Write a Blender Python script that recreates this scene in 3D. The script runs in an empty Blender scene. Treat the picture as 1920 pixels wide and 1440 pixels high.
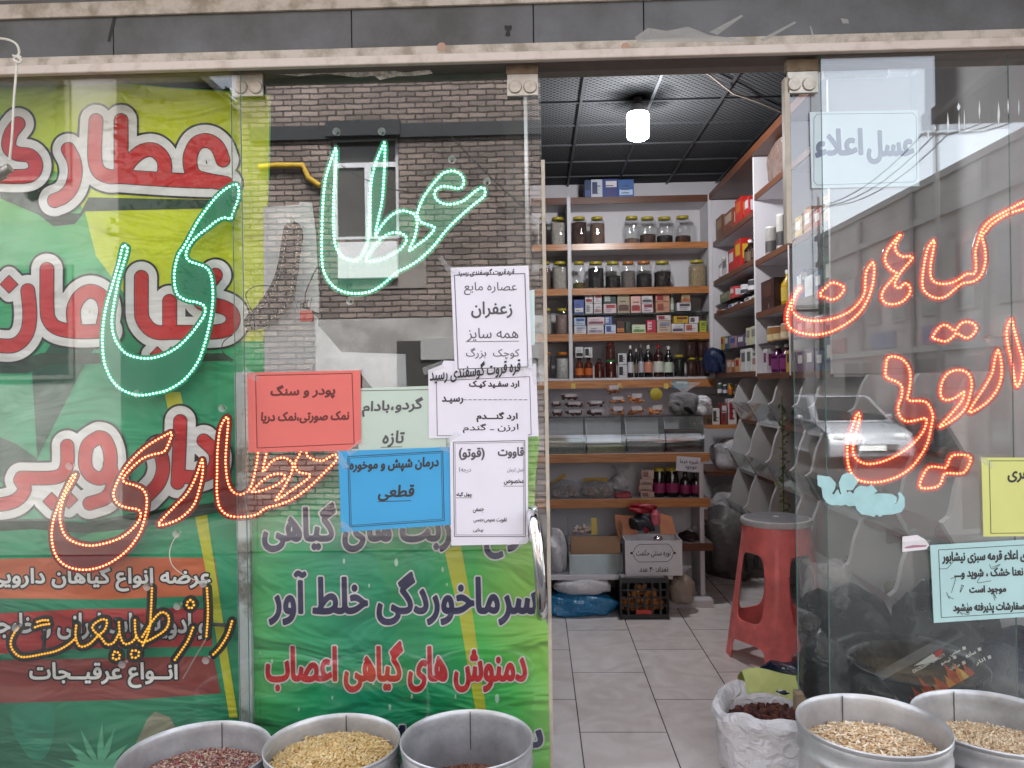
import bpy, bmesh, math, random
import numpy as np
from mathutils import Vector, Matrix
from mathutils.geometry import delaunay_2d_cdt
R = math.radians
random.seed(7); RNG = np.random.default_rng(7)
scene = bpy.context.scene
COL = scene.collection

# ------------------------------------------------------------------ camera
FPX = 1442.0; CAMZ = 1.45; YAW = 1.8; ROLL = 0.85
cd = bpy.data.cameras.new('camera'); cam = bpy.data.objects.new('camera', cd); COL.objects.link(cam)
cd.sensor_width = 36; cd.lens = 36 * FPX / 1920; cd.clip_start = .05; cd.clip_end = 500
CROT = Matrix.Rotation(R(YAW), 3, 'Z') @ Matrix.Rotation(R(90), 3, 'X') @ Matrix.Rotation(R(-ROLL), 3, 'Z')
cam.matrix_world = Matrix.Translation((0, 0, CAMZ)) @ CROT.to_4x4()
scene.camera = cam
# ------------------------------------------------------------------ sky, sun, exposure
SUN_EL, SUN_AZ = 52, 12      # sun stands behind the shop, veiled by cloud
w = bpy.data.worlds.new('World'); scene.world = w; w.use_nodes = True
nt = w.node_tree; nt.nodes.clear()
out = nt.nodes.new('ShaderNodeOutputWorld'); bg = nt.nodes.new('ShaderNodeBackground')
sky = nt.nodes.new('ShaderNodeTexSky'); sky.sky_type = 'NISHITA'; sky.sun_disc = False
sky.sun_elevation = R(SUN_EL); sky.sun_rotation = R(SUN_AZ); sky.dust_density = 3
hs = nt.nodes.new('ShaderNodeHueSaturation'); hs.inputs['Saturation'].default_value = .3; hs.inputs['Value'].default_value = 1.25
nt.links.new(sky.outputs[0], hs.inputs['Color']); nt.links.new(hs.outputs[0], bg.inputs[0])
bg.inputs[1].default_value = .15; nt.links.new(bg.outputs[0], out.inputs[0])
sl = bpy.data.lights.new('sun', 'SUN'); sl.energy = 4.0; sl.angle = R(12); sl.color = (1, .96, .9)
so = bpy.data.objects.new('sun', sl); COL.objects.link(so)
sd = Vector((math.sin(R(SUN_AZ)) * math.cos(R(SUN_EL)), math.cos(R(SUN_AZ)) * math.cos(R(SUN_EL)), math.sin(R(SUN_EL))))
so.rotation_euler = sd.to_track_quat('Z', 'Y').to_euler(); so.location = sd * 30
vs = scene.view_settings; vs.view_transform = 'Standard'; vs.look = 'None'; vs.gamma = 1; vs.use_curve_mapping = False
vs.exposure = 2.12
cy = scene.cycles
cy.use_denoising = True; cy.max_bounces = 10; cy.transparent_max_bounces = 24; cy.diffuse_bounces = 4; cy.glossy_bounces = 4
cy.sample_clamp_indirect = 4; cy.caustics_reflective = False; cy.caustics_refractive = False

# ------------------------------------------------------------------ picture point -> place
def ray(px, py):
    return CROT @ Vector(((px - 960) / FPX, -(py - 720) / FPX, -1))
def P(px, py, Y):
    d = ray(px, py); t = Y / d.y
    return Vector((d.x * t, Y, CAMZ + d.z * t))
def PX(px, py, X):
    d = ray(px, py); t = X / d.x
    return Vector((X, d.y * t, CAMZ + d.z * t))
GL = 2.485
def RP(px, py, Y):                       # where a thing across the street stands that the glass mirrors
    v = P(px, py, 2 * GL - Y); return Vector((v.x, Y, v.z))

# ------------------------------------------------------------------ materials
MATS = {}
def mat(name, col, rough=.6, metal=0, var=.12, scale=25, bump=0, bscale=None, spec=.5, coat=0, alpha=1, trans=0):
    if name in MATS: return MATS[name]
    m = bpy.data.materials.new(name); m.use_nodes = True; MATS[name] = m
    n = m.node_tree.nodes; l = m.node_tree.links; b = n['Principled BSDF']
    b.inputs['Roughness'].default_value = rough; b.inputs['Metallic'].default_value = metal
    b.inputs['Specular IOR Level'].default_value = spec; b.inputs['Coat Weight'].default_value = coat
    b.inputs['Alpha'].default_value = alpha
    g = n.new('ShaderNodeNewGeometry')
    t = n.new('ShaderNodeTexNoise'); t.inputs['Scale'].default_value = scale; t.inputs['Detail'].default_value = 5
    l.new(g.outputs['Position'], t.inputs['Vector'])
    mr = n.new('ShaderNodeMapRange'); mr.inputs['From Min'].default_value = .25; mr.inputs['From Max'].default_value = .75
    mr.inputs['To Min'].default_value = 1 - var; mr.inputs['To Max'].default_value = 1 + var
    l.new(t.outputs[0], mr.inputs[0])
    mx = n.new('ShaderNodeVectorMath'); mx.operation = 'SCALE'; mx.inputs[0].default_value = col[:3]
    l.new(mr.outputs[0], mx.inputs['Scale']); l.new(mx.outputs[0], b.inputs['Base Color'])
    if bump:
        t2 = n.new('ShaderNodeTexNoise'); t2.inputs['Scale'].default_value = bscale or scale * 2; t2.inputs['Detail'].default_value = 4
        l.new(g.outputs['Position'], t2.inputs['Vector'])
        bp = n.new('ShaderNodeBump'); bp.inputs['Strength'].default_value = bump; bp.inputs['Distance'].default_value = .01
        l.new(t2.outputs[0], bp.inputs['Height']); l.new(bp.outputs[0], b.inputs['Normal'])
    return m
def nodes(name):
    m = bpy.data.materials.new(name); m.use_nodes = True; MATS[name] = m
    return m, m.node_tree.nodes, m.node_tree.links, m.node_tree.nodes['Principled BSDF']
def emit(name, col, s, base=(.5, .5, .5)):
    if name in MATS: return MATS[name]
    m, n, l, b = nodes(name)
    b.inputs['Base Color'].default_value = (*base, 1); b.inputs['Emission Color'].default_value = (*col, 1)
    b.inputs['Emission Strength'].default_value = s; b.inputs['Roughness'].default_value = .3
    return m
def sheet_glass(name, tint, refl, dirt=.05, rough=0.0, dirtcol=(.6, .62, .6), dscale=2.0):
    """clear or coated pane: part mirror, part see-through, with a film of dust and smears"""
    m, n, l, b = nodes(name); n.remove(b); o = n['Material Output']
    tr = n.new('ShaderNodeBsdfTransparent'); tr.inputs[0].default_value = (*tint, 1)
    gl = n.new('ShaderNodeBsdfGlossy'); gl.inputs['Roughness'].default_value = rough; gl.inputs['Color'].default_value = (.95, .97, 1, 1)
    fr = n.new('ShaderNodeLayerWeight'); fr.inputs['Blend'].default_value = .25
    ad = n.new('ShaderNodeMath'); ad.operation = 'MULTIPLY_ADD'; ad.inputs[1].default_value = .5; ad.inputs[2].default_value = refl; ad.use_clamp = True
    l.new(fr.outputs['Facing'], ad.inputs[0])
    mx = n.new('ShaderNodeMixShader'); l.new(ad.outputs[0], mx.inputs[0]); l.new(tr.outputs[0], mx.inputs[1]); l.new(gl.outputs[0], mx.inputs[2])
    if dirt:
        g = n.new('ShaderNodeNewGeometry')
        mp = n.new('ShaderNodeMapping'); mp.inputs['Scale'].default_value = (2.5, 1, .5)
        t = n.new('ShaderNodeTexNoise'); t.inputs['Scale'].default_value = dscale; t.inputs['Detail'].default_value = 9; t.inputs['Roughness'].default_value = .7
        l.new(g.outputs['Position'], mp.inputs[0]); l.new(mp.outputs[0], t.inputs['Vector'])
        mr = n.new('ShaderNodeMapRange'); mr.inputs['From Min'].default_value = .42; mr.inputs['From Max'].default_value = .8
        mr.inputs['To Min'].default_value = dirt * .35; mr.inputs['To Max'].default_value = dirt * 3
        l.new(t.outputs[0], mr.inputs[0])
        df = n.new('ShaderNodeBsdfDiffuse'); df.inputs[0].default_value = (*dirtcol, 1)
        m2 = n.new('ShaderNodeMixShader'); l.new(mr.outputs[0], m2.inputs[0]); l.new(mx.outputs[0], m2.inputs[1]); l.new(df.outputs[0], m2.inputs[2])
        mx = m2
    l.new(mx.outputs[0], o.inputs[0]); return m
def film(name, col, opac, rough=.25, bump=.4, bscale=30, dif=.6):
    """thin plastic: partly clear, partly coloured"""
    if name in MATS: return MATS[name]
    m, n, l, b = nodes(name)
    b.inputs['Base Color'].default_value = (*col, 1); b.inputs['Roughness'].default_value = rough
    b.inputs['Alpha'].default_value = opac
    g = n.new('ShaderNodeNewGeometry'); t = n.new('ShaderNodeTexNoise'); t.inputs['Scale'].default_value = bscale; t.inputs['Detail'].default_value = 3
    t.inputs['Distortion'].default_value = 1.2
    l.new(g.outputs['Position'], t.inputs['Vector'])
    bp = n.new('ShaderNodeBump'); bp.inputs['Strength'].default_value = bump; bp.inputs['Distance'].default_value = .02
    l.new(t.outputs[0], bp.inputs['Height']); l.new(bp.outputs[0], b.inputs['Normal'])
    return m
def wood(name, a, c, rough=.4):
    m, n, l, b = nodes(name); g = n.new('ShaderNodeNewGeometry'); mp = n.new('ShaderNodeMapping'); mp.inputs['Scale'].default_value = (2, 2, 40)
    t = n.new('ShaderNodeTexNoise'); t.inputs['Scale'].default_value = 3; t.inputs['Detail'].default_value = 6
    cr = n.new('ShaderNodeValToRGB'); cr.color_ramp.elements[0].position = .3; cr.color_ramp.elements[1].position = .7
    cr.color_ramp.elements[0].color = (*a, 1); cr.color_ramp.elements[1].color = (*c, 1)
    l.new(g.outputs['Position'], mp.inputs[0]); l.new(mp.outputs[0], t.inputs['Vector']); l.new(t.outputs[0], cr.inputs[0]); l.new(cr.outputs[0], b.inputs['Base Color'])
    b.inputs['Roughness'].default_value = rough; return m
def folded(name, stops, axis='Z', lo=0., hi=1., rough=.45, noise=.25, warp=1.4, bump=.6):
    """printed vinyl: a printed run of colours along one axis, soft folds as real bump"""
    m, n, l, b = nodes(name); g = n.new('ShaderNodeNewGeometry'); sx = n.new('ShaderNodeSeparateXYZ'); l.new(g.outputs['Position'], sx.inputs[0])
    t = n.new('ShaderNodeTexNoise'); t.inputs['Scale'].default_value = warp; t.inputs['Detail'].default_value = 1.5
    l.new(g.outputs['Position'], t.inputs['Vector'])
    mr = n.new('ShaderNodeMapRange'); mr.inputs['From Min'].default_value = lo; mr.inputs['From Max'].default_value = hi
    l.new(sx.outputs[axis], mr.inputs[0])
    ma = n.new('ShaderNodeMath'); ma.operation = 'MULTIPLY_ADD'; ma.inputs[1].default_value = noise * 2; l.new(t.outputs[0], ma.inputs[0])
    sb = n.new('ShaderNodeMath'); sb.operation = 'SUBTRACT'; sb.inputs[1].default_value = noise; l.new(mr.outputs[0], sb.inputs[0]); l.new(sb.outputs[0], ma.inputs[2])
    cr = n.new('ShaderNodeValToRGB'); e = cr.color_ramp.elements
    while len(e) < len(stops): e.new(.5)
    for k, (p, c) in enumerate(stops): e[k].position = p; e[k].color = (*c, 1)
    l.new(ma.outputs[0], cr.inputs[0]); l.new(cr.outputs[0], b.inputs['Base Color'])
    b.inputs['Roughness'].default_value = rough
    fold_bump(n, l, b, g, bump); return m
def fold_bump(n, l, b, g, s):
    mp = n.new('ShaderNodeMapping'); mp.inputs['Scale'].default_value = (1.3, 1, 3.2); mp.inputs['Rotation'].default_value = (0, R(24), 0)
    t = n.new('ShaderNodeTexNoise'); t.inputs['Scale'].default_value = 1.9; t.inputs['Detail'].default_value = 3; t.inputs['Distortion'].default_value = .8
    l.new(g.outputs['Position'], mp.inputs[0]); l.new(mp.outputs[0], t.inputs['Vector'])
    bp = n.new('ShaderNodeBump'); bp.inputs['Strength'].default_value = s; bp.inputs['Distance'].default_value = .09
    l.new(t.outputs[0], bp.inputs['Height']); l.new(bp.outputs[0], b.inputs['Normal'])
def ink(name, col, rough=.45, bump=.6):
    if name in MATS: return MATS[name]
    m, n, l, b = nodes(name); b.inputs['Base Color'].default_value = (*col, 1); b.inputs['Roughness'].default_value = rough
    fold_bump(n, l, b, n.new('ShaderNodeNewGeometry'), bump); return m
def S(r, g, b):                           # paint swatch given as 0-255 values
    f = lambda c: (c / 255 / 12.92) if c / 255 <= .04045 else ((c / 255 + .055) / 1.055) ** 2.4
    return (f(r), f(g), f(b))

# ------------------------------------------------------------------ mesh building
class MB:
    def __init__(s): s.v = []; s.f = []; s.mi = []
    def add(s, v, f, mi=0):
        k = len(s.v); s.v += [tuple(q) for q in v]; s.f += [tuple(i + k for i in q) for q in f]; s.mi += [mi] * len(f); return s
    def box(s, x0, x1, y0, y1, z0, z1, mi=0):
        return s.add([(x0, y0, z0), (x1, y0, z0), (x1, y1, z0), (x0, y1, z0), (x0, y0, z1), (x1, y0, z1), (x1, y1, z1), (x0, y1, z1)],
                     [(0, 3, 2, 1), (4, 5, 6, 7), (0, 1, 5, 4), (1, 2, 6, 5), (2, 3, 7, 6), (3, 0, 4, 7)], mi)
    def lathe(s, prof, c, n=24, sq=2.0, sx=1, sy=1, mi=0):
        v = []; f = []
        for r, z in prof:
            for k in range(n):
                a = 2 * math.pi * k / n; ca, sa = math.cos(a), math.sin(a)
                q = 1 / (abs(ca) ** sq + abs(sa) ** sq) ** (1 / sq)
                v.append((c[0] + r * q * ca * sx, c[1] + r * q * sa * sy, c[2] + z))
        for i in range(len(prof) - 1):
            for k in range(n):
                a, b = i * n + k, i * n + (k + 1) % n; f.append((a, b, b + n, a + n))
        if prof[0][0] > 1e-6: f.append(tuple(range(n - 1, -1, -1)))
        if prof[-1][0] > 1e-6: f.append(tuple(range((len(prof) - 1) * n, len(prof) * n)))
        return s.add(v, f, mi)
    def tube(s, pts, r, n=8, mi=0, rr=None):
        pts = [Vector(p) for p in pts]; v = []; f = []; up = None
        for i, p in enumerate(pts):
            t = (pts[min(i + 1, len(pts) - 1)] - pts[max(i - 1, 0)]).normalized()
            if up is None: up = Vector((0, 0, 1)) if abs(t.z) < .9 else Vector((1, 0, 0))
            a = t.cross(up).normalized(); up = a.cross(t).normalized(); q = rr[i] if rr else r
            for k in range(n):
                g = 2 * math.pi * k / n; v.append(p + a * math.cos(g) * q + up * math.sin(g) * q)
        for i in range(len(pts) - 1):
            for k in range(n):
                x, y = i * n + k, i * n + (k + 1) % n; f.append((x, y, y + n, x + n))
        f.append(tuple(range(n - 1, -1, -1))); f.append(tuple(range((len(pts) - 1) * n, len(pts) * n)))
        return s.add(v, f, mi)
    def ball(s, c, r, n=10, m=6, sx=1, sy=1, sz=1, mi=0):
        pr = [(r * math.sin(math.pi * k / m), -r * math.cos(math.pi * k / m)) for k in range(m + 1)]
        pr = [(max(a, 1e-7 if 0 < i < m else 0), b * sz) for i, (a, b) in enumerate(pr)]
        return s.lathe(pr, c, n, 2, sx, sy, mi)
    def prism(s, poly, ax, a, b, mi=0):    # poly in the two other axes, extruded a..b along ax
        def mk(u, w, t): return {'x': (t, u, w), 'y': (u, t, w), 'z': (u, w, t)}[ax]
        n = len(poly); v = [mk(u, w, a) for u, w in poly] + [mk(u, w, b) for u, w in poly]
        f = [tuple(range(n - 1, -1, -1)), tuple(range(n, 2 * n))] + [(i, (i + 1) % n, n + (i + 1) % n, n + i) for i in range(n)]
        return s.add(v, f, mi)
    def build(s, name, m, parent=None, bevel=0, smooth=False, fixn=True, seg=2):
        me = bpy.data.meshes.new(name); V = [Vector(q) for q in s.v]
        if parent is not None: org = ORG[parent.name]
        else:
            xs = [q.x for q in V]; ys = [q.y for q in V]
            org = Vector(((min(xs) + max(xs)) / 2, (min(ys) + max(ys)) / 2, min(q.z for q in V)))
        me.from_pydata([q - org for q in V], [], s.f)
        for x in (m if isinstance(m, (list, tuple)) else [m]): me.materials.append(x)
        me.polygons.foreach_set('material_index', s.mi)
        if fixn or bevel:
            bm = bmesh.new(); bm.from_mesh(me); bmesh.ops.remove_doubles(bm, verts=bm.verts, dist=1e-6)
            bmesh.ops.recalc_face_normals(bm, faces=bm.faces)
            if bevel: bmesh.ops.bevel(bm, geom=[e for e in bm.edges if e.calc_face_angle(0) > .5], offset=bevel, segments=seg, profile=.5, affect='EDGES', clamp_overlap=True)
            bm.to_mesh(me); bm.free()
        if smooth:
            me.polygons.foreach_set('use_smooth', [True] * len(me.polygons)); me.set_sharp_from_angle(angle=R(38))
        o = bpy.data.objects.new(name, me); COL.objects.link(o)
        if parent is not None: o.parent = parent; ORG[o.name] = org
        else: o.location = org; ORG[o.name] = org
        return o
ORG = {}
def tag(o, label, cat, group=None):
    o['label'] = label; o['category'] = cat
    if group: o['group'] = group
    return o
def thing(name, label, cat, loc, group=None):
    o = bpy.data.objects.new(name, None); COL.objects.link(o); o.empty_display_size = .05
    o.location = loc; ORG[o.name] = Vector(loc); return tag(o, label, cat, group)
def struct(o): o['kind'] = 'structure'; return o
def stuff(o): o['kind'] = 'stuff'; return o

# ------------------------------------------------------------------ outlines: distance fields give bold, borders and unions
def field(loops, box, res, maxd, closed=True):
    x0, y0, x1, y1 = box; W = int((x1 - x0) * res) + 2; H = int((y1 - y0) * res) + 2
    D = np.full((H, W), maxd, float); Wd = np.zeros((H, W + 1))
    for L in loops:
        L = np.asarray(L, float); n = len(L)
        for i in range(n if closed else n - 1):
            ax, ay = L[i]; bx, by = L[(i + 1) % n]
            i0 = max(0, int((min(ax, bx) - maxd - x0) * res)); i1 = min(W, int((max(ax, bx) + maxd - x0) * res) + 2)
            j0 = max(0, int((min(ay, by) - maxd - y0) * res)); j1 = min(H, int((max(ay, by) + maxd - y0) * res) + 2)
            if i0 < i1 and j0 < j1:
                gx = (x0 + np.arange(i0, i1) / res)[None, :]; gy = (y0 + np.arange(j0, j1) / res)[:, None]
                dx, dy = bx - ax, by - ay; q = dx * dx + dy * dy + 1e-12
                t = np.clip(((gx - ax) * dx + (gy - ay) * dy) / q, 0, 1)
                d = np.hypot(gx - ax - t * dx, gy - ay - t * dy)
                D[j0:j1, i0:i1] = np.minimum(D[j0:j1, i0:i1], d)
            if closed and ay != by:
                r0 = math.ceil((min(ay, by) - y0) * res); r1 = math.ceil((max(ay, by) - y0) * res)
                r0 = max(r0, 0); r1 = min(r1, H)
                if r0 < r1:
                    rows = np.arange(r0, r1); xc = ax + (y0 + rows / res - ay) * (bx - ax) / (by - ay)
                    ci = np.clip(np.ceil((xc - x0) * res).astype(int), 0, W)
                    np.add.at(Wd, (rows, ci), 1 if by > ay else -1)
    if closed:
        wn = np.cumsum(Wd, 1)[:, :W]; D = np.where(np.rint(wn) != 0, -D, D)
    return D
def isolines(D, level, box, res, tol=.07):
    x0, y0 = box[0], box[1]; A = D - level; A = np.where(np.abs(A) < 1e-9, 1e-9, A); A[0, :] = A[-1, :] = 1; A[:, 0] = A[:, -1] = 1
    I = A < 0; code = I[:-1, :-1] * 1 + I[:-1, 1:] * 2 + I[1:, 1:] * 4 + I[1:, :-1] * 8
    js, is_ = np.nonzero((code > 0) & (code < 15)); nxt = {}
    TB = {1: [(3, 0)], 2: [(0, 1)], 3: [(3, 1)], 4: [(1, 2)], 5: [(3, 0), (1, 2)], 6: [(0, 2)], 7: [(3, 2)], 8: [(2, 3)], 9: [(2, 0)], 10: [(0, 1), (2, 3)], 11: [(2, 1)], 12: [(1, 3)], 13: [(1, 0)], 14: [(0, 3)]}
    def key(j, i, e): return (j, i, 0) if e == 0 else (j, i + 1, 1) if e == 1 else (j + 1, i, 0) if e == 2 else (j, i, 1)
    for j, i in zip(js.tolist(), is_.tolist()):
        for a, b in TB[int(code[j, i])]: nxt[key(j, i, a)] = key(j, i, b)
    loops = []
    def pt(k):
        j, i, o = k
        if o == 0: t = A[j, i] / (A[j, i] - A[j, i + 1]); return (x0 + (i + t) / res, y0 + j / res)
        t = A[j, i] / (A[j, i] - A[j + 1, i]); return (x0 + i / res, y0 + (j + t) / res)
    while nxt:
        s, k = nxt.popitem(); L = [pt(s)]
        while k != s and k in nxt: L.append(pt(k)); k = nxt.pop(k)
        if len(L) < 6: continue
        Q = [L[0]]; n = len(L); pend = []
        for i in range(1, n):
            pend.append(L[i]); a = Q[-1]; b = L[(i + 1) % n]; dx, dy = b[0] - a[0], b[1] - a[1]; ln = math.hypot(dx, dy) + 1e-9
            if max(abs((p[0] - a[0]) * dy - (p[1] - a[1]) * dx) for p in pend) / ln > tol: Q.append(L[i]); pend = []
        if len(Q) >= 3: loops.append(Q)
    return loops
def plate(mb, loops, Y, th=0, mi=0):
    """fill outlines given in picture points on the plane Y, th = thickness away from the viewer"""
    W = [[P(x, y, Y) for x, y in L] for L in loops]
    if not W: return
    W = [L if sum(a.x * b.z - b.x * a.z for a, b in zip(L, L[1:] + L[:1])) > 0 else L[::-1] for L in W]; flat = [q for L in W for q in L]
    ids = []; k = 0
    for L in W: ids.append(list(range(k, k + len(L)))); k += len(L)
    c2, _, fc, ov, _, fo = delaunay_2d_cdt([Vector((q.x * 100, q.z * 100)) for q in flat], [], ids, 1, 1e-6)
    if len(W) > 1: fc = [f for f, o in zip(fc, fo) if len(o) % 2]
    flat = [Vector((q.x / 100, Y, q.y / 100)) for q in c2]; tri = [tuple(f) for f in fc]
    mb.add(flat, tri, mi)
    if th:
        mb.add([(q.x, q.y + th, q.z) for q in flat], tri, mi)
        for L in W:
            n = len(L); v = list(L) + [q + Vector((0, th, 0)) for q in L]
            mb.add(v, [(i, (i + 1) % n, n + (i + 1) % n, n + i) for i in range(n)], mi)
FC = {'ا': (0xFE8D, 2), 'آ': (0xFE81, 2), 'ب': (0xFE8F, 4), 'پ': (0xFB56, 4), 'ت': (0xFE95, 4), 'ج': (0xFE9D, 4), 'چ': (0xFB7A, 4), 'ح': (0xFEA1, 4), 'خ': (0xFEA5, 4), 'د': (0xFEA9, 2), 'ذ': (0xFEAB, 2), 'ر': (0xFEAD, 2), 'ز': (0xFEAF, 2), 'س': (0xFEB1, 4), 'ش': (0xFEB5, 4), 'ص': (0xFEB9, 4), 'ض': (0xFEBD, 4), 'ط': (0xFEC1, 4), 'ع': (0xFEC9, 4), 'غ': (0xFECD, 4), 'ف': (0xFED1, 4), 'ق': (0xFED5, 4), 'ک': (0xFB8E, 4), 'گ': (0xFB92, 4), 'ل': (0xFEDD, 4), 'م': (0xFEE1, 4), 'ن': (0xFEE5, 4), 'و': (0xFEED, 2), 'ه': (0xFEE9, 4), 'ی': (0xFBFC, 4), 'ء': (0xFE80, 1)}
def shape(s):
    s = s.replace('لا', '\u0001'); o = []; n = len(s)
    def k(i):
        if i < 0 or i >= n: return 0
        return 4 if s[i] == 'ـ' else 2 if s[i] == '\u0001' else FC[s[i]][1] if s[i] in FC else 0
    for i, c in enumerate(s):
        pj = k(i - 1) == 4 and k(i) >= 2; nj = k(i) == 4 and k(i + 1) >= 2
        if c == '\u0001': o.append(chr(0xFEFB + pj))
        elif c in FC:
            b, t = FC[c]; o.append(chr(b if t == 1 else b + pj if t == 2 else b + (3 if pj and nj else 2 if nj else 1 if pj else 0)))
        else: o.append({'(': ')', ')': '('}.get(c, c))
    o = ''.join(reversed(o))
    import re
    return re.sub('[0-9۰-۹]+', lambda q: q.group(0)[::-1], o)
GLY = {}
def glyphs(s, latin=False):
    if s in GLY: return GLY[s]
    c = bpy.data.curves.new('outline', 'FONT'); c.body = s if latin else shape(s); o = bpy.data.objects.new('outline', c); COL.objects.link(o)
    dg = bpy.context.evaluated_depsgraph_get(); cu = o.evaluated_get(dg).to_curve(dg); L = []
    for sp in cu.splines:
        bp = sp.bezier_points; n = len(bp); pts = []
        for i in range(n):
            a, b = bp[i], bp[(i + 1) % n]; p0, p1, p2, p3 = a.co, a.handle_right, b.handle_left, b.co
            st = 1 if (p0 - p1).length < 1e-5 and (p3 - p2).length < 1e-5 else 5
            for q in range(st):
                t = q / st; u = 1 - t; z = p0 * u**3 + p1 * 3 * u * u * t + p2 * 3 * u * t * t + p3 * t**3; pts.append((z.x, -z.y))
        if len(pts) > 2: L.append(np.array(pts))
    bpy.data.objects.remove(o); bpy.data.curves.remove(c)
    GLY[s] = L; return L
def fitted(s, box, rot=0, shear=0, latin=False, keep=False):
    L = [q.copy() for q in glyphs(s, latin)]; A = np.concatenate(L); lo, hi = A.min(0), A.max(0); x0, y0, x1, y1 = box
    sx, sy = (x1 - x0) / (hi[0] - lo[0]), (y1 - y0) / (hi[1] - lo[1])
    if keep: sx = sy = min(sx, sy)
    cx, cyy = (x0 + x1) / 2, (y0 + y1) / 2; c, sn = math.cos(R(rot)), math.sin(R(rot)); o = []
    for q in L:
        u = (q[:, 0] - (lo[0] + hi[0]) / 2) * sx; v = (q[:, 1] - (lo[1] + hi[1]) / 2) * sy; u = u - v * shear
        o.append(np.stack([cx + u * c - v * sn, cyy + u * sn + v * c], 1))
    return o
def lettering(parent, loops, Y, layers, name='lettering', strokes=None, sw=0, step=.0012, res=None):
    """layers: (growth in picture px, material) from the widest to the narrowest"""
    src = list(loops or []) + list(strokes or [])
    A = np.concatenate([np.asarray(q, float) for q in src]); mg = max(l[0] for l in layers) + sw + 4
    box = (A[:, 0].min() - mg, A[:, 1].min() - mg, A[:, 0].max() + mg, A[:, 1].max() + mg)
    h = box[3] - box[1]; res = res or min(4, max(1.2, 150 / h)); D = None
    if loops: D = field(loops, box, res, mg)
    if strokes:
        E = field(strokes, box, res, mg + sw, False) - sw; D = E if D is None else np.minimum(D, E)
    for k, (g, m) in enumerate(layers):
        mb = MB(); plate(mb, isolines(D, g, box, res, .05), Y - .0008 - step * k)
        if mb.v: mb.build(name if k == len(layers) - 1 else name + '_outline' if k == len(layers) - 2 else name + '_border', m, parent, fixn=False)
def text(parent, s, box, Y, m, bold=0, rot=0, shear=0, latin=False, under=None, keep=False, layers=None, res=None):
    lettering(parent, fitted(s, box, rot, shear, latin, keep), Y, layers or [(bold, m)], res=res)
    if under:
        mb = MB(); x0, x1, y, dy, t = under; plate(mb, [[(x0, y), (x1, y + dy), (x1, y + dy + t), (x0, y + t)]], Y - .0008); mb.build('underline', m, parent, fixn=False)
def smooth_path(pts, closed=True, k=6):
    p = np.asarray(pts, float); n = len(p); o = []
    for i in range(n if closed else n - 1):
        g = (lambda j: p[j % n]) if closed else (lambda j: p[min(max(j, 0), n - 1)])
        a, b, c, d = g(i - 1), g(i), g(i + 1), g(i + 2)
        for q in range(k):
            t = q / k; o.append(.5 * (2 * b + (c - a) * t + (2 * a - 5 * b + 4 * c - d) * t * t + (3 * b - a - 3 * c + d) * t**3))
    if not closed: o.append(p[-1])
    return np.array(o)
def resample(p, step, closed=True):
    q = np.vstack([p, p[:1]]) if closed else p; s = np.r_[0, np.cumsum(np.hypot(*np.diff(q, axis=0).T))]
    n = max(2, round(s[-1] / step)); t = np.linspace(0, s[-1], n + (not closed))[:n if closed else None]
    return np.stack([np.interp(t, s, q[:, 0]), np.interp(t, s, q[:, 1])], 1)
def bead(mb, c, r, mi=0):
    v = []; f = []
    for rr, y in ((r, 0), (r * .8, -r * .6), (r * .35, -r * .95)):
        for k in range(7): a = k * 2 * math.pi / 7; v.append((c.x + rr * math.cos(a), c.y + y, c.z + rr * math.sin(a)))
    for i in range(2):
        for k in range(7): f.append((i * 7 + k, i * 7 + (k + 1) % 7, (i + 1) * 7 + (k + 1) % 7, (i + 1) * 7 + k))
    f.append(tuple(range(14, 21))); mb.add(v, f, mi)
# ================================================================== THE SETTING
ZG = -.17                                     # pavement outside; shop floor is 0
def tiles():
    m, n, l, b = nodes('floor_tile'); g = n.new('ShaderNodeNewGeometry'); sx = n.new('ShaderNodeSeparateXYZ'); cb = n.new('ShaderNodeCombineXYZ')
    l.new(g.outputs['Position'], sx.inputs[0]); l.new(sx.outputs['Y'], cb.inputs['X']); l.new(sx.outputs['X'], cb.inputs['Y'])
    br = n.new('ShaderNodeTexBrick'); br.inputs['Scale'].default_value = 1; br.inputs['Brick Width'].default_value = .66; br.inputs['Row Height'].default_value = .36
    br.inputs['Mortar Size'].default_value = .0028; br.inputs['Mortar Smooth'].default_value = .1; br.inputs['Bias'].default_value = 0
    br.inputs['Color1'].default_value = (*S(238, 231, 229), 1); br.inputs['Color2'].default_value = (*S(232, 224, 222), 1); br.inputs['Mortar'].default_value = (.09, .085, .09, 1)
    mp = n.new('ShaderNodeMapping'); mp.inputs['Location'].default_value = (.1, .2, 0); l.new(cb.outputs[0], mp.inputs[0]); l.new(mp.outputs[0], br.inputs['Vector'])
    t = n.new('ShaderNodeTexNoise'); t.inputs['Scale'].default_value = 5; t.inputs['Detail'].default_value = 8; t.inputs['Distortion'].default_value = 1.5; l.new(g.outputs['Position'], t.inputs['Vector'])
    cr = n.new('ShaderNodeValToRGB'); cr.color_ramp.elements[0].position = .35; cr.color_ramp.elements[1].position = .62
    cr.color_ramp.elements[0].color = (.66, .58, .56, 1); cr.color_ramp.elements[1].color = (1, 1, 1, 1); l.new(t.outputs[0], cr.inputs[0])
    mx = n.new('ShaderNodeMix'); mx.data_type = 'RGBA'; mx.blend_type = 'MULTIPLY'; mx.inputs[0].default_value = .45
    l.new(br.outputs[0], mx.inputs[6]); l.new(cr.outputs[0], mx.inputs[7]); l.new(mx.outputs[2], b.inputs['Base Color']); b.inputs['Roughness'].default_value = .22
    return m
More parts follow.
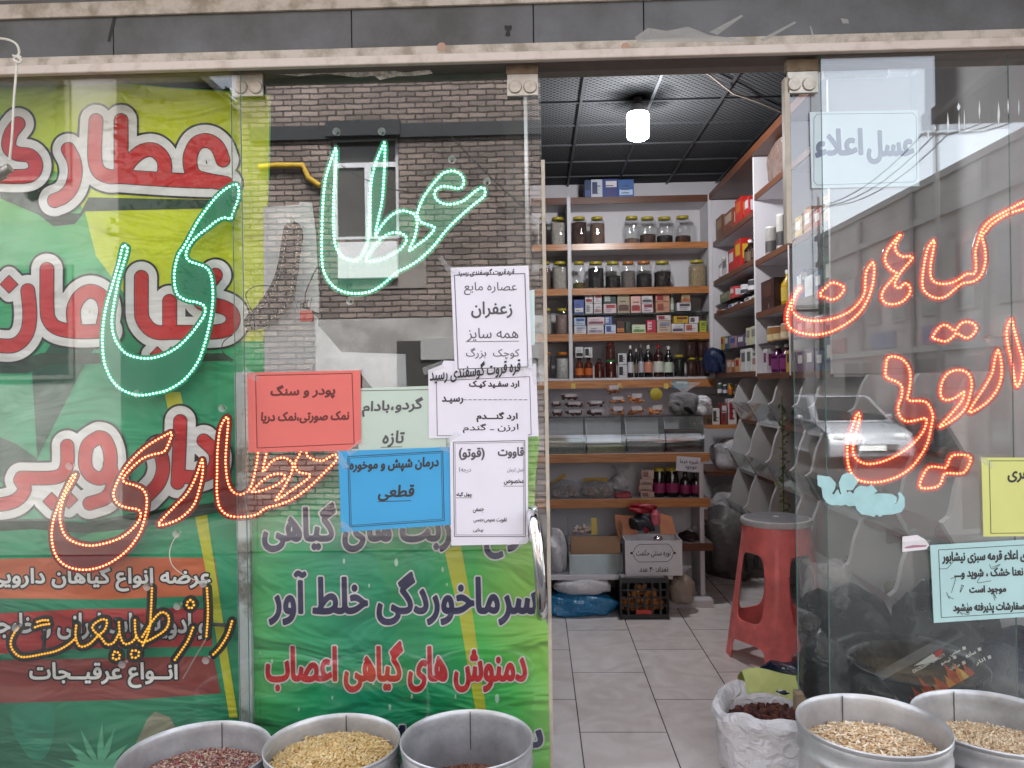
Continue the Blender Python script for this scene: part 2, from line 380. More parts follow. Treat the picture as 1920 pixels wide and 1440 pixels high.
def bricks(name, c1, c2, mort, bw, bh, ms, offx=0, rough=.85, bump=.5, along='X'):
    m, n, l, b = nodes(name); g = n.new('ShaderNodeNewGeometry'); sx = n.new('ShaderNodeSeparateXYZ'); cb = n.new('ShaderNodeCombineXYZ')
    l.new(g.outputs['Position'], sx.inputs[0]); l.new(sx.outputs[along], cb.inputs['X']); l.new(sx.outputs['Z'], cb.inputs['Y'])
    wn = n.new('ShaderNodeTexNoise'); wn.inputs['Scale'].default_value = 7; wn.inputs['Detail'].default_value = 2; l.new(cb.outputs[0], wn.inputs['Vector'])
    wa = n.new('ShaderNodeVectorMath'); wa.operation = 'SCALE'; wa.inputs['Scale'].default_value = .03; l.new(wn.outputs['Color'], wa.inputs[0])
    ad = n.new('ShaderNodeVectorMath'); ad.operation = 'ADD'; l.new(cb.outputs[0], ad.inputs[0]); l.new(wa.outputs[0], ad.inputs[1])
    br = n.new('ShaderNodeTexBrick'); br.inputs['Scale'].default_value = 1; br.inputs['Brick Width'].default_value = bw; br.inputs['Row Height'].default_value = bh
    br.inputs['Mortar Size'].default_value = ms; br.inputs['Mortar Smooth'].default_value = .25
    br.inputs['Color1'].default_value = (*c1, 1); br.inputs['Color2'].default_value = (*c2, 1); br.inputs['Mortar'].default_value = (*mort, 1); l.new(ad.outputs[0], br.inputs['Vector'])
    t = n.new('ShaderNodeTexNoise'); t.inputs['Scale'].default_value = 1.3; t.inputs['Detail'].default_value = 9; l.new(g.outputs['Position'], t.inputs['Vector'])
    mr = n.new('ShaderNodeMapRange'); mr.inputs['From Min'].default_value = .3; mr.inputs['From Max'].default_value = .7; mr.inputs['To Min'].default_value = .6; mr.inputs['To Max'].default_value = 1.25; l.new(t.outputs[0], mr.inputs[0])
    sc = n.new('ShaderNodeVectorMath'); sc.operation = 'SCALE'; l.new(br.outputs[0], sc.inputs[0]); l.new(mr.outputs[0], sc.inputs['Scale']); l.new(sc.outputs[0], b.inputs['Base Color'])
    bp = n.new('ShaderNodeBump'); bp.inputs['Strength'].default_value = bump; bp.inputs['Distance'].default_value = .02; bp.invert = True; l.new(br.outputs['Fac'], bp.inputs['Height']); l.new(bp.outputs[0], b.inputs['Normal'])
    b.inputs['Roughness'].default_value = rough; return m
def perforated():
    m, n, l, b = nodes('perforated_sheet'); g = n.new('ShaderNodeNewGeometry'); sx = n.new('ShaderNodeSeparateXYZ'); l.new(g.outputs['Position'], sx.inputs[0])
    o = []
    for ax in 'XY':
        a = n.new('ShaderNodeMath'); a.operation = 'MULTIPLY'; a.inputs[1].default_value = math.pi * 2 / .042; l.new(sx.outputs[ax], a.inputs[0])
        s = n.new('ShaderNodeMath'); s.operation = 'SINE'; l.new(a.outputs[0], s.inputs[0]); o.append(s)
    ml = n.new('ShaderNodeMath'); ml.operation = 'MULTIPLY'; l.new(o[0].outputs[0], ml.inputs[0]); l.new(o[1].outputs[0], ml.inputs[1])
    cr = n.new('ShaderNodeValToRGB'); cr.color_ramp.elements[0].position = .0; cr.color_ramp.elements[1].position = .3
    cr.color_ramp.elements[0].color = (.055, .056, .06, 1); cr.color_ramp.elements[1].color = (.003, .003, .0035, 1); l.new(ml.outputs[0], cr.inputs[0]); l.new(cr.outputs[0], b.inputs['Base Color'])
    b.inputs['Roughness'].default_value = .85; b.inputs['Specular IOR Level'].default_value = .2; return m
def patchy(name, a, c, scale=3, rough=.9, lo=.4, hi=.6, bump=.3):
    m, n, l, b = nodes(name); g = n.new('ShaderNodeNewGeometry'); t = n.new('ShaderNodeTexNoise'); t.inputs['Scale'].default_value = scale; t.inputs['Detail'].default_value = 10; t.inputs['Roughness'].default_value = .65
    l.new(g.outputs['Position'], t.inputs['Vector']); cr = n.new('ShaderNodeValToRGB'); cr.color_ramp.elements[0].position = lo; cr.color_ramp.elements[1].position = hi
    cr.color_ramp.elements[0].color = (*a, 1); cr.color_ramp.elements[1].color = (*c, 1); l.new(t.outputs[0], cr.inputs[0]); l.new(cr.outputs[0], b.inputs['Base Color']); b.inputs['Roughness'].default_value = rough
    bp = n.new('ShaderNodeBump'); bp.inputs['Strength'].default_value = bump; bp.inputs['Distance'].default_value = .01; l.new(t.outputs[0], bp.inputs['Height']); l.new(bp.outputs[0], b.inputs['Normal']); return m

XR, XL, YB, ZC = 1.93, -1.95, 6.92, 3.23
m_wall = mat('painted_wall', S(205, 200, 205), .8, var=.06, scale=4)
m_dark = mat('dark_backdrop', (.03, .027, .026), .7, var=.3, scale=5)  # near-black, a dark ground for the street mirrored in the door
struct(MB().box(XL - .1, XR + .1, 2.40, YB + .1, -.15, 0).build('shop_floor', tiles()))
struct(MB().box(XL - .1, XR + .1, 2.72, YB + .1, ZC, ZC + .12).build('ceiling', perforated()))
struct(MB().box(-.1, XR + .1, YB, YB + .12, 0, ZC).build('wall_back', m_wall))
struct(MB().box(XR, XR + .12, 2.52, YB, 0, ZC).build('wall_right', m_wall))
struct(MB().box(XL - .12, XL, 2.52, YB + .12, 0, ZC).build('wall_left', m_dark))
struct(MB().box(XL, -.1, 3.9, 4.0, 0, ZC).build('wall_backdrop', m_dark))  # added wall, dark backdrop for the door reflection
struct(MB().box(-.1, -.03, 2.75, YB, 0, ZC).build('wall_backdrop_side', m_dark))  # added partition, hides the lit shelves behind the door glass
m_asph = patchy('asphalt', (.04, .04, .042), (.065, .064, .063), 30)
m_pave = bricks('pavement_slab', S(150, 145, 138), S(138, 134, 128), (.06, .06, .06), .4, .4, .006)
struct(MB().add([(-80, -80, ZG - .16), (80, -80, ZG - .16), (80, 80, ZG - .16), (-80, 80, ZG - .16)], [(0, 1, 2, 3)]).build('ground', m_asph))
struct(MB().box(-30, 30, .75, 2.42, ZG - .14, ZG).build('pavement', mat('pavement_stone', S(104, 100, 96), .85, var=.2, scale=9)))
struct(MB().box(-30, 2.2, -4.45, -3.2, ZG - .14, ZG + .01).build('pavement_opposite', mat('pavement_stone', S(150, 145, 138), .85)))

# ------------------------------------------------------------------ shop front
m_cream = patchy('weathered_cream_paint', S(150, 138, 122), S(196, 184, 172), 14, .6, .36, .56, .15)
m_pink = patchy('weathered_pinkish_aluminium', S(186, 168, 156), S(210, 196, 186), 12, .5, .3, .5, .12)
m_grey = patchy('stained_grey_panel', S(74, 72, 70), S(100, 100, 102), 4, .5, .35, .65, .05)
m_steel = mat('dull_steel', S(190, 184, 174), .42, .55, .15, 40)
m_seam = mat('black_seam', (.01, .01, .011), .6)
def zy(y, Y, x=960): return P(x, y, Y).z
fas = thing('fascia', 'grey panelled fascia band running above the whole shop window', 'fascia', (0, 2.42, 2.5))
ftop = zy(-10, 2.42) + .03; fbot = zy(83, 2.42)
xs = [-2.6] + [P(q, 40, 2.42).x for q in (212, 659, 1000, 1207)] + [2.4]
for k in range(5): MB().box(xs[k] + .002, xs[k + 1] - .002, 2.42, 2.46, fbot, ftop).build('panel', m_grey, fas)
MB().box(-2.6, 2.4, 2.461, 2.49, fbot, ftop).build('backing', m_seam, fas)
mb = MB(); plate(mb, [[(214, 8), (222, 8), (219, 30), (212, 55), (206, 78), (201, 78), (206, 55), (212, 30)]], 2.4185); mb.build('crack', m_seam, fas, fixn=False)
MB().box(-2.6, 2.4, 2.408, 2.42, zy(6, 2.408), zy(-22, 2.408)).build('trim', m_cream, fas, bevel=.003)
m_smear = film('dried_tape', S(190, 188, 182), .5, .5)
for q in ([(1190, 70), (1215, 52), (1250, 58), (1290, 50), (1330, 66), (1400, 74), (1420, 78), (1195, 79)], [(1330, 60), (1390, 28), (1394, 30), (1345, 66)], [(1425, 74), (1490, 40), (1493, 43), (1432, 78)], [(1520, 48), (1530, 78), (1526, 79), (1518, 50)], [(1576, 34), (1590, 36), (1592, 44), (1580, 44)]):
    mb = MB(); plate(mb, [q], 2.4175); mb.build('tape_residue', m_smear, fas, fixn=False)
mb = MB(); plate(mb, [[(946, 48), (950, 47), (953, 49), (957, 47), (960, 49), (959, 55), (955, 58), (957, 67), (947, 67), (950, 58), (946, 54)]], 2.4175); mb.build('stamp_mark', m_seam, fas, fixn=False)
rail = thing('window_rail', 'weathered cream and pink metal rail above the glass panes', 'rail', (0, 2.4, 2.45))
MB().box(-2.6, 2.4, 2.418, 2.47, zy(96, 2.41) + .001, zy(81, 2.418)).build('upper_strip', m_cream, rail, bevel=.002)
MB().box(-2.6, 2.4, 2.41, 2.435, zy(113, 2.41), zy(96, 2.41)).build('lower_strip', m_pink, rail, bevel=.004)
MB().box(-2.6, 2.4, 2.455, 2.53, zy(126, 2.455) + .012, zy(113, 2.455) + .02).build('door_track', mat('track_metal', S(120, 110, 104), .5, .4), rail)
for q in (828, 1173):
    c = P(q, 88, 2.4165); 
    mb = MB(); mb.add([(c.x + .0145 * math.cos(a * .524), 2.4165, c.z + .0145 * math.sin(a * .524)) for a in range(12)], [tuple(range(12))]); mb.build('screw_cap', mat('rusty_cap', S(176, 140, 120), .6), rail, fixn=False)
tag(MB().box(-3.4, 2.9, 2.46, 2.75, zy(81, 2.46), 6.6).box(-3.4, XL - .1, 2.44, 2.75, ZG - .1, zy(81, 2.46)).box(XR + .12, 2.9, 2.44, 2.75, ZG - .1, zy(81, 2.46)).box(-3.4, 2.9, 2.75, 7.1, ZC + .14, 6.6).build('shop_wall', mat('render_wall', S(150, 144, 138), .85)), 'rendered wall of the shop standing around and above the glass front', 'wall')  # upper block out of view, raised to keep the road in shade
tag(MB().box(-3.4, 2.0, 2.16, 2.40, 2.86, 2.95).build('awning', mat('shade_awning_sheet', S(110, 108, 106), .6)), 'shallow sheet awning added out of view to shade the shop front', 'awning')  # unseen overhang, added for the shading at the top of the front

g_pane = sheet_glass('coated_window_glass', (.98, .99, .98), .07, .008)
g_door = sheet_glass('coated_door_glass', (.97, .98, .98), .115, .008, dscale=3)
g_left = sheet_glass('clear_window_glass', (.99, .99, .99), .018, .005)
m_back = sheet_glass('inner_glass_face', (.98, .99, .98), .015, 0)
m_gedge = mat('green_glass_edge', S(90, 130, 122), .15)
def pane(parent, name, x0, x1, Y, m, z0=.012, ztop=None, th=.008):
    ztop = ztop or zy(112, Y)
    f = MB(); f.add([(x0, Y, z0), (x1, Y, z0), (x1, Y, ztop), (x0, Y, ztop)], [(0, 1, 2, 3)]); f.add([(x0, Y + th, z0), (x1, Y + th, z0), (x1, Y + th, ztop), (x0, Y + th, ztop)], [(0, 3, 2, 1)], 2)
    for a, b in ((x0, x0 + .0008), (x1 - .0008, x1)): f.box(a, b, Y + .0006, Y + th - .0006, z0, ztop, 1)
    f.box(x0 + .001, x1 - .001, Y + .0006, Y + th - .0006, ztop - .0008, ztop, 1)
    return f.build(name, [m, m_gedge, m_back], parent, fixn=False)
p = thing('window_pane', 'clear fixed pane over the green banner with red and white lettering', 'window', (-1.4, 2.44, 0))
pane(p, 'glass', XL - .08, P(458, 700, 2.44).x, 2.44, g_left)
p2 = thing('window_pane', 'dark reflecting fixed pane behind the yellow and pale blue notices', 'window', (1.3, 2.44, 0))
pane(p2, 'glass', P(1548, 700, 2.44).x, XR + .1, 2.44, g_pane)
m_res = patchy('glue_residue', S(150, 150, 140), S(215, 212, 205), 60, .8)
def blob(cx, cyy, rx, ry, n=18, j=.3, rot=0):
    o = []
    for k in range(n):
        a = k * 2 * math.pi / n; q = 1 + random.uniform(-j, j); u, v = rx * q * math.cos(a), ry * q * math.sin(a)
        o.append((cx + u * math.cos(rot) - v * math.sin(rot), cyy + u * math.sin(rot) + v * math.cos(rot)))
    return o
for cx, cyy, rx, ry in ((63, 119, 14, 4), (210, 121, 11, 5), (316, 117, 14, 3), (343, 116, 9, 3), (420, 119, 10, 5), (262, 118, 5, 2), (150, 124, 5, 2), (388, 121, 4, 2)):
    mb = MB(); plate(mb, [blob(cx, cyy, rx, ry)], 2.4392); mb.build('tape_residue', m_res, p, fixn=False)
for x, y0, y1, wd in ((1777, 210, 252, 2.5), (1797, 192, 208, 4), (1798, 212, 252, 2), (1808, 205, 250, 1.6), (1836, 187, 225, 2), (1872, 190, 238, 3), (1890, 182, 215, 1.5), (1740, 240, 262, 1.5), (1753, 233, 246, 2), (1910, 185, 218, 1.2)):
    mb = MB(); plate(mb, [[(x, y0), (x + wd, (y0 + y1) / 2), (x + .5, y1), (x - wd * .6, (y0 * .4 + y1 * .6))]], 2.4392); mb.build('scratch', mat('scratched_film', S(225, 232, 232), .6), p2, fixn=False)
# sliding leaves
door = thing('glass_door', 'sliding glass door leaf with chrome handle, hung with paper notices', 'door', (P(730, 700, 2.49).x, 2.49, 0))
dx0, dx1 = P(440, 700, 2.49).x, P(1021, 700, 2.49).x
pane(door, 'glass', dx0, dx1, 2.49, g_door, ztop=zy(122, 2.49))
leaf = thing('glass_door', 'sliding glass door leaf pushed open behind the right fixed pane', 'door', (P(1600, 700, 2.49).x, 2.49, 0))
lx0 = P(1489, 700, 2.49).x
pane(leaf, 'glass', lx0, P(1900, 700, 2.49).x, 2.49, sheet_glass('open_leaf_glass', (.98, .99, .98), .075, .012), ztop=zy(122, 2.49))
def patch(parent, cx, cyy):
    Y = 2.484; a = P(cx - 29, cyy - 20, Y); b = P(cx + 29, cyy + 19, Y)
    pl = MB().box(a.x, b.x, Y - .012, Y - .001, b.z, a.z).build('clamp_plate', m_steel, parent, bevel=.0015)
    mb = MB()
    for s in (-14, 14):
        c = P(cx + s, cyy + 1, Y - .0125); mb.add([(c.x + .019 * math.cos(k * .314), c.y - .006, c.z + .019 * math.sin(k * .314)) for k in range(20)] + [(c.x + .022 * math.cos(k * .314), c.y, c.z + .022 * math.sin(k * .314)) for k in range(20)], [tuple(range(20))] + [(k, (k + 1) % 20, 20 + (k + 1) % 20, 20 + k) for k in range(20)])
    mb.build('clamp_bolt', mat('worn_bolt', S(178, 168, 156), .4, .5, .2, 60), parent, smooth=True)
    a = P(cx - 31, cyy - 42, Y); b = P(cx + 29, cyy - 21, Y)
    MB().box(a.x, b.x, Y - .016, Y + .012, b.z, a.z).build('roller_bracket', mat('rusty_bracket', S(130, 112, 92), .7, .2, .3, 40), parent, bevel=.002)
patch(door, 466, 163); patch(door, 980, 162); patch(leaf, 1503, 157)
a = P(1013, 300, 2.478); b = P(1024, 1180, 2.478)
MB().box(P(1018, 700, 2.478).x + .004, P(1025, 700, 2.478).x + .004, 2.474, 2.502, .02, a.z).build('edge_strip', mat('cream_plastic_strip', S(186, 174, 158), .5), door, bevel=.002)
a = P(1469, 122, 2.478); b = P(1481, 457, 2.478)
MB().box(P(1472, 300, 2.478).x, P(1482, 300, 2.478).x, 2.472, 2.504, b.z, zy(160, 2.478)).build('edge_strip', mat('cream_plastic_strip', S(206, 194, 180), .5), leaf, bevel=.002)
hp = [P(1000, 968, 2.44), P(1002, 1000, 2.425), P(1006, 1060, 2.418), P(1012, 1110, 2.425), P(1015, 1148, 2.44)]
hp = [P(*q) for q in ((999, 962, 2.474), (999, 968, 2.445), (1003, 985, 2.42), (1008, 1020, 2.405), (1012, 1060, 2.402), (1015, 1100, 2.405), (1016, 1132, 2.42), (1015, 1148, 2.445), (1014, 1152, 2.474))]
MB().tube(hp, .020, 16).build('handle', mat('chrome', (.82, .82, .84), .06, 1, .02), door, smooth=True)
for q in ((999, 962), (1014, 1152)):
    MB().ball(P(*q, 2.48), .02, 14, 8).build('handle_mount', MATS['chrome'], door, smooth=True)
c = P(1499, 1316, 2.48); MB().box(c.x - .012, c.x + .012, 2.47, 2.51, c.z - .03, c.z + .03).build('floor_guide', mat('rusty_bracket', S(130, 112, 92)), leaf, bevel=.003)
mb = MB(); plate(mb, [[(510, 130), (560, 128), (640, 131), (700, 134), (735, 132), (760, 136), (805, 130), (812, 138), (780, 142), (745, 143), (712, 150), (702, 142), (668, 145), (610, 138), (560, 143), (515, 139)]], 2.4885); mb.build('tape_residue', m_res, door, fixn=False)
# post behind the joint of the panes
pm = MB(); pm.box(P(445, 1000, 2.54).x, P(469, 1000, 2.54).x, 2.535, 2.555, 0, zy(690, 2.54)); pm.build
tag(pm.build('window_post', patchy('flaking_white_paint', S(110, 104, 92), S(196, 204, 204), 5, .6, .4, .5)), 'white flaking upright strip between the two green banners', 'post')

# ================================================================== ACROSS THE STREET (seen mirrored in the glass)
YF = -4.5
m_brick = bricks('old_brown_brick', S(154, 138, 128), S(118, 106, 100), S(60, 55, 52), .22, .070, .011)
bb = thing('brick_building', 'old brown brick house with a white window across the street', 'building', (-1.5, YF, ZG))
xl, xr = RP(452, 400, YF).x, RP(1090, 400, YF).x
wx0, wx1, wz0, wz1 = RP(622, 400, YF).x, RP(748, 400, YF).x, RP(690, 448, YF).z, RP(690, 252, YF).z
MB().box(xl, wx0, YF - .3, YF, ZG, 7.4).box(wx1, xr, YF - .3, YF, ZG, 7.4).box(wx0, wx1, YF - .3, YF, ZG, wz0).box(wx0, wx1, YF - .3, YF, wz1, 7.4).box(xl, xr, YF - 7, YF - .301, ZG, 7.4).build('wall', m_brick, bb)
MB().box(xl - .1, xr + .1, YF - 7, YF + .15, 7.4, 7.6).build('roof', mat('roof_edge', S(120, 110, 104), .8), bb)
m_wf = mat('white_window_frame', S(225, 226, 230), .4)
wf = MB(); t = .05; zc = RP(690, 305, YF).z; xm = wx0 + (wx1 - wx0) * .52
for q in ((wx0, wx0 + t, wz0, wz1), (wx1 - t, wx1, wz0, wz1), (wx0 + t, wx1 - t, wz1 - t, wz1), (wx0 + t, wx1 - t, wz0, wz0 + t), (wx0 + t, wx1 - t, zc - .03, zc + .03), (xm - .04, xm + .04, wz0 + t, zc - .03)): wf.box(q[0], q[1], YF - .14, YF - .08, q[2], q[3])
wo = wf.build('window', m_wf, bb)
MB().box(wx0 + t, wx1 - t, YF - .12, YF - .11, wz0 + t, wz1 - t).build('window_pane', mat('dusty_window_pane', (.10, .095, .085), .15), wo)
def slab(parent, name, x0, y0, x1, y1, m, d=.03, Y=YF):
    a, b = RP(x0, y0, Y), RP(x1, y1, Y); return MB().box(a.x, b.x, Y + .002, Y + d, b.z, a.z).build(name, m, parent, bevel=.004)
slab(bb, 'steel_lintel', 470, 240, 1085, 251, mat('black_lintel', (.02, .022, .025), .6), .05)
slab(bb, 'lintel_flashing', 612, 231, 752, 256, mat('black_lintel', (.02, .022, .025)), .09)
slab(bb, 'sill_board', 636, 457, 748, 522, mat('white_board', S(232, 232, 232), .6), .10)
slab(bb, 'plaster_band', 592, 600, 1088, 722, patchy('grey_plaster', S(150, 146, 142), S(182, 178, 174), 3, .9), .04)
slab(bb, 'plaster_patch', 660, 460, 800, 540, patchy('grey_plaster2', S(128, 120, 114), S(150, 142, 136), 3, .9), .02)
slab(bb, 'dark_niche', 745, 640, 1010, 720, mat('dark_niche', (.05, .045, .04), .8), .06)
slab(bb, 'name_plate', 790, 634, 1010, 672, mat('grey_board', S(170, 168, 166), .6), .09)
MB().tube([RP(488, 316, YF) + Vector((0, .06, 0)), RP(520, 312, YF) + Vector((0, .06, 0)), RP(570, 312, YF) + Vector((0, .06, 0)), RP(580, 335, YF) + Vector((0, .06, 0)), RP(602, 350, YF) + Vector((0, .06, 0))], .035, 10).build('gas_pipe', mat('yellow_pipe', S(196, 160, 40), .6), bb, smooth=True)
for (u0, v0, u1, v1) in ((640, 310, 770, 360), (830, 240, 1080, 470)):
    q = [RP(u0 + (u1 - u0) * k / 6, v0 + (v1 - v0) * k / 6 + 10 * math.sin(k * .52), YF + .15) for k in range(7)]
    MB().tube(q, .008, 6).build('cable', mat('black_cable', (.015, .015, .015), .5), bb)
def house(name, label, x0, x1, y0, y1, z1, m, wins, face='y', cat='building'):
    h = thing(name, label, cat, ((x0 + x1) / 2, (y0 + y1) / 2, ZG))
    MB().box(x0, x1, y0, y1, ZG - .1, z1).build('wall', m, h)
    MB().box(x0 - .06, x1 + .06, y0 - .06, y1 + .06, z1, z1 + .14).build('parapet', mat('parapet_stone', S(150, 148, 144), .8), h)
    for u0, u1, a, b in wins:
        if face == 'y': wn = MB().box(u0, u1, y1 + .002, y1 + .05, a, b).build('window', mat('grey_window_frame', S(120, 116, 112), .5), h); MB().box(u0 + .06, u1 - .06, y1 + .051, y1 + .055, a + .06, b - .06).build('pane', mat('dark_pane', (.04, .042, .045), .12), wn)
        else: wn = MB().box(x0 - .05, x0 - .002, u0, u1, a, b).build('window', mat('grey_window_frame', S(120, 116, 112), .5), h); MB().box(x0 - .055, x0 - .051, u0 + .06, u1 - .06, a + .06, b - .06).build('pane', mat('dark_pane', (.04, .042, .045), .12), wn)
    return h
m_pale = patchy('pale_stone', S(140, 138, 132), S(165, 163, 158), 2, .85)
x1 = RP(228, 400, -5).x
house('white_building', 'pale stone block with dark windows beside the brick house', x1 - 9, x1, -12, -5, 6.5, m_pale, [(x1 - 1.7, x1 - .6, 1.6, 3.1), (x1 - 3.6, x1 - 2.5, 1.6, 3.1), (x1 - 1.7, x1 - .6, 4.2, 5.6)])
m_gst = bricks('grey_stone_wall', S(176, 172, 166), S(160, 156, 150), S(130, 126, 120), 1.2, .42, .012, along='Y', bump=.15)
m_pole = mat('grey_pole', S(110, 110, 112), .6, .3)
side = house('stone_terrace', 'long grey terrace with a sloping roofline along the side street', 8.0, 16, -17, -7.6, 5.35, m_gst, [(-8.6, -7.9, 2.7, 4.0), (-9.9, -9.2, 2.7, 4.0), (-11.2, -10.5, 2.7, 4.0), (-12.5, -11.8, 2.7, 4.0), (-13.8, -13.1, 2.7, 4.0), (-15.1, -14.4, 2.7, 4.0), (-16.4, -15.7, 2.7, 4.0), (-9.6, -8.2, ZG, 1.9), (-12, -10.4, ZG, 1.9), (-15.2, -13.5, ZG, 1.9)], 'x')
for y in (-8.9, -11.5, -14.1): MB().tube([(7.93, y, ZG), (7.93, y, 5.3)], .05, 8).build('drain_pipe', m_pole, side, smooth=True)
for y, z0_, w_ in ((-8.2, 0, .5), (-10.8, 0, .4), (-13, 0, .6), (-15.6, 0, .5)): MB().box(7.95, 7.995, y - w_, y + w_, 2.14, 2.5).build('shop_sign', mat('sign_%d' % (abs(int(y)) % 3), ((.25, .06, .05), (.06, .1, .2), (.4, .38, .32))[abs(int(y)) % 3], .5), side)
for z in (1.98, 4.6): MB().box(7.9, 8.0, -16.9, -7.7, z, z + .13).build('string_course', mat('parapet_stone', S(150, 148, 144)), side)
house('far_house', 'low grey house closing the far end of the side street', 4.5, 13, -30, -20, 3.7, patchy('far_render', S(140, 140, 142), S(165, 165, 168), 1, .9), [(5.2, 6.4, 1.2, 2.4), (7.4, 8.6, 1.2, 2.4)])
for k, (x, y) in enumerate(((7.75, -10.1), (7.75, -16.2))):
    pl = thing('utility_pole', ('near utility pole in front of the grey terrace', 'farther utility pole by the end of the grey terrace')[k], 'pole', (x, y, ZG), 'utility poles of the side street')
    MB().tube([(x, y, ZG - .1), (x, y, 6.4)], .035, 8).build('shaft', m_pole, pl, smooth=True); MB().box(x - .3, x + .3, y - .02, y + .02, 6.1, 6.15).build('crossarm', m_pole, pl)
wr = MB()
for dx in (-.25, 0, .25):
    for (a, b, z0, z1) in ((-6, -10.1, 5.9, 6.15), (-10.1, -16.2, 6.15, 6.15), (-16.2, -28, 6.15, 5.5)):
        wr.tube([(7.75 + dx, a + (b - a) * k / 8, z0 + (z1 - z0) * k / 8 - .35 * (1 - (k / 4 - 1) ** 2)) for k in range(9)], .012, 5)
tag(wr.build('overhead_wires', mat('black_cable', (.015, .015, .015))), 'overhead wires sagging from pole to pole along the side street', 'wires')
sg = thing('awning', 'dark projecting awning over the right end of the shop', 'awning', (2.6, 1.7, 2.8))
MB().box(2.0, 4.5, 1.0, 2.42, 2.74, 3.3).build('canopy_box', mat('dark_canopy', (.05, .052, .055), .6), sg); MB().box(2.0, 4.5, .96, 1.0, 2.72, 2.80).build('front_bar', m_pole, sg)
MB().tube([(2.02, 1.04, 2.75), (1.72, 2.44, 2.66)], .015, 8).build('stay_rod', m_pole, sg)
# tree mirrored top left
tx = RP(395, 400, -5.5); tr = thing('street_tree', 'leafy street tree left of the brick house', 'tree', (tx.x, -5.5, ZG))
mb = MB(); mb.tube([(tx.x - .1, -5.5, ZG), (tx.x, -5.5, 1.5), (tx.x + .1, -5.5, 3.2), (tx.x, -5.5, 4.6)], .1, 8, rr=[.13, .1, .07, .03])
for k in range(9):
    a = k * 2.4; z = 2 + k * .3; mb.tube([(tx.x, -5.5, z), (tx.x + .5 * math.cos(a), -5.5 + .5 * math.sin(a), z + .4), (tx.x + 1.0 * math.cos(a), -5.5 + 1.0 * math.sin(a), z + .7)], .03, 5, rr=[.035, .02, .008])
mb.build('trunk', mat('bark', (.05, .04, .03), .9), tr, smooth=True)
mb = MB()
for k in range(2600):
    a = random.uniform(0, 6.28); r = 1.25 * math.sqrt(random.random()); c = Vector((tx.x + r * math.cos(a), -5.5 + r * math.sin(a), random.gauss(4.1, .75)))
    if math.sin(c.x * 5 + 1) + math.sin(c.z * 4.3) + math.sin(c.y * 6) < -.1: continue
    u = Vector((random.gauss(0, 1), random.gauss(0, 1), random.gauss(0, 1))).normalized(); v = u.orthogonal().normalized(); q = random.uniform(.05, .09)
    mb.add([c - u * q, c + v * q * .4, c + u * q, c - v * q * .4], [(0, 1, 2, 3)])
mb.build('crown', mat('tree_leaf', (.05, .08, .03), .6, var=.4, scale=3), tr, fixn=False)
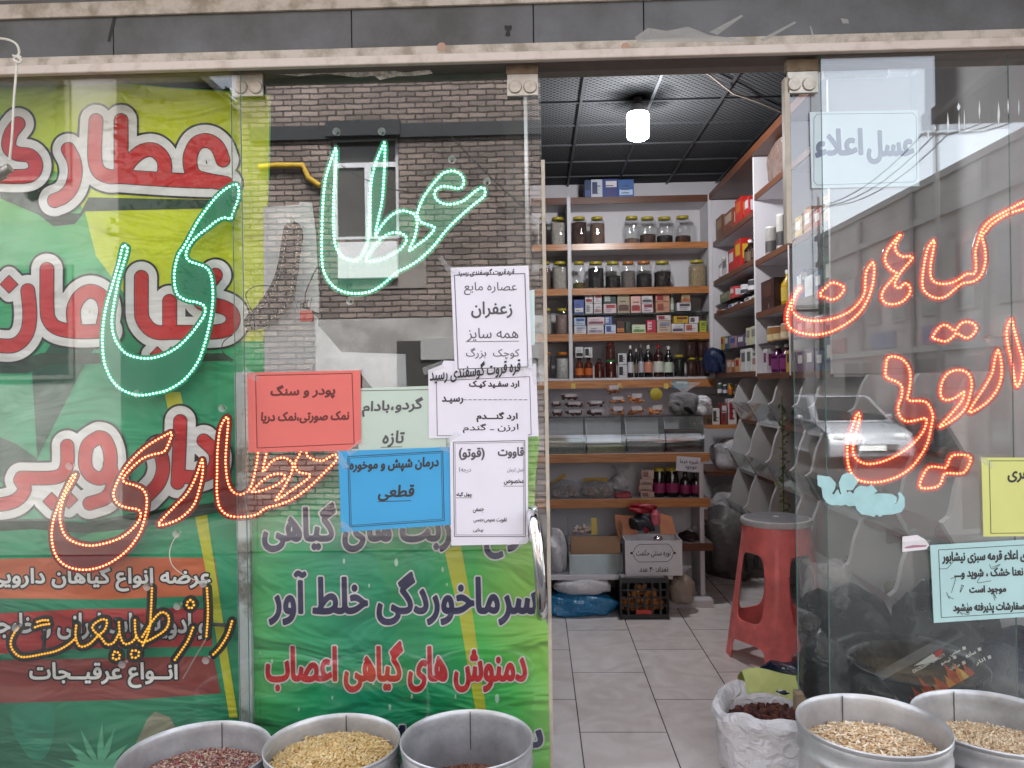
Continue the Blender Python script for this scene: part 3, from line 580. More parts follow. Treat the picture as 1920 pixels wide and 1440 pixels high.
# white car
def car():
    c0 = RP(1622, 790, -10.5); cx, cyy, z0 = c0.x, -12.3, ZG - .16
    c = thing('parked_car', 'white hatchback standing in the side street', 'car', (cx, cyy, z0)); W = .82
    wp = mat('white_car_paint', S(168, 170, 178), .25, coat=1, var=.02); bk = mat('car_glass', (.015, .017, .02), .05); rb = mat('tyre_rubber', (.015, .015, .015), .8)
    prof = [(2.0, .25), (2.05, .5), (1.95, .72), (1.2, .9), (-1.75, .95), (-1.95, .85), (-2.0, .5), (-1.95, .25)]
    mb = MB(); v = []; n = len(prof)
    for sx, ins in ((-1, .06), (-1, 0), (1, 0), (1, .06)):
        for y, z in prof: v.append((cx + sx * (W - ins), cyy + y * (1 - ins * .3), z0 + z + (ins * .2 if z < .4 else -ins * .2)))
    f = [(i + k * n, (i + 1) % n + k * n, (i + 1) % n + (k + 1) * n, i + (k + 1) * n) for k in range(3) for i in range(n)] + [tuple(range(n)), tuple(range(3 * n, 4 * n))]
    mb.add(v, f); mb.build('body', wp, c, bevel=.03, smooth=True)
    cab = [(1.25, .9), (.45, 1.42), (-1.2, 1.46), (-1.8, .94)]; v = []
    for sx, in_ in ((-1, 1), (1, 1)):
        for y, z in cab: v.append((cx + sx * (W - .04 - (.17 if z > 1.2 else 0)), cyy + y, z0 + z))
    mb = MB(); mb.add(v, [(0, 1, 2, 3), (4, 5, 6, 7), (0, 1, 5, 4), (1, 2, 6, 5), (2, 3, 7, 6)]); mb.build('cabin', wp, c, bevel=.02, smooth=True)
    mb = MB(); a = [Vector(v[i]) for i in (0, 4, 5, 1)]; m_ = sum(a, Vector()) / 4; mb.add([m_ + (q - m_) * .88 + Vector((0, .02, .015)) for q in a], [(0, 1, 2, 3)]); mb.build('windscreen', bk, c)
    for s, ids in ((-1, (0, 1, 2, 3)), (1, (4, 5, 6, 7))):
        a = [Vector(v[i]) for i in ids]; m_ = sum(a, Vector()) / 4; mb = MB(); mb.add([m_ + (q - m_) * .84 + Vector((s * .012, 0, 0)) for q in a], [(0, 1, 2, 3)]); mb.build('side_window', bk, c)
        h = MB().ball((cx + s * .6, cyy + 1.98, z0 + .64), .13, 12, 6, 1.2, .4, .6).build('headlight', mat('headlight_lens', (.7, .72, .75), .08), c, smooth=True)
        MB().ball((cx + s * .93, cyy + .75, z0 + .98), .09, 10, 6, .9, .5, .7).build('mirror', wp, c, smooth=True)
        for y in (-1.25, 1.3):
            t = thing_part('wheel', c)
            k = MB(); 
            for r0, x0 in ((.31, .0),): k.tube([(cx + s * (W - .19), cyy + y, z0 + .3), (cx + s * (W + .01), cyy + y, z0 + .3)], .3, 22)
            wo = k.build('wheel', rb, c, smooth=True); MB().tube([(cx + s * (W + .008), cyy + y, z0 + .3), (cx + s * (W + .022), cyy + y, z0 + .3)], .18, 16).build('rim', m_steel, wo, smooth=True)
    MB().box(cx - .5, cx + .5, cyy + 2.03, cyy + 2.06, z0 + .36, z0 + .5).build('grille', mat('black_plastic', (.02, .02, .02), .5), c); MB().box(cx - .26, cx + .26, cyy + 2.062, cyy + 2.075, z0 + .38, z0 + .48).build('number_plate', mat('white_board', S(232, 232, 232)), c)
def thing_part(*a): return None
car()
# ================================================================== BANNERS
YB1, YB2 = 2.60, 2.566
m_red = ink('printed_red', S(208, 34, 38)); m_wht = ink('printed_white', S(238, 236, 232)); m_blk = ink('printed_black', S(24, 26, 24)); m_nav = ink('printed_navy', S(40, 30, 82))
m_shd = ink('printed_shadow', S(28, 62, 44)); m_yst = ink('printed_yellow', S(206, 208, 50)); m_lime = ink('printed_lime', S(190, 204, 44)); m_ora = ink('printed_orange', S(214, 108, 60)); m_rbd = ink('printed_red_band', S(190, 54, 48)); m_dbd = ink('printed_maroon_band', S(142, 60, 52))
m_teal = ink('printed_teal', S(24, 140, 110)); m_dgr = ink('printed_dark_green', S(16, 78, 58)); m_lgr = ink('printed_light_green', S(70, 176, 116)); m_log = ink('printed_log', S(150, 150, 124))
m_lt = ink('printed_dark_red', S(214, 36, 42))
b1 = thing('banner', 'green and lime vinyl banner with huge red lettering outlined in white and black', 'banner', (P(220, 900, YB1).x, YB1, P(220, 1440, YB1).z))
def flat(parent, name, polys, Y, m, th=0):
    mb = MB()
    for i, q in enumerate(polys): plate(mb, [q], Y - i * .00005, th)
    return mb.build(name, m, parent, fixn=False)
base1 = [(-80, 140), (0, 146), (60, 150), (150, 154), (250, 156), (340, 165), (420, 170), (508, 177), (506, 300), (501, 420), (498, 560), (496, 690), (470, 1000), (470, 1570), (-80, 1570)]
flat(b1, 'sheet', [base1], YB1, folded('banner_green', [(0, S(16, 104, 74)), (.3, S(34, 166, 116)), (.55, S(18, 156, 108)), (.8, S(58, 186, 114)), (1, S(120, 196, 60))], 'Z', P(0, 1440, YB1).z, P(0, 200, YB1).z, noise=.3), .002)
flat(b1, 'printed_panel', [[(-78, 143), (60, 152), (150, 156), (250, 158), (340, 167), (420, 172), (506, 179), (498, 560), (494, 640), (300, 640), (180, 480), (160, 400), (120, 330), (60, 300), (0, 210), (-78, 200)]], YB1 - .0015, folded('banner_lime', [(0, S(178, 212, 40)), (.25, S(200, 222, 40)), (.6, S(214, 226, 24)), (1, S(204, 218, 26))], 'X', P(-60, 0, YB1).x, P(480, 0, YB1).x, noise=.2))
flat(b1, 'printed_stripe', [[(308, 735), (338, 735), (352, 800), (322, 800)], [(362, 950), (386, 950), (402, 1060), (446, 1346), (430, 1346), (384, 1060)]], YB1 - .0023, m_yst)
flat(b1, 'printed_curve', [[(0, 820), (30, 832), (70, 860), (72, 900), (0, 905), (-70, 880), (-70, 800)], [(70, 860), (150, 700), (230, 560), (150, 560), (60, 700)]], YB1 - .0017, m_dgr)
flat(b1, 'printed_curve', [smooth_path([(170, 1000), (215, 985), (232, 1000), (180, 1020), (130, 1022)])], YB1 - .0018, m_lgr)
flat(b1, 'printed_curve', [smooth_path([(22, 1330), (50, 1318), (85, 1318), (102, 1335), (100, 1380), (84, 1420), (60, 1424), (40, 1400), (24, 1370)])], YB1 - .0018, ink('printed_soft_teal', S(30, 136, 104)))
for nm, q, m in (('printed_band', [(-78, 1050), (0, 1048), (150, 1044), (402, 1046), (412, 1116), (200, 1124), (0, 1122), (-78, 1124)], m_ora), ('printed_band', [(-78, 1150), (0, 1150), (150, 1142), (330, 1140), (395, 1142), (398, 1212), (150, 1216), (0, 1226), (-78, 1228)], m_rbd), ('printed_band', [(-78, 1236), (0, 1238), (400, 1230), (414, 1300), (250, 1312), (0, 1318), (-78, 1320)], m_dbd)):
    flat(b1, nm, [q], YB1 - .002, m)
def leaf(x0, y0, x1, y1, wd):
    dx, dy = x1 - x0, y1 - y0; L = math.hypot(dx, dy); nx, ny = -dy / L * wd, dx / L * wd; mx_, my_ = x0 + dx * .45 + ny * .5, y0 + dy * .45
    return [(x0 - nx * .3, y0 - ny * .3), (mx_ - nx, my_ - ny), (x1, y1), (mx_ + nx, my_ + ny), (x0 + nx * .3, y0 + ny * .3)]
flat(b1, 'printed_log', [[(236, 1440), (252, 1400), (275, 1350), (290, 1334), (318, 1344), (328, 1362), (318, 1376), (282, 1396), (258, 1440)]], YB1 - .0019, m_log)
flat(b1, 'printed_leaf', [leaf(185, 1440, *q) for q in ((192, 1352, 6), (216, 1364, 6), (240, 1395, 7), (250, 1420, 6), (150, 1366, 6), (124, 1392, 7), (110, 1424, 6), (100, 1446, 6), (205, 1390, 5), (165, 1392, 5), (228, 1432, 6), (140, 1418, 6))], YB1 - .0025, ink('printed_leaf_green', S(84, 170, 130)))
def dia(x, y, r): return [(x, y - r), (x + r, y), (x, y + r), (x - r, y)]
def banner_word(strokes, sw, diamonds, white=17, black=21):
    ST = [smooth_path(q, False, 5) for q in strokes]
    lettering(b1, diamonds, YB1 - .0029, [(black, m_blk), (white, m_wht), (1.6, m_blk), (0, m_red)], 'letter', ST, sw, .0011, 1.3)
W1 = [[(418, 300), (408, 276), (390, 264), (370, 268), (358, 288), (357, 312), (366, 330), (390, 338), (424, 344)], [(390, 340), (333, 338), (267, 334), (226, 331), (205, 331), (186, 322), (178, 300), (178, 260), (180, 226)], [(227, 226), (227, 330)], [(232, 322), (246, 300), (268, 283), (290, 282), (306, 298), (309, 318), (304, 332)], [(128, 280), (138, 300), (141, 324), (135, 350), (120, 368), (102, 376)], [(34, 232), (20, 252), (17, 276), (32, 288), (56, 292), (67, 308), (60, 326), (34, 331), (-30, 328), (-70, 322)]]
flat(b1, 'printed_shadow', [[(0, 350), (60, 350), (76, 362), (80, 385), (100, 402), (150, 400), (166, 370), (420, 375), (440, 390), (160, 396), (140, 420), (100, 424), (72, 402), (0, 372)]], YB1 - .0026, m_shd)
banner_word(W1, 12.5, [])
W2 = [[(404, 516), (388, 536), (372, 556), (382, 570), (412, 574), (432, 584), (437, 602), (424, 618), (392, 623), (330, 623), (290, 622), (268, 600), (265, 570), (265, 520)], [(318, 565), (318, 615)], [(200, 620), (150, 622), (110, 616), (92, 600), (88, 575), (88, 505)], [(140, 612), (138, 580), (150, 556), (170, 546), (190, 556), (198, 580), (194, 606)], [(52, 545), (56, 590), (50, 625), (30, 646), (0, 648), (-40, 640), (-60, 600)]]
flat(b1, 'printed_shadow', [[(76, 662), (420, 662), (440, 676), (90, 684), (50, 700), (0, 700), (-60, 690), (-60, 676), (40, 676)]], YB1 - .0026, m_shd)
banner_word(W2, 12.5, [dia(295, 664, 13), dia(321, 664, 13), dia(17, 533, 16)])
W3 = [[(382, 826), (404, 850), (400, 880), (372, 894), (350, 894)], [(338, 790), (336, 850), (333, 905)], [(300, 846), (306, 876), (298, 905), (276, 930)], [(185, 820), (164, 836), (160, 872), (172, 892), (192, 896), (206, 876), (206, 846), (196, 824), (185, 820)], [(206, 870), (212, 905), (200, 932), (168, 944)], [(126, 836), (126, 868), (118, 888), (96, 896), (40, 896)], [(38, 900), (46, 918), (30, 938), (0, 946), (-40, 946)]]
flat(b1, 'printed_shadow', [[(0, 975), (80, 972), (120, 978), (160, 980), (250, 962), (420, 940), (440, 955), (260, 990), (160, 1000), (60, 992), (0, 996)]], YB1 - .0026, m_shd)
banner_word(W3, 12, [dia(97, 940, 16), dia(129, 937, 16)])
mwl = [(4.2, m_blk), (1.2, m_wht)]
text(b1, 'عرضه انواع گیاهان دارویی', (-20, 1062, 394, 1108), YB1 - .0029, m_wht, layers=mwl)
text(b1, 'و ادویه جات ایرانی و خارجی', (-30, 1150, 386, 1198), YB1 - .0029, m_wht, layers=mwl)
text(b1, 'انــواع عرقیــجات', (56, 1243, 332, 1289), YB1 - .0029, m_wht, layers=mwl)

b2 = thing('banner', 'bright green vinyl banner with navy and red lines of lettering on the door', 'banner', (P(745, 1000, YB2).x, YB2, P(745, 1440, YB2).z))
base2 = [(468, 860), (470, 842), (560, 838), (700, 830), (850, 815), (985, 800), (1008, 796), (1012, 820), (1004, 900), (1000, 1000), (1010, 1080), (1018, 1150), (1030, 1180), (1034, 1250), (1036, 1400), (1038, 1560), (478, 1560), (474, 1200)]
flat(b2, 'sheet', [base2], YB2, folded('banner_door_green', [(0, S(96, 206, 110)), (.16, S(40, 184, 116)), (.35, S(8, 164, 118)), (.62, S(12, 168, 104)), (.82, S(70, 200, 80)), (1, S(156, 220, 90))], 'X', P(470, 1000, YB2).x, P(1034, 1000, YB2).x, noise=.3, bump=.9), .002)
flat(b2, 'printed_stripe', [[(832, 1026), (864, 1022), (882, 1120), (912, 1334), (892, 1334), (862, 1160)], [(812, 870), (838, 866), (860, 1000), (836, 1004)]], YB2 - .0015, m_yst)
flat(b2, 'printed_curve', [[(700, 900), (760, 1000), (800, 1150), (780, 1300), (760, 1320), (748, 1290), (742, 1150), (690, 1000), (660, 900)]], YB2 - .0014, ink('printed_mid_green', S(30, 164, 100)))
flat(b2, 'printed_droplet', [blob(x, y, r * .45, r, 12, .05) for x, y, r in ((743, 1054, 8), (645, 1052, 5), (830, 1068, 5), (692, 1098, 4), (700, 1280, 5), (772, 1306, 5), (854, 1306, 4), (932, 1310, 9), (731, 1326, 6), (623, 1308, 4), (510, 1240, 5), (838, 1096, 3), (488, 1224, 3), (560, 1330, 4))], YB2 - .0016, ink('printed_pale_drop', S(190, 226, 200)))
nv = [(5.4, m_wht), (2.5, m_nav)]; rd = [(4.9, m_wht), (2.3, m_lt)]
text(b2, 'انواع شربت های گیاهی', (494, 944, 1003, 1046), YB2 - .002, m_nav, layers=nv)
text(b2, 'سرماخوردگی خلط آور', (506, 1072, 1006, 1170), YB2 - .002, m_nav, layers=nv)
text(b2, 'دمنوش های گیاهی اعصاب', (500, 1204, 986, 1296), YB2 - .002, m_lt, layers=rd)
text(b2, 'سنگ کلیه و کبد', (566, 1340, 1016, 1416), YB2 - .002, m_nav, layers=nv)

# ================================================================== LIGHT SIGNS
m_lg = emit('green_light', (.22, 1.0, .62), 1.5); m_lr = emit('red_light', (1.0, .14, .035), 2.4); m_ly = emit('amber_light', (1.0, .42, .02), .26, (.5, .28, .02)); m_lo = emit('orange_red_light', (1.0, .14, .04), 2.2)
m_off = mat('unlit_lens', S(196, 190, 176), .3, var=.05)
m_tray = film('smoked_acrylic', (.018, .02, .02), .82, .2, .02); m_tray_r = film('dark_red_acrylic', (.16, .008, .006), .94, .2, .02)
m_tray_g = film('dark_green_acrylic', (.02, .26, .14), .82, .2, .02)
m_clear_g = film('clear_green_acrylic', (.12, .6, .36), .24, .15, .02); m_pink = film('clear_pink_acrylic', (.9, .10, .07), .30, .15, .02)
m_cup = film('suction_cup', (.8, .82, .8), .45, .15, .1)
def led_sign(label, letters, Y, ml, mp, step=7.0, r=.0037, grow=6, group=None, holes=True, th=.004):
    """letters: lists of closed rows of lights in picture points; every letter = acrylic tray + its string of lights"""
    A = np.concatenate([np.asarray(q[1] if q[0] == 'open' else q, float) for L in letters for q in L]); c = P(A[:, 0].mean(), A[:, 1].max(), Y)
    t = thing('light_sign', label, 'light sign', c, group)
    for L in letters:
        cl = [smooth_path(q[1] if q[0] == 'open' else q, q[0] != 'open') for q in L]; op = [q[0] == 'open' for q in L]
        B = np.concatenate(cl); mg = grow + 4; box = (B[:, 0].min() - mg, B[:, 1].min() - mg, B[:, 0].max() + mg, B[:, 1].max() + mg); res = 1.2
        D = None
        cc = [q for q, o in zip(cl, op) if not o]; oo = [q for q, o in zip(cl, op) if o]
        if cc: D = field(cc, box, res, mg)
        if oo: E_ = field(oo, box, res, mg, False); D = E_ if D is None else np.minimum(D, E_)
        mb = MB(); plate(mb, isolines(D, grow, box, res, .08), Y, th); pa = mb.build('letter_tray', mp, t, fixn=False)
        mb = MB()
        for q, o in zip(cl, op):
            for x, y in resample(q, step, not o): bead(mb, P(x, y, Y - .0006), r)
        mb.build('light_string', ml, pa, fixn=False, smooth=True)
    return t
def cups(parent, pts, Y):
    for x, y in pts:
        c = P(x, y, Y); mb = MB(); rg = [(c.x, c.y - .012, c.z)]
        n = 16; v = []; f = []
        for rr, yy in ((.013, -.03), (.010, -.024), (.005, -.014), (.006, -.004)):
            for k in range(n): v.append((c.x + rr * math.cos(k * 6.2832 / n), c.y + yy, c.z + rr * math.sin(k * 6.2832 / n)))
        for i in range(3):
            for k in range(n): f.append((i * n + k, i * n + (k + 1) % n, (i + 1) * n + (k + 1) % n, (i + 1) * n + k))
        mb.add(v, f); mb.build('suction_cup', m_cup, parent, smooth=True, fixn=False)
def cb(pts): return [(440 + u / 3.2, 100 + v / 3.2) for u, v in pts]
def ca(pts, oy): return [(u / 3, oy + v / 3) for u, v in pts]
def chh(pts): return [(1440 + u / 4, 440 + v / 4) for u, v in pts]
YS = 2.525
atta = cb([(605, 572), (575, 650), (548, 740), (535, 830), (527, 950), (523, 1080), (522, 1200), (530, 1290), (560, 1360), (610, 1410), (680, 1437), (760, 1440), (840, 1418), (920, 1360), (970, 1315), (1040, 1280), (1110, 1235), (1190, 1160), (1270, 1060), (1350, 980), (1430, 910), (1495, 858), (1502, 825), (1485, 805), (1440, 830), (1380, 880), (1330, 900), (1270, 905), (1220, 885), (1198, 850), (1212, 815), (1250, 798), (1300, 803), (1350, 810), (1374, 780), (1367, 740), (1335, 712), (1300, 705), (1250, 720), (1210, 760), (1170, 810), (1130, 870), (1105, 930), (1095, 965), (1110, 1005), (1150, 1025), (1200, 1048), (1150, 1110), (1095, 1150), (1048, 1182), (1080, 1100), (1095, 1020), (1080, 970), (1040, 950), (1000, 945), (950, 965), (900, 1010), (865, 1060), (845, 1098), (850, 1050), (865, 980), (885, 880), (895, 750), (900, 650), (900, 540), (885, 565), (868, 600), (845, 660), (825, 740), (815, 820), (812, 920), (808, 1020), (800, 1120), (780, 1180), (740, 1240), (690, 1240), (650, 1225), (620, 1190), (600, 1130), (592, 1040), (592, 920), (597, 800), (605, 700), (611, 600)])
tah = cb([(790, 1245), (820, 1180), (870, 1120), (920, 1085), (970, 1075), (1010, 1085), (1032, 1115), (1000, 1170), (940, 1210), (870, 1240)])
s = led_sign('pale green dotted light sign of large letters on the door glass', [[atta, tah]], YS, m_lg, m_clear_g, 6.6, .0040, 6)
cups(s, [(635, 252), (719, 252), (849, 304), (914, 345), (660, 566)], YS)
ye_g = [(443, 346), (425, 353), (405, 370), (385, 395), (368, 420), (352, 450), (343, 465), (335, 477), (328, 503), (327, 530), (333, 552), (350, 563), (370, 567), (383, 574), (384, 588), (373, 607), (353, 632), (330, 653), (300, 668), (270, 672), (240, 665), (222, 647), (212, 625), (210, 597), (215, 563), (223, 523), (233, 490), (239, 467), (235, 461), (230, 463), (223, 493), (212, 530), (202, 563), (195, 597), (192, 633), (194, 670), (200, 693), (213, 717), (233, 733), (260, 741), (287, 738), (317, 730), (347, 710), (370, 680), (383, 647), (393, 607), (399, 563), (397, 523), (388, 503), (370, 495), (353, 488), (349, 473), (360, 453), (373, 440), (390, 427), (405, 415), (420, 408), (433, 410), (437, 397), (443, 383), (448, 362)]
s = led_sign('bright green dotted light sign, a single curled letter over the left banner', [[ye_g]], YS, m_lg, m_tray_g, 6.6, .0038, 6)
cups(s, [(265, 738)], YS)
reh = [(549, 423), (540, 430), (535, 455), (530, 490), (522, 520), (510, 545), (490, 575), (466, 600), (469, 611), (485, 609), (510, 597), (530, 580), (543, 557), (550, 513), (556, 470), (560, 441), (557, 428)]
s = led_sign('unlit dark dotted light sign, one letter beside the joint of the door', [[reh]], YS + .012, m_off, mat('black_tray', (.012, .012, .012), .5), 8, .0028, 8)
cups(s, [(549, 416)], YS)
ye_r = [(320, 811), (312, 815), (290, 827), (267, 843), (243, 867), (227, 890), (216, 913), (213, 930), (222, 945), (240, 952), (258, 955), (264, 963), (260, 977), (247, 993), (227, 1008), (200, 1018), (170, 1023), (143, 1018), (123, 1005), (114, 983), (113, 960), (120, 933), (132, 910), (142, 891), (136, 892), (123, 917), (110, 947), (100, 977), (97, 1007), (103, 1037), (118, 1057), (143, 1067), (173, 1067), (207, 1055), (240, 1030), (263, 997), (273, 963), (275, 933), (267, 917), (250, 909), (235, 905), (231, 896), (247, 877), (267, 860), (287, 852), (307, 847), (316, 832), (322, 815)]
re_r = [(379, 862), (370, 887), (360, 910), (347, 930), (327, 950), (297, 983), (320, 980), (343, 968), (363, 947), (373, 920), (380, 887)]
at_r = [(424, 783), (413, 803), (408, 843), (407, 887), (407, 927), (413, 953), (430, 967), (457, 969), (480, 965), (500, 952), (527, 945), (553, 933), (580, 913), (607, 887), (631, 862), (627, 852), (607, 863), (590, 862), (575, 853), (577, 838), (570, 836), (560, 855), (553, 870), (560, 885), (582, 892), (550, 917), (517, 938), (533, 913), (547, 885), (547, 867), (530, 858), (510, 865), (493, 884), (500, 847), (505, 800), (506, 760), (498, 775), (486, 830), (481, 870), (470, 913), (453, 927), (437, 922), (427, 903), (423, 867), (425, 827), (428, 790)]
ta_r = [(473, 922), (490, 903), (510, 890), (530, 889), (534, 897), (517, 910), (493, 919)]
s = led_sign('red dotted light sign of large letters low over the left banner', [[ye_r], [re_r], [at_r, ta_r]], YS, m_lr, m_tray_r, 6.4, .0036, 7)
cups(s, [(140, 872), (423, 765), (338, 998)], YS)
O = lambda q: ('open', q)
rz = [[O([(435, 1165), (427, 1190), (413, 1213), (400, 1227)])], [O([(388, 1103), (390, 1147), (387, 1193)])], [O([(362, 1177), (353, 1200), (340, 1220), (328, 1237)]), [(357, 1125), (364, 1133), (357, 1141), (350, 1133)]],
      [O([(285, 1103), (283, 1147), (280, 1180), (268, 1210)]), O([(267, 1194), (287, 1163), (303, 1148), (316, 1156), (313, 1177), (293, 1193), (267, 1204), (255, 1190), (253, 1163)]), O([(255, 1195), (247, 1204), (233, 1207), (225, 1190), (223, 1167)]), O([(222, 1190), (213, 1205), (200, 1208), (190, 1196), (173, 1177), (187, 1163), (200, 1163), (197, 1180), (183, 1193), (167, 1208), (150, 1212), (142, 1195), (143, 1173)]), O([(142, 1196), (130, 1207), (107, 1220), (77, 1227), (43, 1232), (27, 1223), (20, 1207), (25, 1190), (34, 1178)]),
       O([(66, 1176), (78, 1172), (92, 1170)]), O([(70, 1166), (80, 1163), (90, 1163)]), [(215, 1222), (224, 1226), (222, 1236), (212, 1234)], [(248, 1220), (260, 1222), (258, 1232), (247, 1232)]]]
s = led_sign('amber dotted light sign in flowing script at the bottom of the left banner', rz, YS, m_ly, m_tray, 5.6, .0042, 9)
cups(s, [(284, 1096), (388, 1090), (393, 1232), (340, 1132), (40, 1172), (238, 1240)], YS)
pl = MB(); pl.tube([P(388, 1170, YS + .008), P(420, 1172, YS + .008), P(437, 1168, YS + .008)], .006, 6).tube([P(84, 1182, YS + .008), P(82, 1222, YS + .008)], .006, 6).build('link_bar', mat('black_plastic', (.02, .02, .02), .5), s)
nun = chh([(785, 210), (740, 270), (730, 350), (725, 430), (690, 500), (620, 570), (520, 620), (400, 645), (280, 640), (210, 605), (180, 560), (190, 500), (215, 440), (247, 398), (215, 420), (160, 540), (145, 600), (150, 670), (190, 715), (270, 742), (370, 750), (480, 725), (600, 660), (690, 580), (750, 480), (785, 370), (797, 260)])
ndot = chh([(430, 400), (480, 360), (560, 385), (567, 420), (530, 465), (480, 487), (430, 470), (388, 450)])
hah = chh([(988, 5), (930, 70), (890, 130), (880, 200), (920, 260), (970, 285), (1030, 240), (1080, 180), (1072, 160), (1010, 165), (960, 130), (955, 70), (990, 5)])
hah = chh([(985, 5), (930, 70), (890, 130), (880, 200), (920, 260), (965, 290), (920, 350), (870, 410), (853, 470), (880, 510), (940, 522), (1010, 500), (1062, 440), (1060, 385), (1025, 365), (985, 402), (950, 370), (990, 290), (1030, 240), (1082, 178), (1060, 160), (1010, 165), (962, 130), (957, 70), (995, 2)])
gya = chh([(1240, 45), (1200, 100), (1175, 200), (1160, 310), (1160, 390), (1190, 440), (1260, 475), (1330, 465), (1400, 410), (1460, 365), (1540, 350), (1600, 300), (1630, 200), (1625, 100), (1605, 10)]) + [(1848, 434), (1861, 419), (1888, 402), (1920, 391), (1965, 376), (1985, 366), (1980, 358), (1955, 366), (1920, 378), (1888, 395), (1858, 412), (1842, 430)] + chh([(1575, 50), (1555, 130), (1560, 220), (1550, 290), (1490, 295), (1440, 330), (1380, 360), (1310, 370), (1250, 355), (1220, 310), (1220, 220), (1237, 130), (1247, 60)])
qdot = chh([(1235, 768), (1290, 690), (1340, 680), (1400, 718), (1450, 665), (1510, 655), (1562, 690), (1545, 740), (1490, 775), (1415, 740), (1380, 772), (1330, 800), (1270, 787)])
ale = chh([(1825, 632), (1790, 720), (1800, 830), (1830, 960), (1862, 1135), (1897, 1080), (1912, 960), (1880, 840), (1842, 700)])
rre = chh([(1725, 868), (1700, 940), (1680, 1040), (1620, 1150), (1508, 1330), (1620, 1275), (1700, 1190), (1745, 1090), (1750, 970)])
waw = chh([(1470, 1180), (1400, 1225), (1330, 1240), (1295, 1200), (1305, 1110), (1350, 1040), (1430, 1015), (1500, 1040), (1527, 1110), (1515, 1200), (1480, 1300), (1400, 1380), (1288, 1442), (1370, 1350), (1450, 1250)])
yeh = [(1666, 670), (1687, 671), (1702, 685), (1707, 705), (1705, 730), (1703, 750), (1730, 752), (1742, 760), (1749, 780), (1746, 800), (1740, 827), (1729, 850), (1708, 877), (1682, 894), (1653, 903), (1627, 904), (1606, 898), (1594, 882), (1589, 859), (1590, 827), (1599, 798), (1608, 775), (1612, 783), (1605, 812), (1599, 842), (1606, 861), (1627, 870), (1656, 865), (1688, 850), (1714, 830), (1732, 807), (1737, 785), (1722, 787), (1700, 790), (1687, 780), (1684, 762), (1690, 745), (1691, 725), (1680, 715), (1662, 707), (1661, 690)]
ydot = [(1790, 853), (1813, 854), (1820, 861), (1811, 882), (1799, 888), (1772, 888), (1764, 906), (1752, 914), (1725, 913), (1734, 885), (1746, 875), (1768, 877), (1775, 875), (1781, 860)]
s = led_sign('orange red dotted light sign of many letters inside the right window', [[nun], [ndot], [hah], [gya], [qdot], [ale], [rre], [waw], [yeh], [ydot]], 2.535, m_lo, m_pink, 6.2, .0038, 7)
cups(s, [(1500, 519), (1843, 636)], 2.53)
# wires
def wire(name, label, pts, Y, r, m, parent=None):
    q = [P(x, y, Y) for x, y in smooth_path(pts, False, 5)]; o = MB().tube(q, r, 6).build(name, m, parent, smooth=True)
    return o if parent else tag(o, label, 'cable')
m_wblk = mat('black_cable', (.015, .015, .015)); m_wwht = mat('white_cable', S(215, 212, 200), .5)
wire('cable', 'thin white cable curling from the red letters to the amber script', [(338, 1000), (326, 1012), (318, 1035), (322, 1058), (338, 1074), (362, 1086), (388, 1094)], 2.52, .0016, m_wwht)
wire('cable', 'thin grey lead hanging diagonally beside the amber letters', [(386, 1198), (372, 1222), (358, 1246), (349, 1262), (343, 1272)], 2.515, .002, mat('grey_lead', S(160, 150, 140), .5))
wire('cable', 'black wire looping around the joint beside the unlit letter', [(510, 537), (490, 535), (472, 540), (461, 552), (466, 570), (472, 585), (464, 600)], 2.515, .0016, m_wblk)
wire('cable', 'black wire drooping below the unlit letter to the door edge', [(596, 500), (585, 520), (572, 560), (590, 590), (630, 602), (700, 596), (720, 588)], 2.512, .0022, m_wblk)
wire('cable', 'black wire loop behind the joint under the bright green letter', [(436, 628), (420, 640), (416, 655), (426, 670), (436, 680)], 2.52, .0015, m_wblk)
ad = thing('power_adapter', 'small red lead splitter tangled in wires beside the unlit letter', 'adapter', P(574, 600, 2.515))
a, b = P(563, 582, 2.515), P(588, 603, 2.515); MB().box(a.x, b.x, 2.505, 2.525, b.z, a.z).build('housing', mat('red_plastic', S(190, 52, 44), .45), ad, bevel=.004)
for k in range(5): wire('lead', '', [(560 + k * 5, 584), (556 + k * 7, 572 - k * 3), (566 + 4 * k, 562), (575 - 3 * k, 574), (590 + 2 * k, 588), (604, 596 + 2 * k)], 2.508, .0013, m_wblk, ad)
tc = wire('cable', 'white cord knotted on the rail at the top left corner', [(-6, 72), (14, 74), (30, 82), (36, 96), (33, 110), (30, 140), (26, 190), (23, 250), (18, 300)], 2.34, .0035, m_wwht)
wire('knot', '', [(24, 104), (34, 108), (40, 112), (36, 118), (26, 112), (33, 104), (40, 108)], 2.334, .0035, m_wwht, tc)
lp = thing('work_lamp', 'dented metal lamp end hanging on the white cord at the left edge', 'lamp', P(4, 330, 2.34))
MB().tube([P(-26, 340, 2.34), P(6, 322, 2.34)], .02, 14).tube([P(4, 323, 2.34), P(19, 314, 2.34)], .014, 14).build('casing', mat('scuffed_aluminium', S(170, 165, 160), .35, .7, .3, 60), lp, smooth=True)

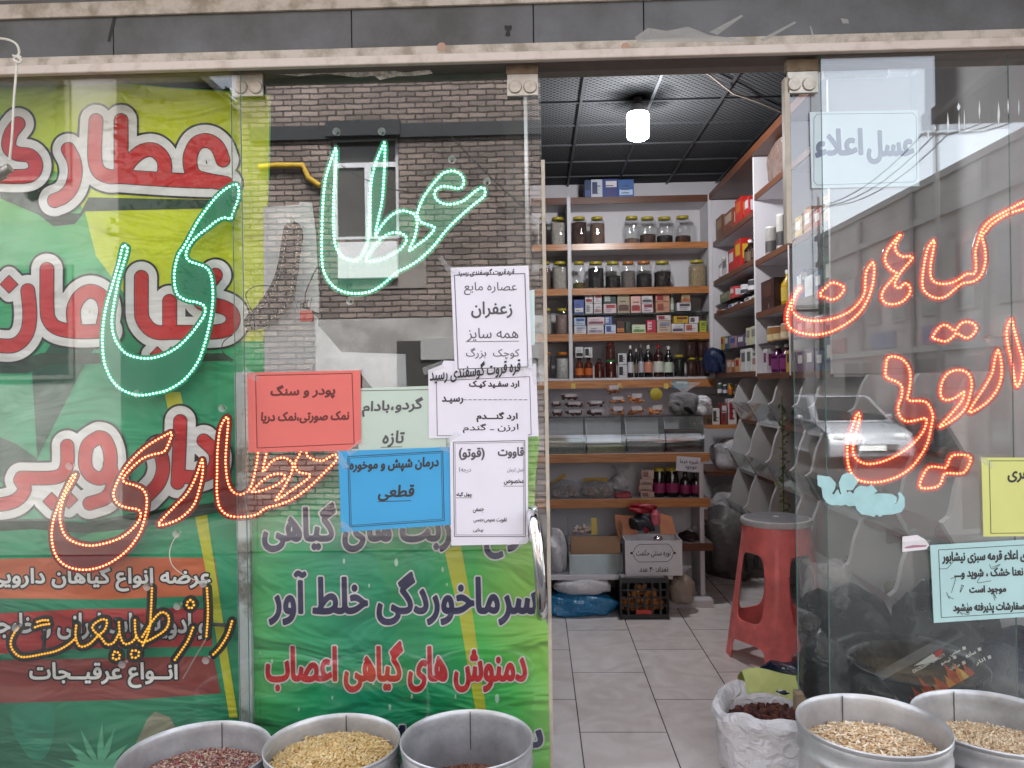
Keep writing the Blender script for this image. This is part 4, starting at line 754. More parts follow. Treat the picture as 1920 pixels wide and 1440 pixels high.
# ================================================================== NOTICES
def paper(name, label, poly, Y, col, cat='notice', th=.0006, frame=None, fc=None, rough=.75):
    c = np.mean(np.array(poly), 0); t = thing(name, label, cat, P(c[0], max(q[1] for q in poly), Y))
    mb = MB(); plate(mb, [poly], Y, th); mb.build('sheet', mat('paper_%d_%d_%d' % tuple(col), S(*col), rough, var=.05, scale=6, bump=.12, bscale=9), t, fixn=False)
    if frame:
        mb = MB()
        for fr, wd in frame:
            n = len(fr)
            for i in range(n):
                a, b = np.array(fr[i], float), np.array(fr[(i + 1) % n], float); d = b - a; L = np.hypot(*d); nn = np.array([-d[1], d[0]]) / L * wd / 2
                plate(mb, [[tuple(a - nn), tuple(b - nn), tuple(b + nn), tuple(a + nn)]], Y - .0007)
        mb.build('border', fc or m_ink, t, fixn=False)
    return t
m_ink = mat('black_ink', (.045, .042, .045), .7, var=.05); m_inkg = mat('faded_ink', (.11, .10, .11), .7, var=.05); m_inkr = mat('ink_on_red', (.16, .035, .03), .7); m_pen = mat('felt_pen', (.03, .03, .035), .6)
YP = 2.482
def quadf(x0, y0, x1, y1, dx=0, dy=0): return [(x0, y0), (x1, y0 + dy), (x1 + dx, y1 + dy), (x0 + dx, y1)]
t = paper('paper_notice', 'pale green paper notice half hidden between the red, blue and white sheets', [(676, 728), (846, 722), (848, 850), (640, 872), (640, 842), (672, 842)], YP, (196, 210, 196), frame=[([(655, 733), (836, 730), (838, 842), (658, 846)], 1.2)], fc=m_inkg)
text(t, 'گردو،بادام', (680, 748, 792, 778), YP, m_inkg, .9, rot=-3, shear=.12); text(t, 'تازه', (718, 808, 757, 838), YP, m_inkg, .9, rot=-2, shear=.15, under=(714, 754, 838, -1, 1.2))
t = paper('paper_notice', 'salmon red paper notice with two lines of print', [(463, 699), (676, 694), (677, 830), (666, 836), (654, 845), (466, 848)], YP - .003, (228, 116, 108), frame=[([(479, 704), (660, 700), (664, 832), (482, 840)], 1.3)], fc=m_inkr)
text(t, 'پودر و سنگ', (508, 722, 628, 747), YP - .003, m_inkr, 1.0, rot=-1, shear=.12); text(t, 'نمک صورتی،نمک دریا', (490, 772, 654, 793), YP - .003, m_inkr, .9, rot=-1, shear=.12)
t = paper('paper_notice', 'bright blue paper notice under the pale green sheet', [(634, 846), (846, 838), (846, 984), (640, 998)], YP - .005, (70, 164, 216), frame=[([(652, 856), (830, 846), (833, 976), (656, 988)], 1.2), ([(655, 859), (827, 849), (830, 973), (659, 985)], .8)])
text(t, 'درمان شپش و موخوره', (656, 860, 822, 884), YP - .005, m_ink, .9, rot=-2.2, shear=.1); text(t, 'قطعی', (710, 910, 776, 938), YP - .005, m_ink, .9, rot=-2, shear=.15, under=(708, 771, 940, -2, 1.2))
t = paper('paper_notice', 'middle white paper notice about flour with handwriting along its top', [(803, 694), (828, 684), (832, 676), (1005, 682), (1010, 818), (804, 822)], YP - .003, (232, 226, 236), frame=[([(818, 714), (993, 706), (996, 815), (820, 817)], 1.1)], fc=m_inkg)
text(t, 'ارد سفـید کیـک', (880, 714, 973, 728), YP - .003, m_ink, .7); text(t, 'رسیـد', (829, 744, 868, 757), YP - .003, m_ink, .7); text(t, 'ارد گنـــدم', (894, 773, 970, 791), YP - .003, m_ink, .7)
text(t, 'ارزن ـ گندم', (868, 794, 972, 812), YP - .003, m_pen, .25, rot=-1)
mb = MB()
for k in range(13): plate(mb, [[(868 + k * 9.5, 749), (875 + k * 9.5, 749), (875 + k * 9.5, 750.2), (868 + k * 9.5, 750.2)]], YP - .0038)
mb.build('dashed_line', m_ink, t, fixn=False)
t2 = paper('paper_notice', 'top white paper notice about saffron at the door edge', [(845, 502), (991, 498), (998, 690), (853, 697)], YP - .006, (234, 229, 239), frame=[([(852, 516), (984, 513), (990, 688), (859, 692)], 1.6)], fc=m_inkg)
text(t2, 'قره قروت گوسفندی رسید', (858, 504, 964, 518), YP - .006, m_pen, .35, rot=-1.2, shear=.2)
text(t2, 'عصاره مایع', (870, 529, 969, 553), YP - .006, m_inkg, .1); text(t2, 'زعفران', (884, 566, 960, 596), YP - .006, m_inkg, .7); text(t2, 'همه سایز', (876, 615, 972, 640), YP - .006, m_inkg, .1, under=(873, 973, 640, -1, 1.1)); text(t2, 'کوچک  بزرگ', (874, 652, 974, 674), YP - .006, m_inkg, .1)
text(t, 'قره قروت گوسفندی رسید', (806, 679, 976, 712), YP - .0072, m_pen, .5, rot=-6, shear=.15)
t = paper('paper_notice', 'lower white paper notice with bold heading and small print', [(843, 818), (862, 812), (986, 812), (990, 815), (990, 1016), (986, 1020), (846, 1023)], YP - .009, (233, 228, 238), frame=[([(850, 829), (984, 826), (985, 1006), (852, 1006)], 1.3), ([(853, 832), (981, 829), (982, 1003), (855, 1003)], .7)], fc=m_inkg)
text(t, 'قاووت', (934, 839, 982, 859), YP - .009, m_inkg, .8); text(t, '(قوتو)', (861, 840, 908, 862), YP - .009, m_inkg, .8); text(t, 'اصل کرمان', (951, 877, 982, 886), YP - .009, m_inkg, 0); text(t, 'درجه1', (861, 876, 883, 887), YP - .009, m_inkg, 0)
text(t, 'مخصوص', (945, 898, 982, 909), YP - .009, m_ink, .3, under=(944, 982, 911, 0, .8)); text(t, 'چهل گیاه', (856, 923, 885, 932), YP - .009, m_ink, .3, under=(855, 885, 933, 0, .8)); text(t, 'جسمی', (887, 953, 907, 962), YP - .009, m_ink, .2); text(t, 'تقویت عمومی:جنسی', (888, 971, 950, 980), YP - .009, m_ink, .2); text(t, 'بینایی', (887, 990, 906, 998), YP - .009, m_ink, .2)
paper('paper_strip', 'narrow pale green strip of paper taped behind the saffron notice', [(990, 545), (1002, 543), (1003, 646), (992, 648)], YP - .002, (206, 226, 222))
m_hg = mat('grey_print', S(120, 128, 150), .7)
t = paper('paper_notice', 'pale blue sticker with large grey words high on the right glass', [(1518, 210), (1720, 206), (1724, 349), (1522, 353)], 2.483, (214, 230, 236), frame=[([(1526, 222), (1532, 214), (1712, 212), (1718, 220), (1719, 335), (1713, 341), (1532, 347), (1526, 340)], .9)], fc=m_hg)
text(t, 'عسل', (1627, 246, 1712, 305), 2.483, m_hg, 2.4, rot=-1); text(t, 'اعلاء', (1530, 243, 1616, 293), 2.483, m_hg, 2.4, rot=-1)
t = paper('paper_notice', 'yellow paper notice at the right picture edge', [(1840, 858), (2040, 858), (2044, 1004), (1844, 1006)], 2.432, (214, 216, 132), frame=[([(1855, 864), (2026, 864), (2028, 998), (1858, 1000)], 1.1)])
text(t, 'جعفری', (1890, 878, 1955, 904), 2.432, m_ink, .8)
t = paper('paper_notice', 'pale turquoise paper notice with four lines of print low on the right glass', [(1744, 1022), (1984, 1008), (1990, 1152), (1751, 1168)], 2.432, (178, 212, 212), frame=[([(1760, 1031), (1970, 1019), (1975, 1145), (1765, 1158)], 1.1)])
for q, bx in (('سبزی اعلاء قرمه سبزی نیشابور', (1767, 1033, 1946, 1055)), ('نعنا خشک ، شوید و....', (1790, 1065, 1918, 1085)), ('موجود است', (1818, 1098, 1886, 1114)), ('سفارشات پذیرفته میشود', (1788, 1130, 1920, 1150))): text(t, q, bx, 2.432, m_ink, .8, rot=-1.5)
rs = np.random.default_rng(3)
for cx, cyy in ((1775, 1068), (1790, 1088), (1800, 1100), (1862, 1060), (1852, 1085), (1778, 1118), (1864, 1118), (1812, 1148)):
    q = smooth_path([(cx + rs.normal(0, 7), cyy + rs.normal(0, 7)) for _ in range(4)], False, 4); lettering(t, None, 2.4318, [(0, m_pen)], 'pen_mark', [q], .45, res=3)
t = paper('torn_label', 'torn scrap of white label left on the right glass', [(1692, 1006), (1720, 1003), (1735, 1012), (1742, 1022), (1737, 1030), (1692, 1035)], 2.4335, (232, 226, 230), cat='label')
flat(t, 'print', [[(1696, 1026), (1712, 1022), (1738, 1022), (1736, 1025), (1712, 1027), (1698, 1028)]], 2.4328, mat('mauve_print', S(170, 90, 110), .7))
def c6(p): return [(1440 + u / 3.43, 760 + v / 3.43) for u, v in p]
rz_ = c6([(316, 448), (400, 460), (436, 500), (430, 540), (412, 565), (425, 575), (438, 548), (450, 540), (462, 570), (470, 572), (455, 500), (475, 450), (510, 432), (550, 445), (582, 490), (560, 520), (545, 545), (505, 545), (508, 560), (530, 552), (548, 570), (560, 540), (590, 515), (640, 525), (665, 508), (706, 552), (680, 568), (740, 566), (800, 570), (828, 590), (826, 625), (800, 640), (830, 630), (842, 595), (836, 565), (850, 558), (878, 590), (880, 650), (860, 685), (800, 702), (740, 705), (720, 718), (700, 702), (680, 718), (650, 708), (600, 700), (570, 670), (560, 645), (520, 650), (500, 638), (470, 645), (440, 640), (410, 642), (380, 628), (352, 590), (345, 530), (320, 515)])
mb = MB(); plate(mb, [rz_], 2.4365, .001); tag(mb.build('cut_sticker', mat('turquoise_vinyl', S(168, 208, 210), .5), fixn=False), 'turquoise vinyl cut-out of one curly word below the orange red letters', 'sticker')

# ================================================================== INSIDE THE SHOP
YU = 6.57
def zz(y, Y=YU, x=1180): return P(x, y, Y).z
m_mel = mat('white_melamine', S(206, 202, 206), .45, var=.04, scale=6); m_edge = wood('beech_edge', S(150, 92, 48), S(196, 132, 78), .3); m_edge2 = wood('walnut_edge', S(74, 42, 28), S(104, 62, 40), .4)
m_gsh = film('shelf_glass', (.03, .035, .035), .7, .1, .0)
m_jar = sheet_glass('jar_glass', (.92, .93, .92), .04, 0, .02)
m_lidy = mat('yellow_lid', S(176, 160, 36), .4, var=.08); m_lido = mat('orange_lid', S(190, 112, 40), .4, var=.08)
ceilt = thing('ceiling_grid', 'thin metal bars dividing the dark perforated ceiling into squares', 'ceiling grid', (.9, 4.5, ZC))
mb = MB()
for y in [3.1 + .44 * i for i in range(9)]: mb2 = MB().box(-.03, XR, y, y + .018, ZC - .012, ZC - .001).build('bar', mat('grey_bar', S(60, 61, 64), .5, .3), ceilt)
for x in (.3, .74, 1.18, 1.62): MB().box(x, x + .018, 2.73, YB, ZC - .016, ZC - .0125).build('bar', MATS['grey_bar'], ceilt)
flatpl = [P(1290, 125, 4.31), P(1330, 150, 4.45), P(1375, 178, 4.7), P(1420, 203, 4.9), P(1465, 222, 5.1)]
tag(MB().tube([Vector((q.x, q.y, ZC - .02 - (0.02 if i == 2 else 0))) for i, q in enumerate(flatpl)], .006, 6).build('cable', mat('grey_lead', S(160, 150, 140)), smooth=True), 'grey cable running diagonally across the dark ceiling', 'cable')
# lamp
LB = P(1196, 226, 4.84)
lb = thing('light_bulb', 'large lit white bulb hanging from the ceiling on a black socket', 'light bulb', (LB.x, LB.y, LB.z - .1))
m_bulb = emit('lit_bulb', (.86, .94, 1.0), 9)
MB().lathe([(.0, -.125), (.042, -.122), (.064, -.11), (.070, -.094), (.070, .03), (.065, .044)], LB, 28).build('diffuser', m_bulb, lb, smooth=True)
MB().lathe([(.065, .0442), (.06, .06), (.036, .09), (.026, .10)], LB, 28).build('cap', mat('bulb_cap', S(210, 212, 214), .4), lb, smooth=True)
MB().lathe([(.022, .1005), (.025, .105), (.025, .175), (.02, .178)], LB, 16).build('socket', mat('black_plastic', (.02, .02, .02)), lb, smooth=True)
MB().tube([(LB.x, LB.y, LB.z + .177), (LB.x, LB.y, ZC - .001)], .006, 8).build('cord', m_wblk, lb)
m_soot, n_, l_, b_s = nodes('soot'); b_s.inputs['Base Color'].default_value = (.004, .004, .004, 1); b_s.inputs['Roughness'].default_value = 1; b_s.inputs['Specular IOR Level'].default_value = 0
g_ = n_.new('ShaderNodeNewGeometry'); d_ = n_.new('ShaderNodeVectorMath'); d_.operation = 'DISTANCE'; d_.inputs[1].default_value = (LB.x, LB.y, ZC); t_n = n_.new('ShaderNodeTexNoise'); t_n.inputs['Scale'].default_value = 9
l_.new(g_.outputs['Position'], d_.inputs[0]); l_.new(g_.outputs['Position'], t_n.inputs['Vector']); a_n = n_.new('ShaderNodeMath'); a_n.operation = 'MULTIPLY_ADD'; a_n.inputs[1].default_value = .22; l_.new(t_n.outputs[0], a_n.inputs[0]); l_.new(d_.outputs['Value'], a_n.inputs[2])
r_n = n_.new('ShaderNodeMapRange'); r_n.inputs['From Min'].default_value = .14; r_n.inputs['From Max'].default_value = .38; r_n.inputs['To Min'].default_value = .95; r_n.inputs['To Max'].default_value = 0; l_.new(a_n.outputs[0], r_n.inputs[0]); l_.new(r_n.outputs[0], b_s.inputs['Alpha'])
flo = MB(); flo.add([(LB.x + .5 * math.cos(k * .2618), LB.y + .5 * math.sin(k * .2618), ZC - .0008) for k in range(24)], [tuple(range(24))]); flo.build('soot_stain', m_soot, lb, fixn=False)
pl_ = bpy.data.lights.new('bulb_light', 'POINT'); pl_.energy = 17; pl_.color = (.97, .98, 1); pl_.shadow_soft_size = .075; po = bpy.data.objects.new('bulb_light', pl_); COL.objects.link(po); po.location = (LB.x, LB.y, LB.z - .21)
# ---- tall unit on the back wall
xl_, xm_, xr_ = -.02, P(1069.5, 600, YU).x, P(1334, 600, YU).x
su = thing('shelf_unit', 'white shelf unit with wooden edged shelves against the back wall', 'shelves', ((xl_ + xr_) / 2, YU, zz(716)))
MB().box(xl_, xr_, YB - .02, YB - .003, zz(730), zz(366)).build('back_panel', m_mel, su)
for x in (xm_, xr_): MB().box(x - .016, x + .016, YU + .001, YB - .021, zz(716), zz(368) + .004).build('upright', m_mel, su, bevel=.002)
SH = {}
for nm, y, h in (('top', 368, 12), ('A', 455.5, 11), ('B', 539, 12), ('C', 624.5, 13), ('D', 708, 4)):
    z = zz(y); SH[nm] = z; th = h / FPX * YU
    for a, b in ((xl_, xm_ - .017), (xm_ + .017, xr_ - .017)):
        so_ = MB().box(a, b, YU + .013, YB - .022, z - th, z).build('shelf', m_mel, su)
        if nm != 'D': MB().box(a, b, YU, YU + .0125, z - th - .002, z).build('edge_strip', m_edge if nm != 'top' else m_edge2, so_)
MB().box(xl_, xr_ + .02, YU - .01, YU + .012, zz(727), zz(713)).build('front_rail', m_edge, su)
SH['G'] = zz(586); MB().box(xm_ + .017, xr_ - .017, YU + .02, YB - .022, zz(589), zz(586)).build('glass_shelf', m_gsh, su)
# jars
CONT = {}
def cmat(c): return mat('goods_%d_%d_%d' % c, S(*c), .8, var=.35, scale=90, bump=.6, bscale=160)
def wpx(x0, x1, y, Y): a, b = P(x0, y, Y), P(x1, y, Y); return (a.x + b.x) / 2, (b - a).length
ORD = ['first', 'second', 'third', 'fourth', 'fifth', 'sixth', 'seventh', 'eighth', 'ninth', 'tenth', 'eleventh', 'twelfth', 'thirteenth', 'fourteenth', 'fifteenth', 'sixteenth', 'seventeenth', 'eighteenth']
def jar(x0, x1, yt, z, Y, lid, fill, col, label, sq=4, group='lidded jars on the back shelves'):
    xc, wd = wpx(x0, x1, 600, Y); zt = P((x0 + x1) / 2, yt, Y).z; h = zt - z; r = wd / 2; c = (xc, Y + r + .03, z)
    t = thing('storage_jar', label, 'jar', (xc, Y + r + .03, z + .0006), group)
    MB().lathe([(r * .93, .001), (r, .012), (r, h * .78), (r * .94, h * .86), (r * .72, h * .9), (r * .72, h * .935)], c, 28, sq).build('glass_body', m_jar, t, smooth=True)
    MB().lathe([(r * .78, h * .905), (r * .8, h * .91), (r * .8, h * .985), (r * .75, h), (0, h)], c, 24).build('lid', lid, t, smooth=True)
    if fill > 0:
        hh = h * .82 * fill; MB().lathe([(r * .9, .006), (r * .95, .014), (r * .95, hh), (r * .55, hh + h * .04), (0, hh + h * .03)], c, 20, sq).build('contents', cmat(col), t, smooth=True)
    return t
mauve, brn, blk, tan, pal = (120, 96, 84), (70, 44, 36), (22, 20, 22), (168, 146, 112), (176, 168, 160)
JA = [(1013, 1028, 404, m_lidy, .9, blk, 'jar cut off by the door edge on the top jar shelf'), (1035, 1063, 404, m_lidy, .95, pal, 'jar of pale herbs left of the upright on the top jar shelf'), (1075, 1104, 403, m_lidy, .95, brn, 'jar of brown bark right beside the upright on the top jar shelf'), (1110, 1138, 403, m_lidy, .9, mauve, 'jar of light brown herbs before the gap on the top jar shelf'), (1175, 1204, 402, m_lidy, .22, mauve, 'nearly empty jar just right of the gap on the top jar shelf'), (1204.5, 1235, 403, m_lidy, .4, brn, 'jar with a low layer of reddish brown on the top jar shelf'), (1237, 1267, 403, m_lidy, .34, blk, 'jar with a low dark layer, second from the right on the top jar shelf'), (1272, 1301, 401, m_lidy, .3, brn, 'rightmost jar on the top jar shelf, dark at the bottom')]
JB = [(1012, 1034, 488, m_lidy, .9, mauve, 'jar cut off by the door edge on the second jar shelf'), (1037, 1066, 488, m_lidy, .95, pal, 'jar of pale leaves left of the upright on the second jar shelf'), (1076, 1100, 488, m_lidy, .25, (90, 80, 30), 'jar with a little olive powder beside the upright on the second jar shelf'), (1105, 1135, 488, m_lidy, .9, (40, 38, 40), 'full dark jar with olive lid on the second jar shelf'), (1138, 1167, 488, m_lidy, .55, blk, 'half full jar of black pieces with yellow lid on the second jar shelf'), (1168, 1195, 488, m_lido, .75, (112, 104, 100), 'jar of grey seeds with orange lid on the second jar shelf'), (1197, 1226, 487, m_lido, .62, blk, 'jar of black seeds with orange lid on the second jar shelf'), (1231, 1262, 487, m_lidy, .7, (34, 24, 24), 'brownish jar of dark fruit right of the orange lids'), (1297, 1329, 485, m_lidy, .95, tan, 'tan filled jar standing alone at the right end of the second jar shelf')]
JC = [(1021, 1034, 577, m_lidy, .9, pal, 'jar beside the door edge in the third left bay'), (1042, 1066, 577, m_lidy, .9, (140, 116, 110), 'jar with yellow lid left of the upright in the third left bay')]
JD = [(1022, 1033, 660, m_lido, .9, (40, 36, 38), 'dark jar beside the door edge in the lowest left bay'), (1041, 1067, 660, m_lido, .9, (190, 188, 186), 'white filled jar with orange lid in the lowest left bay')]
for L, k in ((JA, 'A'), (JB, 'B'), (JC, 'C'), (JD, 'D')):
    for x0, x1, yt, lid, fi, co, lb_ in L: jar(x0, x1, yt, SH[k], YU, lid, fi, co, lb_)
# cartons
def carton(x0, x1, yt, z, Y, col, accent, label, depth=.09, group='small cartons on the back shelves', z1=None, name='carton', rot=0):
    xc, wd = wpx(x0, x1, 600, Y); h = (z1 - z) if z1 else P((x0 + x1) / 2, yt, Y).z - z
    t = thing(name, label, 'carton', (xc, Y + depth / 2 + .02, z + .0006), group)
    wd = max(wd - .0025, .01); y0 = Y + .02
    MB().box(xc - wd / 2, xc + wd / 2, y0, y0 + depth, z + .0006, z + h - .0008).build('box_body', mat('card_%d_%d_%d' % col, S(*col), .5, var=.06), t, bevel=.0012, seg=1)
    k = random.randrange(3); a = mat('print_%d_%d_%d' % accent, S(*accent), .5, var=.1)
    if k == 0: MB().box(xc - wd * .42, xc + wd * .42, y0 - .0014, y0 - .0004, z + h * .12, z + h * .42).build('print_panel', a, t)
    elif k == 1: MB().box(xc - wd * .4, xc + wd * .05, y0 - .0014, y0 - .0004, z + h * .2, z + h * .85).build('print_panel', a, t)
    else: MB().box(xc - wd * .3, xc + wd * .42, y0 - .0014, y0 - .0004, z + h * .55, z + h * .88).build('print_panel', a, t)
    for j in range(3): MB().box(xc - wd * .3, xc + wd * random.uniform(0, .35), y0 - .0024, y0 - .0016, z + h * (.2 + .2 * j), z + h * (.2 + .2 * j) + max(h * .05, .002)).build('print_line', mat('print_dark', S(60, 50, 60), .5), t)
    return t
def c3(u, v): return 1010 + u / 5.647, 540 + v / 5.647
def crow(rows, z, Y, rowname):
    for i, (u0, u1, v0, v1, col, acc, nm) in enumerate(rows):
        x0, yt = c3(u0, v0); x1, yb = c3(u1, v1)
        zb = z if v1 > rows[0][3] - 14 else P((x0 + x1) / 2, yb, Y).z
        carton(x0, x1, yt, zb, Y, col, acc, nm + ' ' + rowname)
W_, BL, RD, PK, PE, GN, YE = (205, 200, 202), (60, 84, 150), (160, 30, 44), (206, 186, 192), (190, 138, 108), (34, 60, 52), (196, 160, 44)
crow([(375, 485, 120, 255, BL, W_, 'blue carton against the upright'), (495, 580, 160, 255, W_, (150, 150, 150), 'plain white carton, lower of the left stack'), (587, 675, 160, 255, W_, (170, 130, 130), 'plain white carton, lower of the right stack'), (495, 580, 60, 157, W_, RD, 'white carton with a red top, upper of the left stack'), (587, 675, 60, 157, W_, (200, 120, 110), 'white carton with a pinkish top, upper of the right stack'), (690, 828, 163, 248, PK, RD, 'white and pink carton under the dark green one'), (690, 825, 65, 160, GN, (180, 190, 180), 'dark green carton on top of the white and pink one'), (838, 970, 65, 245, (160, 146, 120), (90, 50, 40), 'beige carton with a dark flower'), (980, 1088, 80, 245, (214, 170, 160), RD, 'tall carton with a red cap band'), (1095, 1220, 158, 245, PK, (130, 40, 60), 'pink and white carton, lower one'), (1095, 1215, 75, 155, W_, (50, 60, 50), 'white carton with dark green print, upper one'), (1245, 1395, 145, 245, PE, (150, 70, 50), 'peach carton, lower of the two'), (1245, 1395, 60, 142, PE, RD, 'peach carton, upper of the two'), (1470, 1620, 152, 240, W_, (70, 70, 80), 'white carton with black print right of the spray bottle'), (1520, 1615, 55, 150, tan, (190, 90, 40), 'tan carton with an orange band on the white one')], SH['G'], YU + .02, 'on the glass shelf')
crow([(375, 505, 397, 470, W_, (150, 160, 190), 'white carton against the upright, lower one'), (375, 495, 310, 394, (170, 186, 210), BL, 'pale blue carton against the upright, upper one'), (515, 690, 390, 470, W_, (150, 140, 160), 'long white carton, lower one'), (515, 700, 305, 388, PK, (130, 60, 80), 'long white and pink carton, upper one'), (702, 820, 387, 465, (190, 200, 220), BL, 'white and blue carton beside the dark brown one'), (702, 780, 300, 384, (90, 120, 180), W_, 'small blue carton on the white and blue one'), (825, 915, 345, 468, (70, 32, 22), (200, 120, 50), 'dark brown carton with an orange corner'), (920, 970, 350, 468, (38, 58, 46), (60, 90, 70), 'narrow dark green carton'), (990, 1135, 385, 470, (196, 208, 176), (110, 150, 80), 'pale green low carton'), (1145, 1245, 335, 468, (180, 36, 60), (220, 170, 180), 'bright red carton'), (1255, 1405, 345, 470, (186, 166, 150), (130, 130, 150), 'beige carton under the red and white one'), (1255, 1405, 285, 342, (200, 190, 190), RD, 'red and white flat carton on the beige one'), (1410, 1542, 375, 465, W_, (90, 80, 100), 'white carton under the yellow one'), (1435, 1590, 295, 372, YE, (120, 50, 30), 'yellow carton with a dark red mark'), (1550, 1690, 375, 465, W_, (180, 90, 70), 'white carton with red print, lower right one'), (1600, 1700, 300, 372, (214, 206, 208), (90, 80, 90), 'white carton, upper right one'), (1710, 1782, 345, 460, (176, 184, 60), (120, 130, 40), 'lime yellow carton by the right upright')], SH['C'], YU, 'on the long wooden shelf')
def bottle(x0, x1, yt, z, Y, col, cap, label, lab=None, fill=1, group='dark bottles on the lowest back shelf', neck=.34, name='bottle', shoulder=.62, yc=None, glass=None):
    xc, wd = wpx(x0, x1, 600, Y); h = P((x0 + x1) / 2, yt, Y).z - z; r = wd / 2; c = (xc, (yc or Y + r + .03), z + .0006)
    t = thing(name, label, 'bottle', c, group)
    m = mat('liquid_%d_%d_%d' % col, S(*col), .12, var=.15, coat=1)
    MB().lathe([(r * .9, 0), (r, h * .03), (r, h * shoulder), (r * .85, h * (shoulder + .08)), (r * neck, h * (shoulder + .2)), (r * neck, h * .9)], c, 20).build('body', m, t, smooth=True)
    MB().lathe([(r * (neck + .06), h * .885), (r * (neck + .06), h * .99), (r * neck, h), (0, h)], c, 16).build('cap', cap, t, smooth=True)
    if lab: MB().lathe([(r * 1.012, h * .15), (r * 1.012, h * .15 + .0001), (r * 1.012, h * .48), (r * 1.0, h * .4801)], c, 20).build('paper_label', mat('label_%d_%d_%d' % lab, S(*lab), .6, var=.15, scale=60), t, smooth=True)
    return t
m_capw = mat('white_cap', S(214, 212, 208), .4); m_capr = mat('red_cap', S(150, 30, 30), .4); m_capg = mat('green_cap', S(40, 120, 60), .4); m_capk = mat('black_cap', (.02, .02, .022), .35)
bottle(*[c3(1405, 0)[0], c3(1447, 0)[0], c3(0, 62)[1]], SH['G'], YU + .02, (150, 160, 140), m_capw, 'pale spray bottle between the peach and white cartons', (190, 200, 190), group='small cartons on the back shelves')
dk = (46, 16, 12); dd = (16, 12, 14)
for i, (u0, u1, v, col, cap, lab, nm) in enumerate([(385, 473, 735, (90, 36, 16), m_capk, (196, 104, 40), 'amber bottle with an orange label against the upright'), (480, 572, 735, (90, 36, 16), m_capk, (190, 92, 34), 'amber bottle with an orange label, second from the upright'), (590, 692, 740, (74, 20, 14), m_capk, None, 'dark red bottle without a label'), (705, 825, 760, (70, 18, 14), m_capg, None, 'dark red jar with a green lid'), (942, 1005, 605, (40, 34, 36), m_capw, (200, 196, 200), 'slim dark bottle with a white label right of the white boxes'), (1012, 1056, 640, dd, m_capw, (120, 100, 80), 'narrow black bottle with a white cap'), (1060, 1115, 598, (44, 42, 48), mat('grey_cap', S(110, 110, 116), .4), (180, 178, 186), 'tall dark bottle with a grey cap'), (1120, 1212, 604, dd, m_capw, (196, 130, 110), 'black bottle with a red and cream label'), (1222, 1332, 596, (50, 16, 18), m_capr, (200, 200, 190), 'dark bottle with a red cap'), (1338, 1428, 612, dd, m_capw, (190, 200, 180), 'black bottle with a pale green label')]):
    x0, yt = c3(u0, v); x1, _ = c3(u1, v); bottle(x0, x1, yt, SH['D'], YU, col, cap, nm, lab, neck=.8 if 'jar' in nm else .34, shoulder=.78 if 'jar' in nm else .62)
zb2 = P(1145, c3(0, 752)[1], YU).z
x0, yt = c3(712, 580); x1, _ = c3(812, 580); jar(x0, x1, yt, P(1145, c3(0, 760)[1], YU).z, YU, m_capr, 1, (84, 30, 22), 'small red lidded jar standing on the green lidded jar', 2, 'dark bottles on the lowest back shelf')
for u0, u1, v0, v1, nm in ((385, 472, 622, 732, 'white box standing on the first amber bottle'), (478, 568, 626, 732, 'white box standing on the second amber bottle'), (836, 930, 812, 935, 'white box with black print, lower of two beside the green lid'), (836, 930, 690, 808, 'white box with black print, upper of two beside the green lid')):
    x0, yt = c3(u0, v0); x1, yb = c3(u1, v1); carton(x0, x1, yt, SH['D'] if v1 > 930 else P(1150, yb, YU).z, YU, (200, 198, 200), (30, 28, 30), nm, .06)
x0, yt = c3(1442, 705); x1, _ = c3(1555, 705); jar(x0, x1, yt, SH['D'], YU, m_lidy, 1, (20, 16, 18), 'black jar with a yellow lid beside the honey jars', 2.2, 'dark bottles on the lowest back shelf')
zh = P(1310, c3(0, 734)[1], YU).z
for u0, u1, v, z, nm in ((1577, 1690, 735, SH['D'], 'lower left dark red honey jar in the block of four'), (1700, 1812, 735, SH['D'], 'lower right dark red honey jar in the block of four'), (1567, 1682, 532, zh, 'upper left dark red honey jar in the block of four'), (1692, 1806, 532, zh, 'upper right dark red honey jar in the block of four')):
    x0, yt = c3(u0, v); x1, _ = c3(u1, v); jar(x0, x1, yt, z, YU, m_lidy, 1, (58, 14, 12), nm, 4, 'honey jars in a block of four')
# boxes on top of the unit
for x0, x1, yt, col, ac, nm in ((1100, 1112, 336, (20, 50, 90), BL, 'dark teal box at the left of the row on top of the unit'), (1112, 1134, 335, (180, 184, 196), (40, 50, 90), 'white box in the row on top of the unit'), (1134, 1163, 334, (34, 50, 120), W_, 'blue box in the row on top of the unit'), (1163, 1193, 335, (50, 90, 150), (170, 190, 220), 'light blue box at the right of the row on top of the unit')):
    carton(x0, x1, yt, SH['top'], YU, col, ac, nm, .12, 'blue boxes on top of the shelf unit')
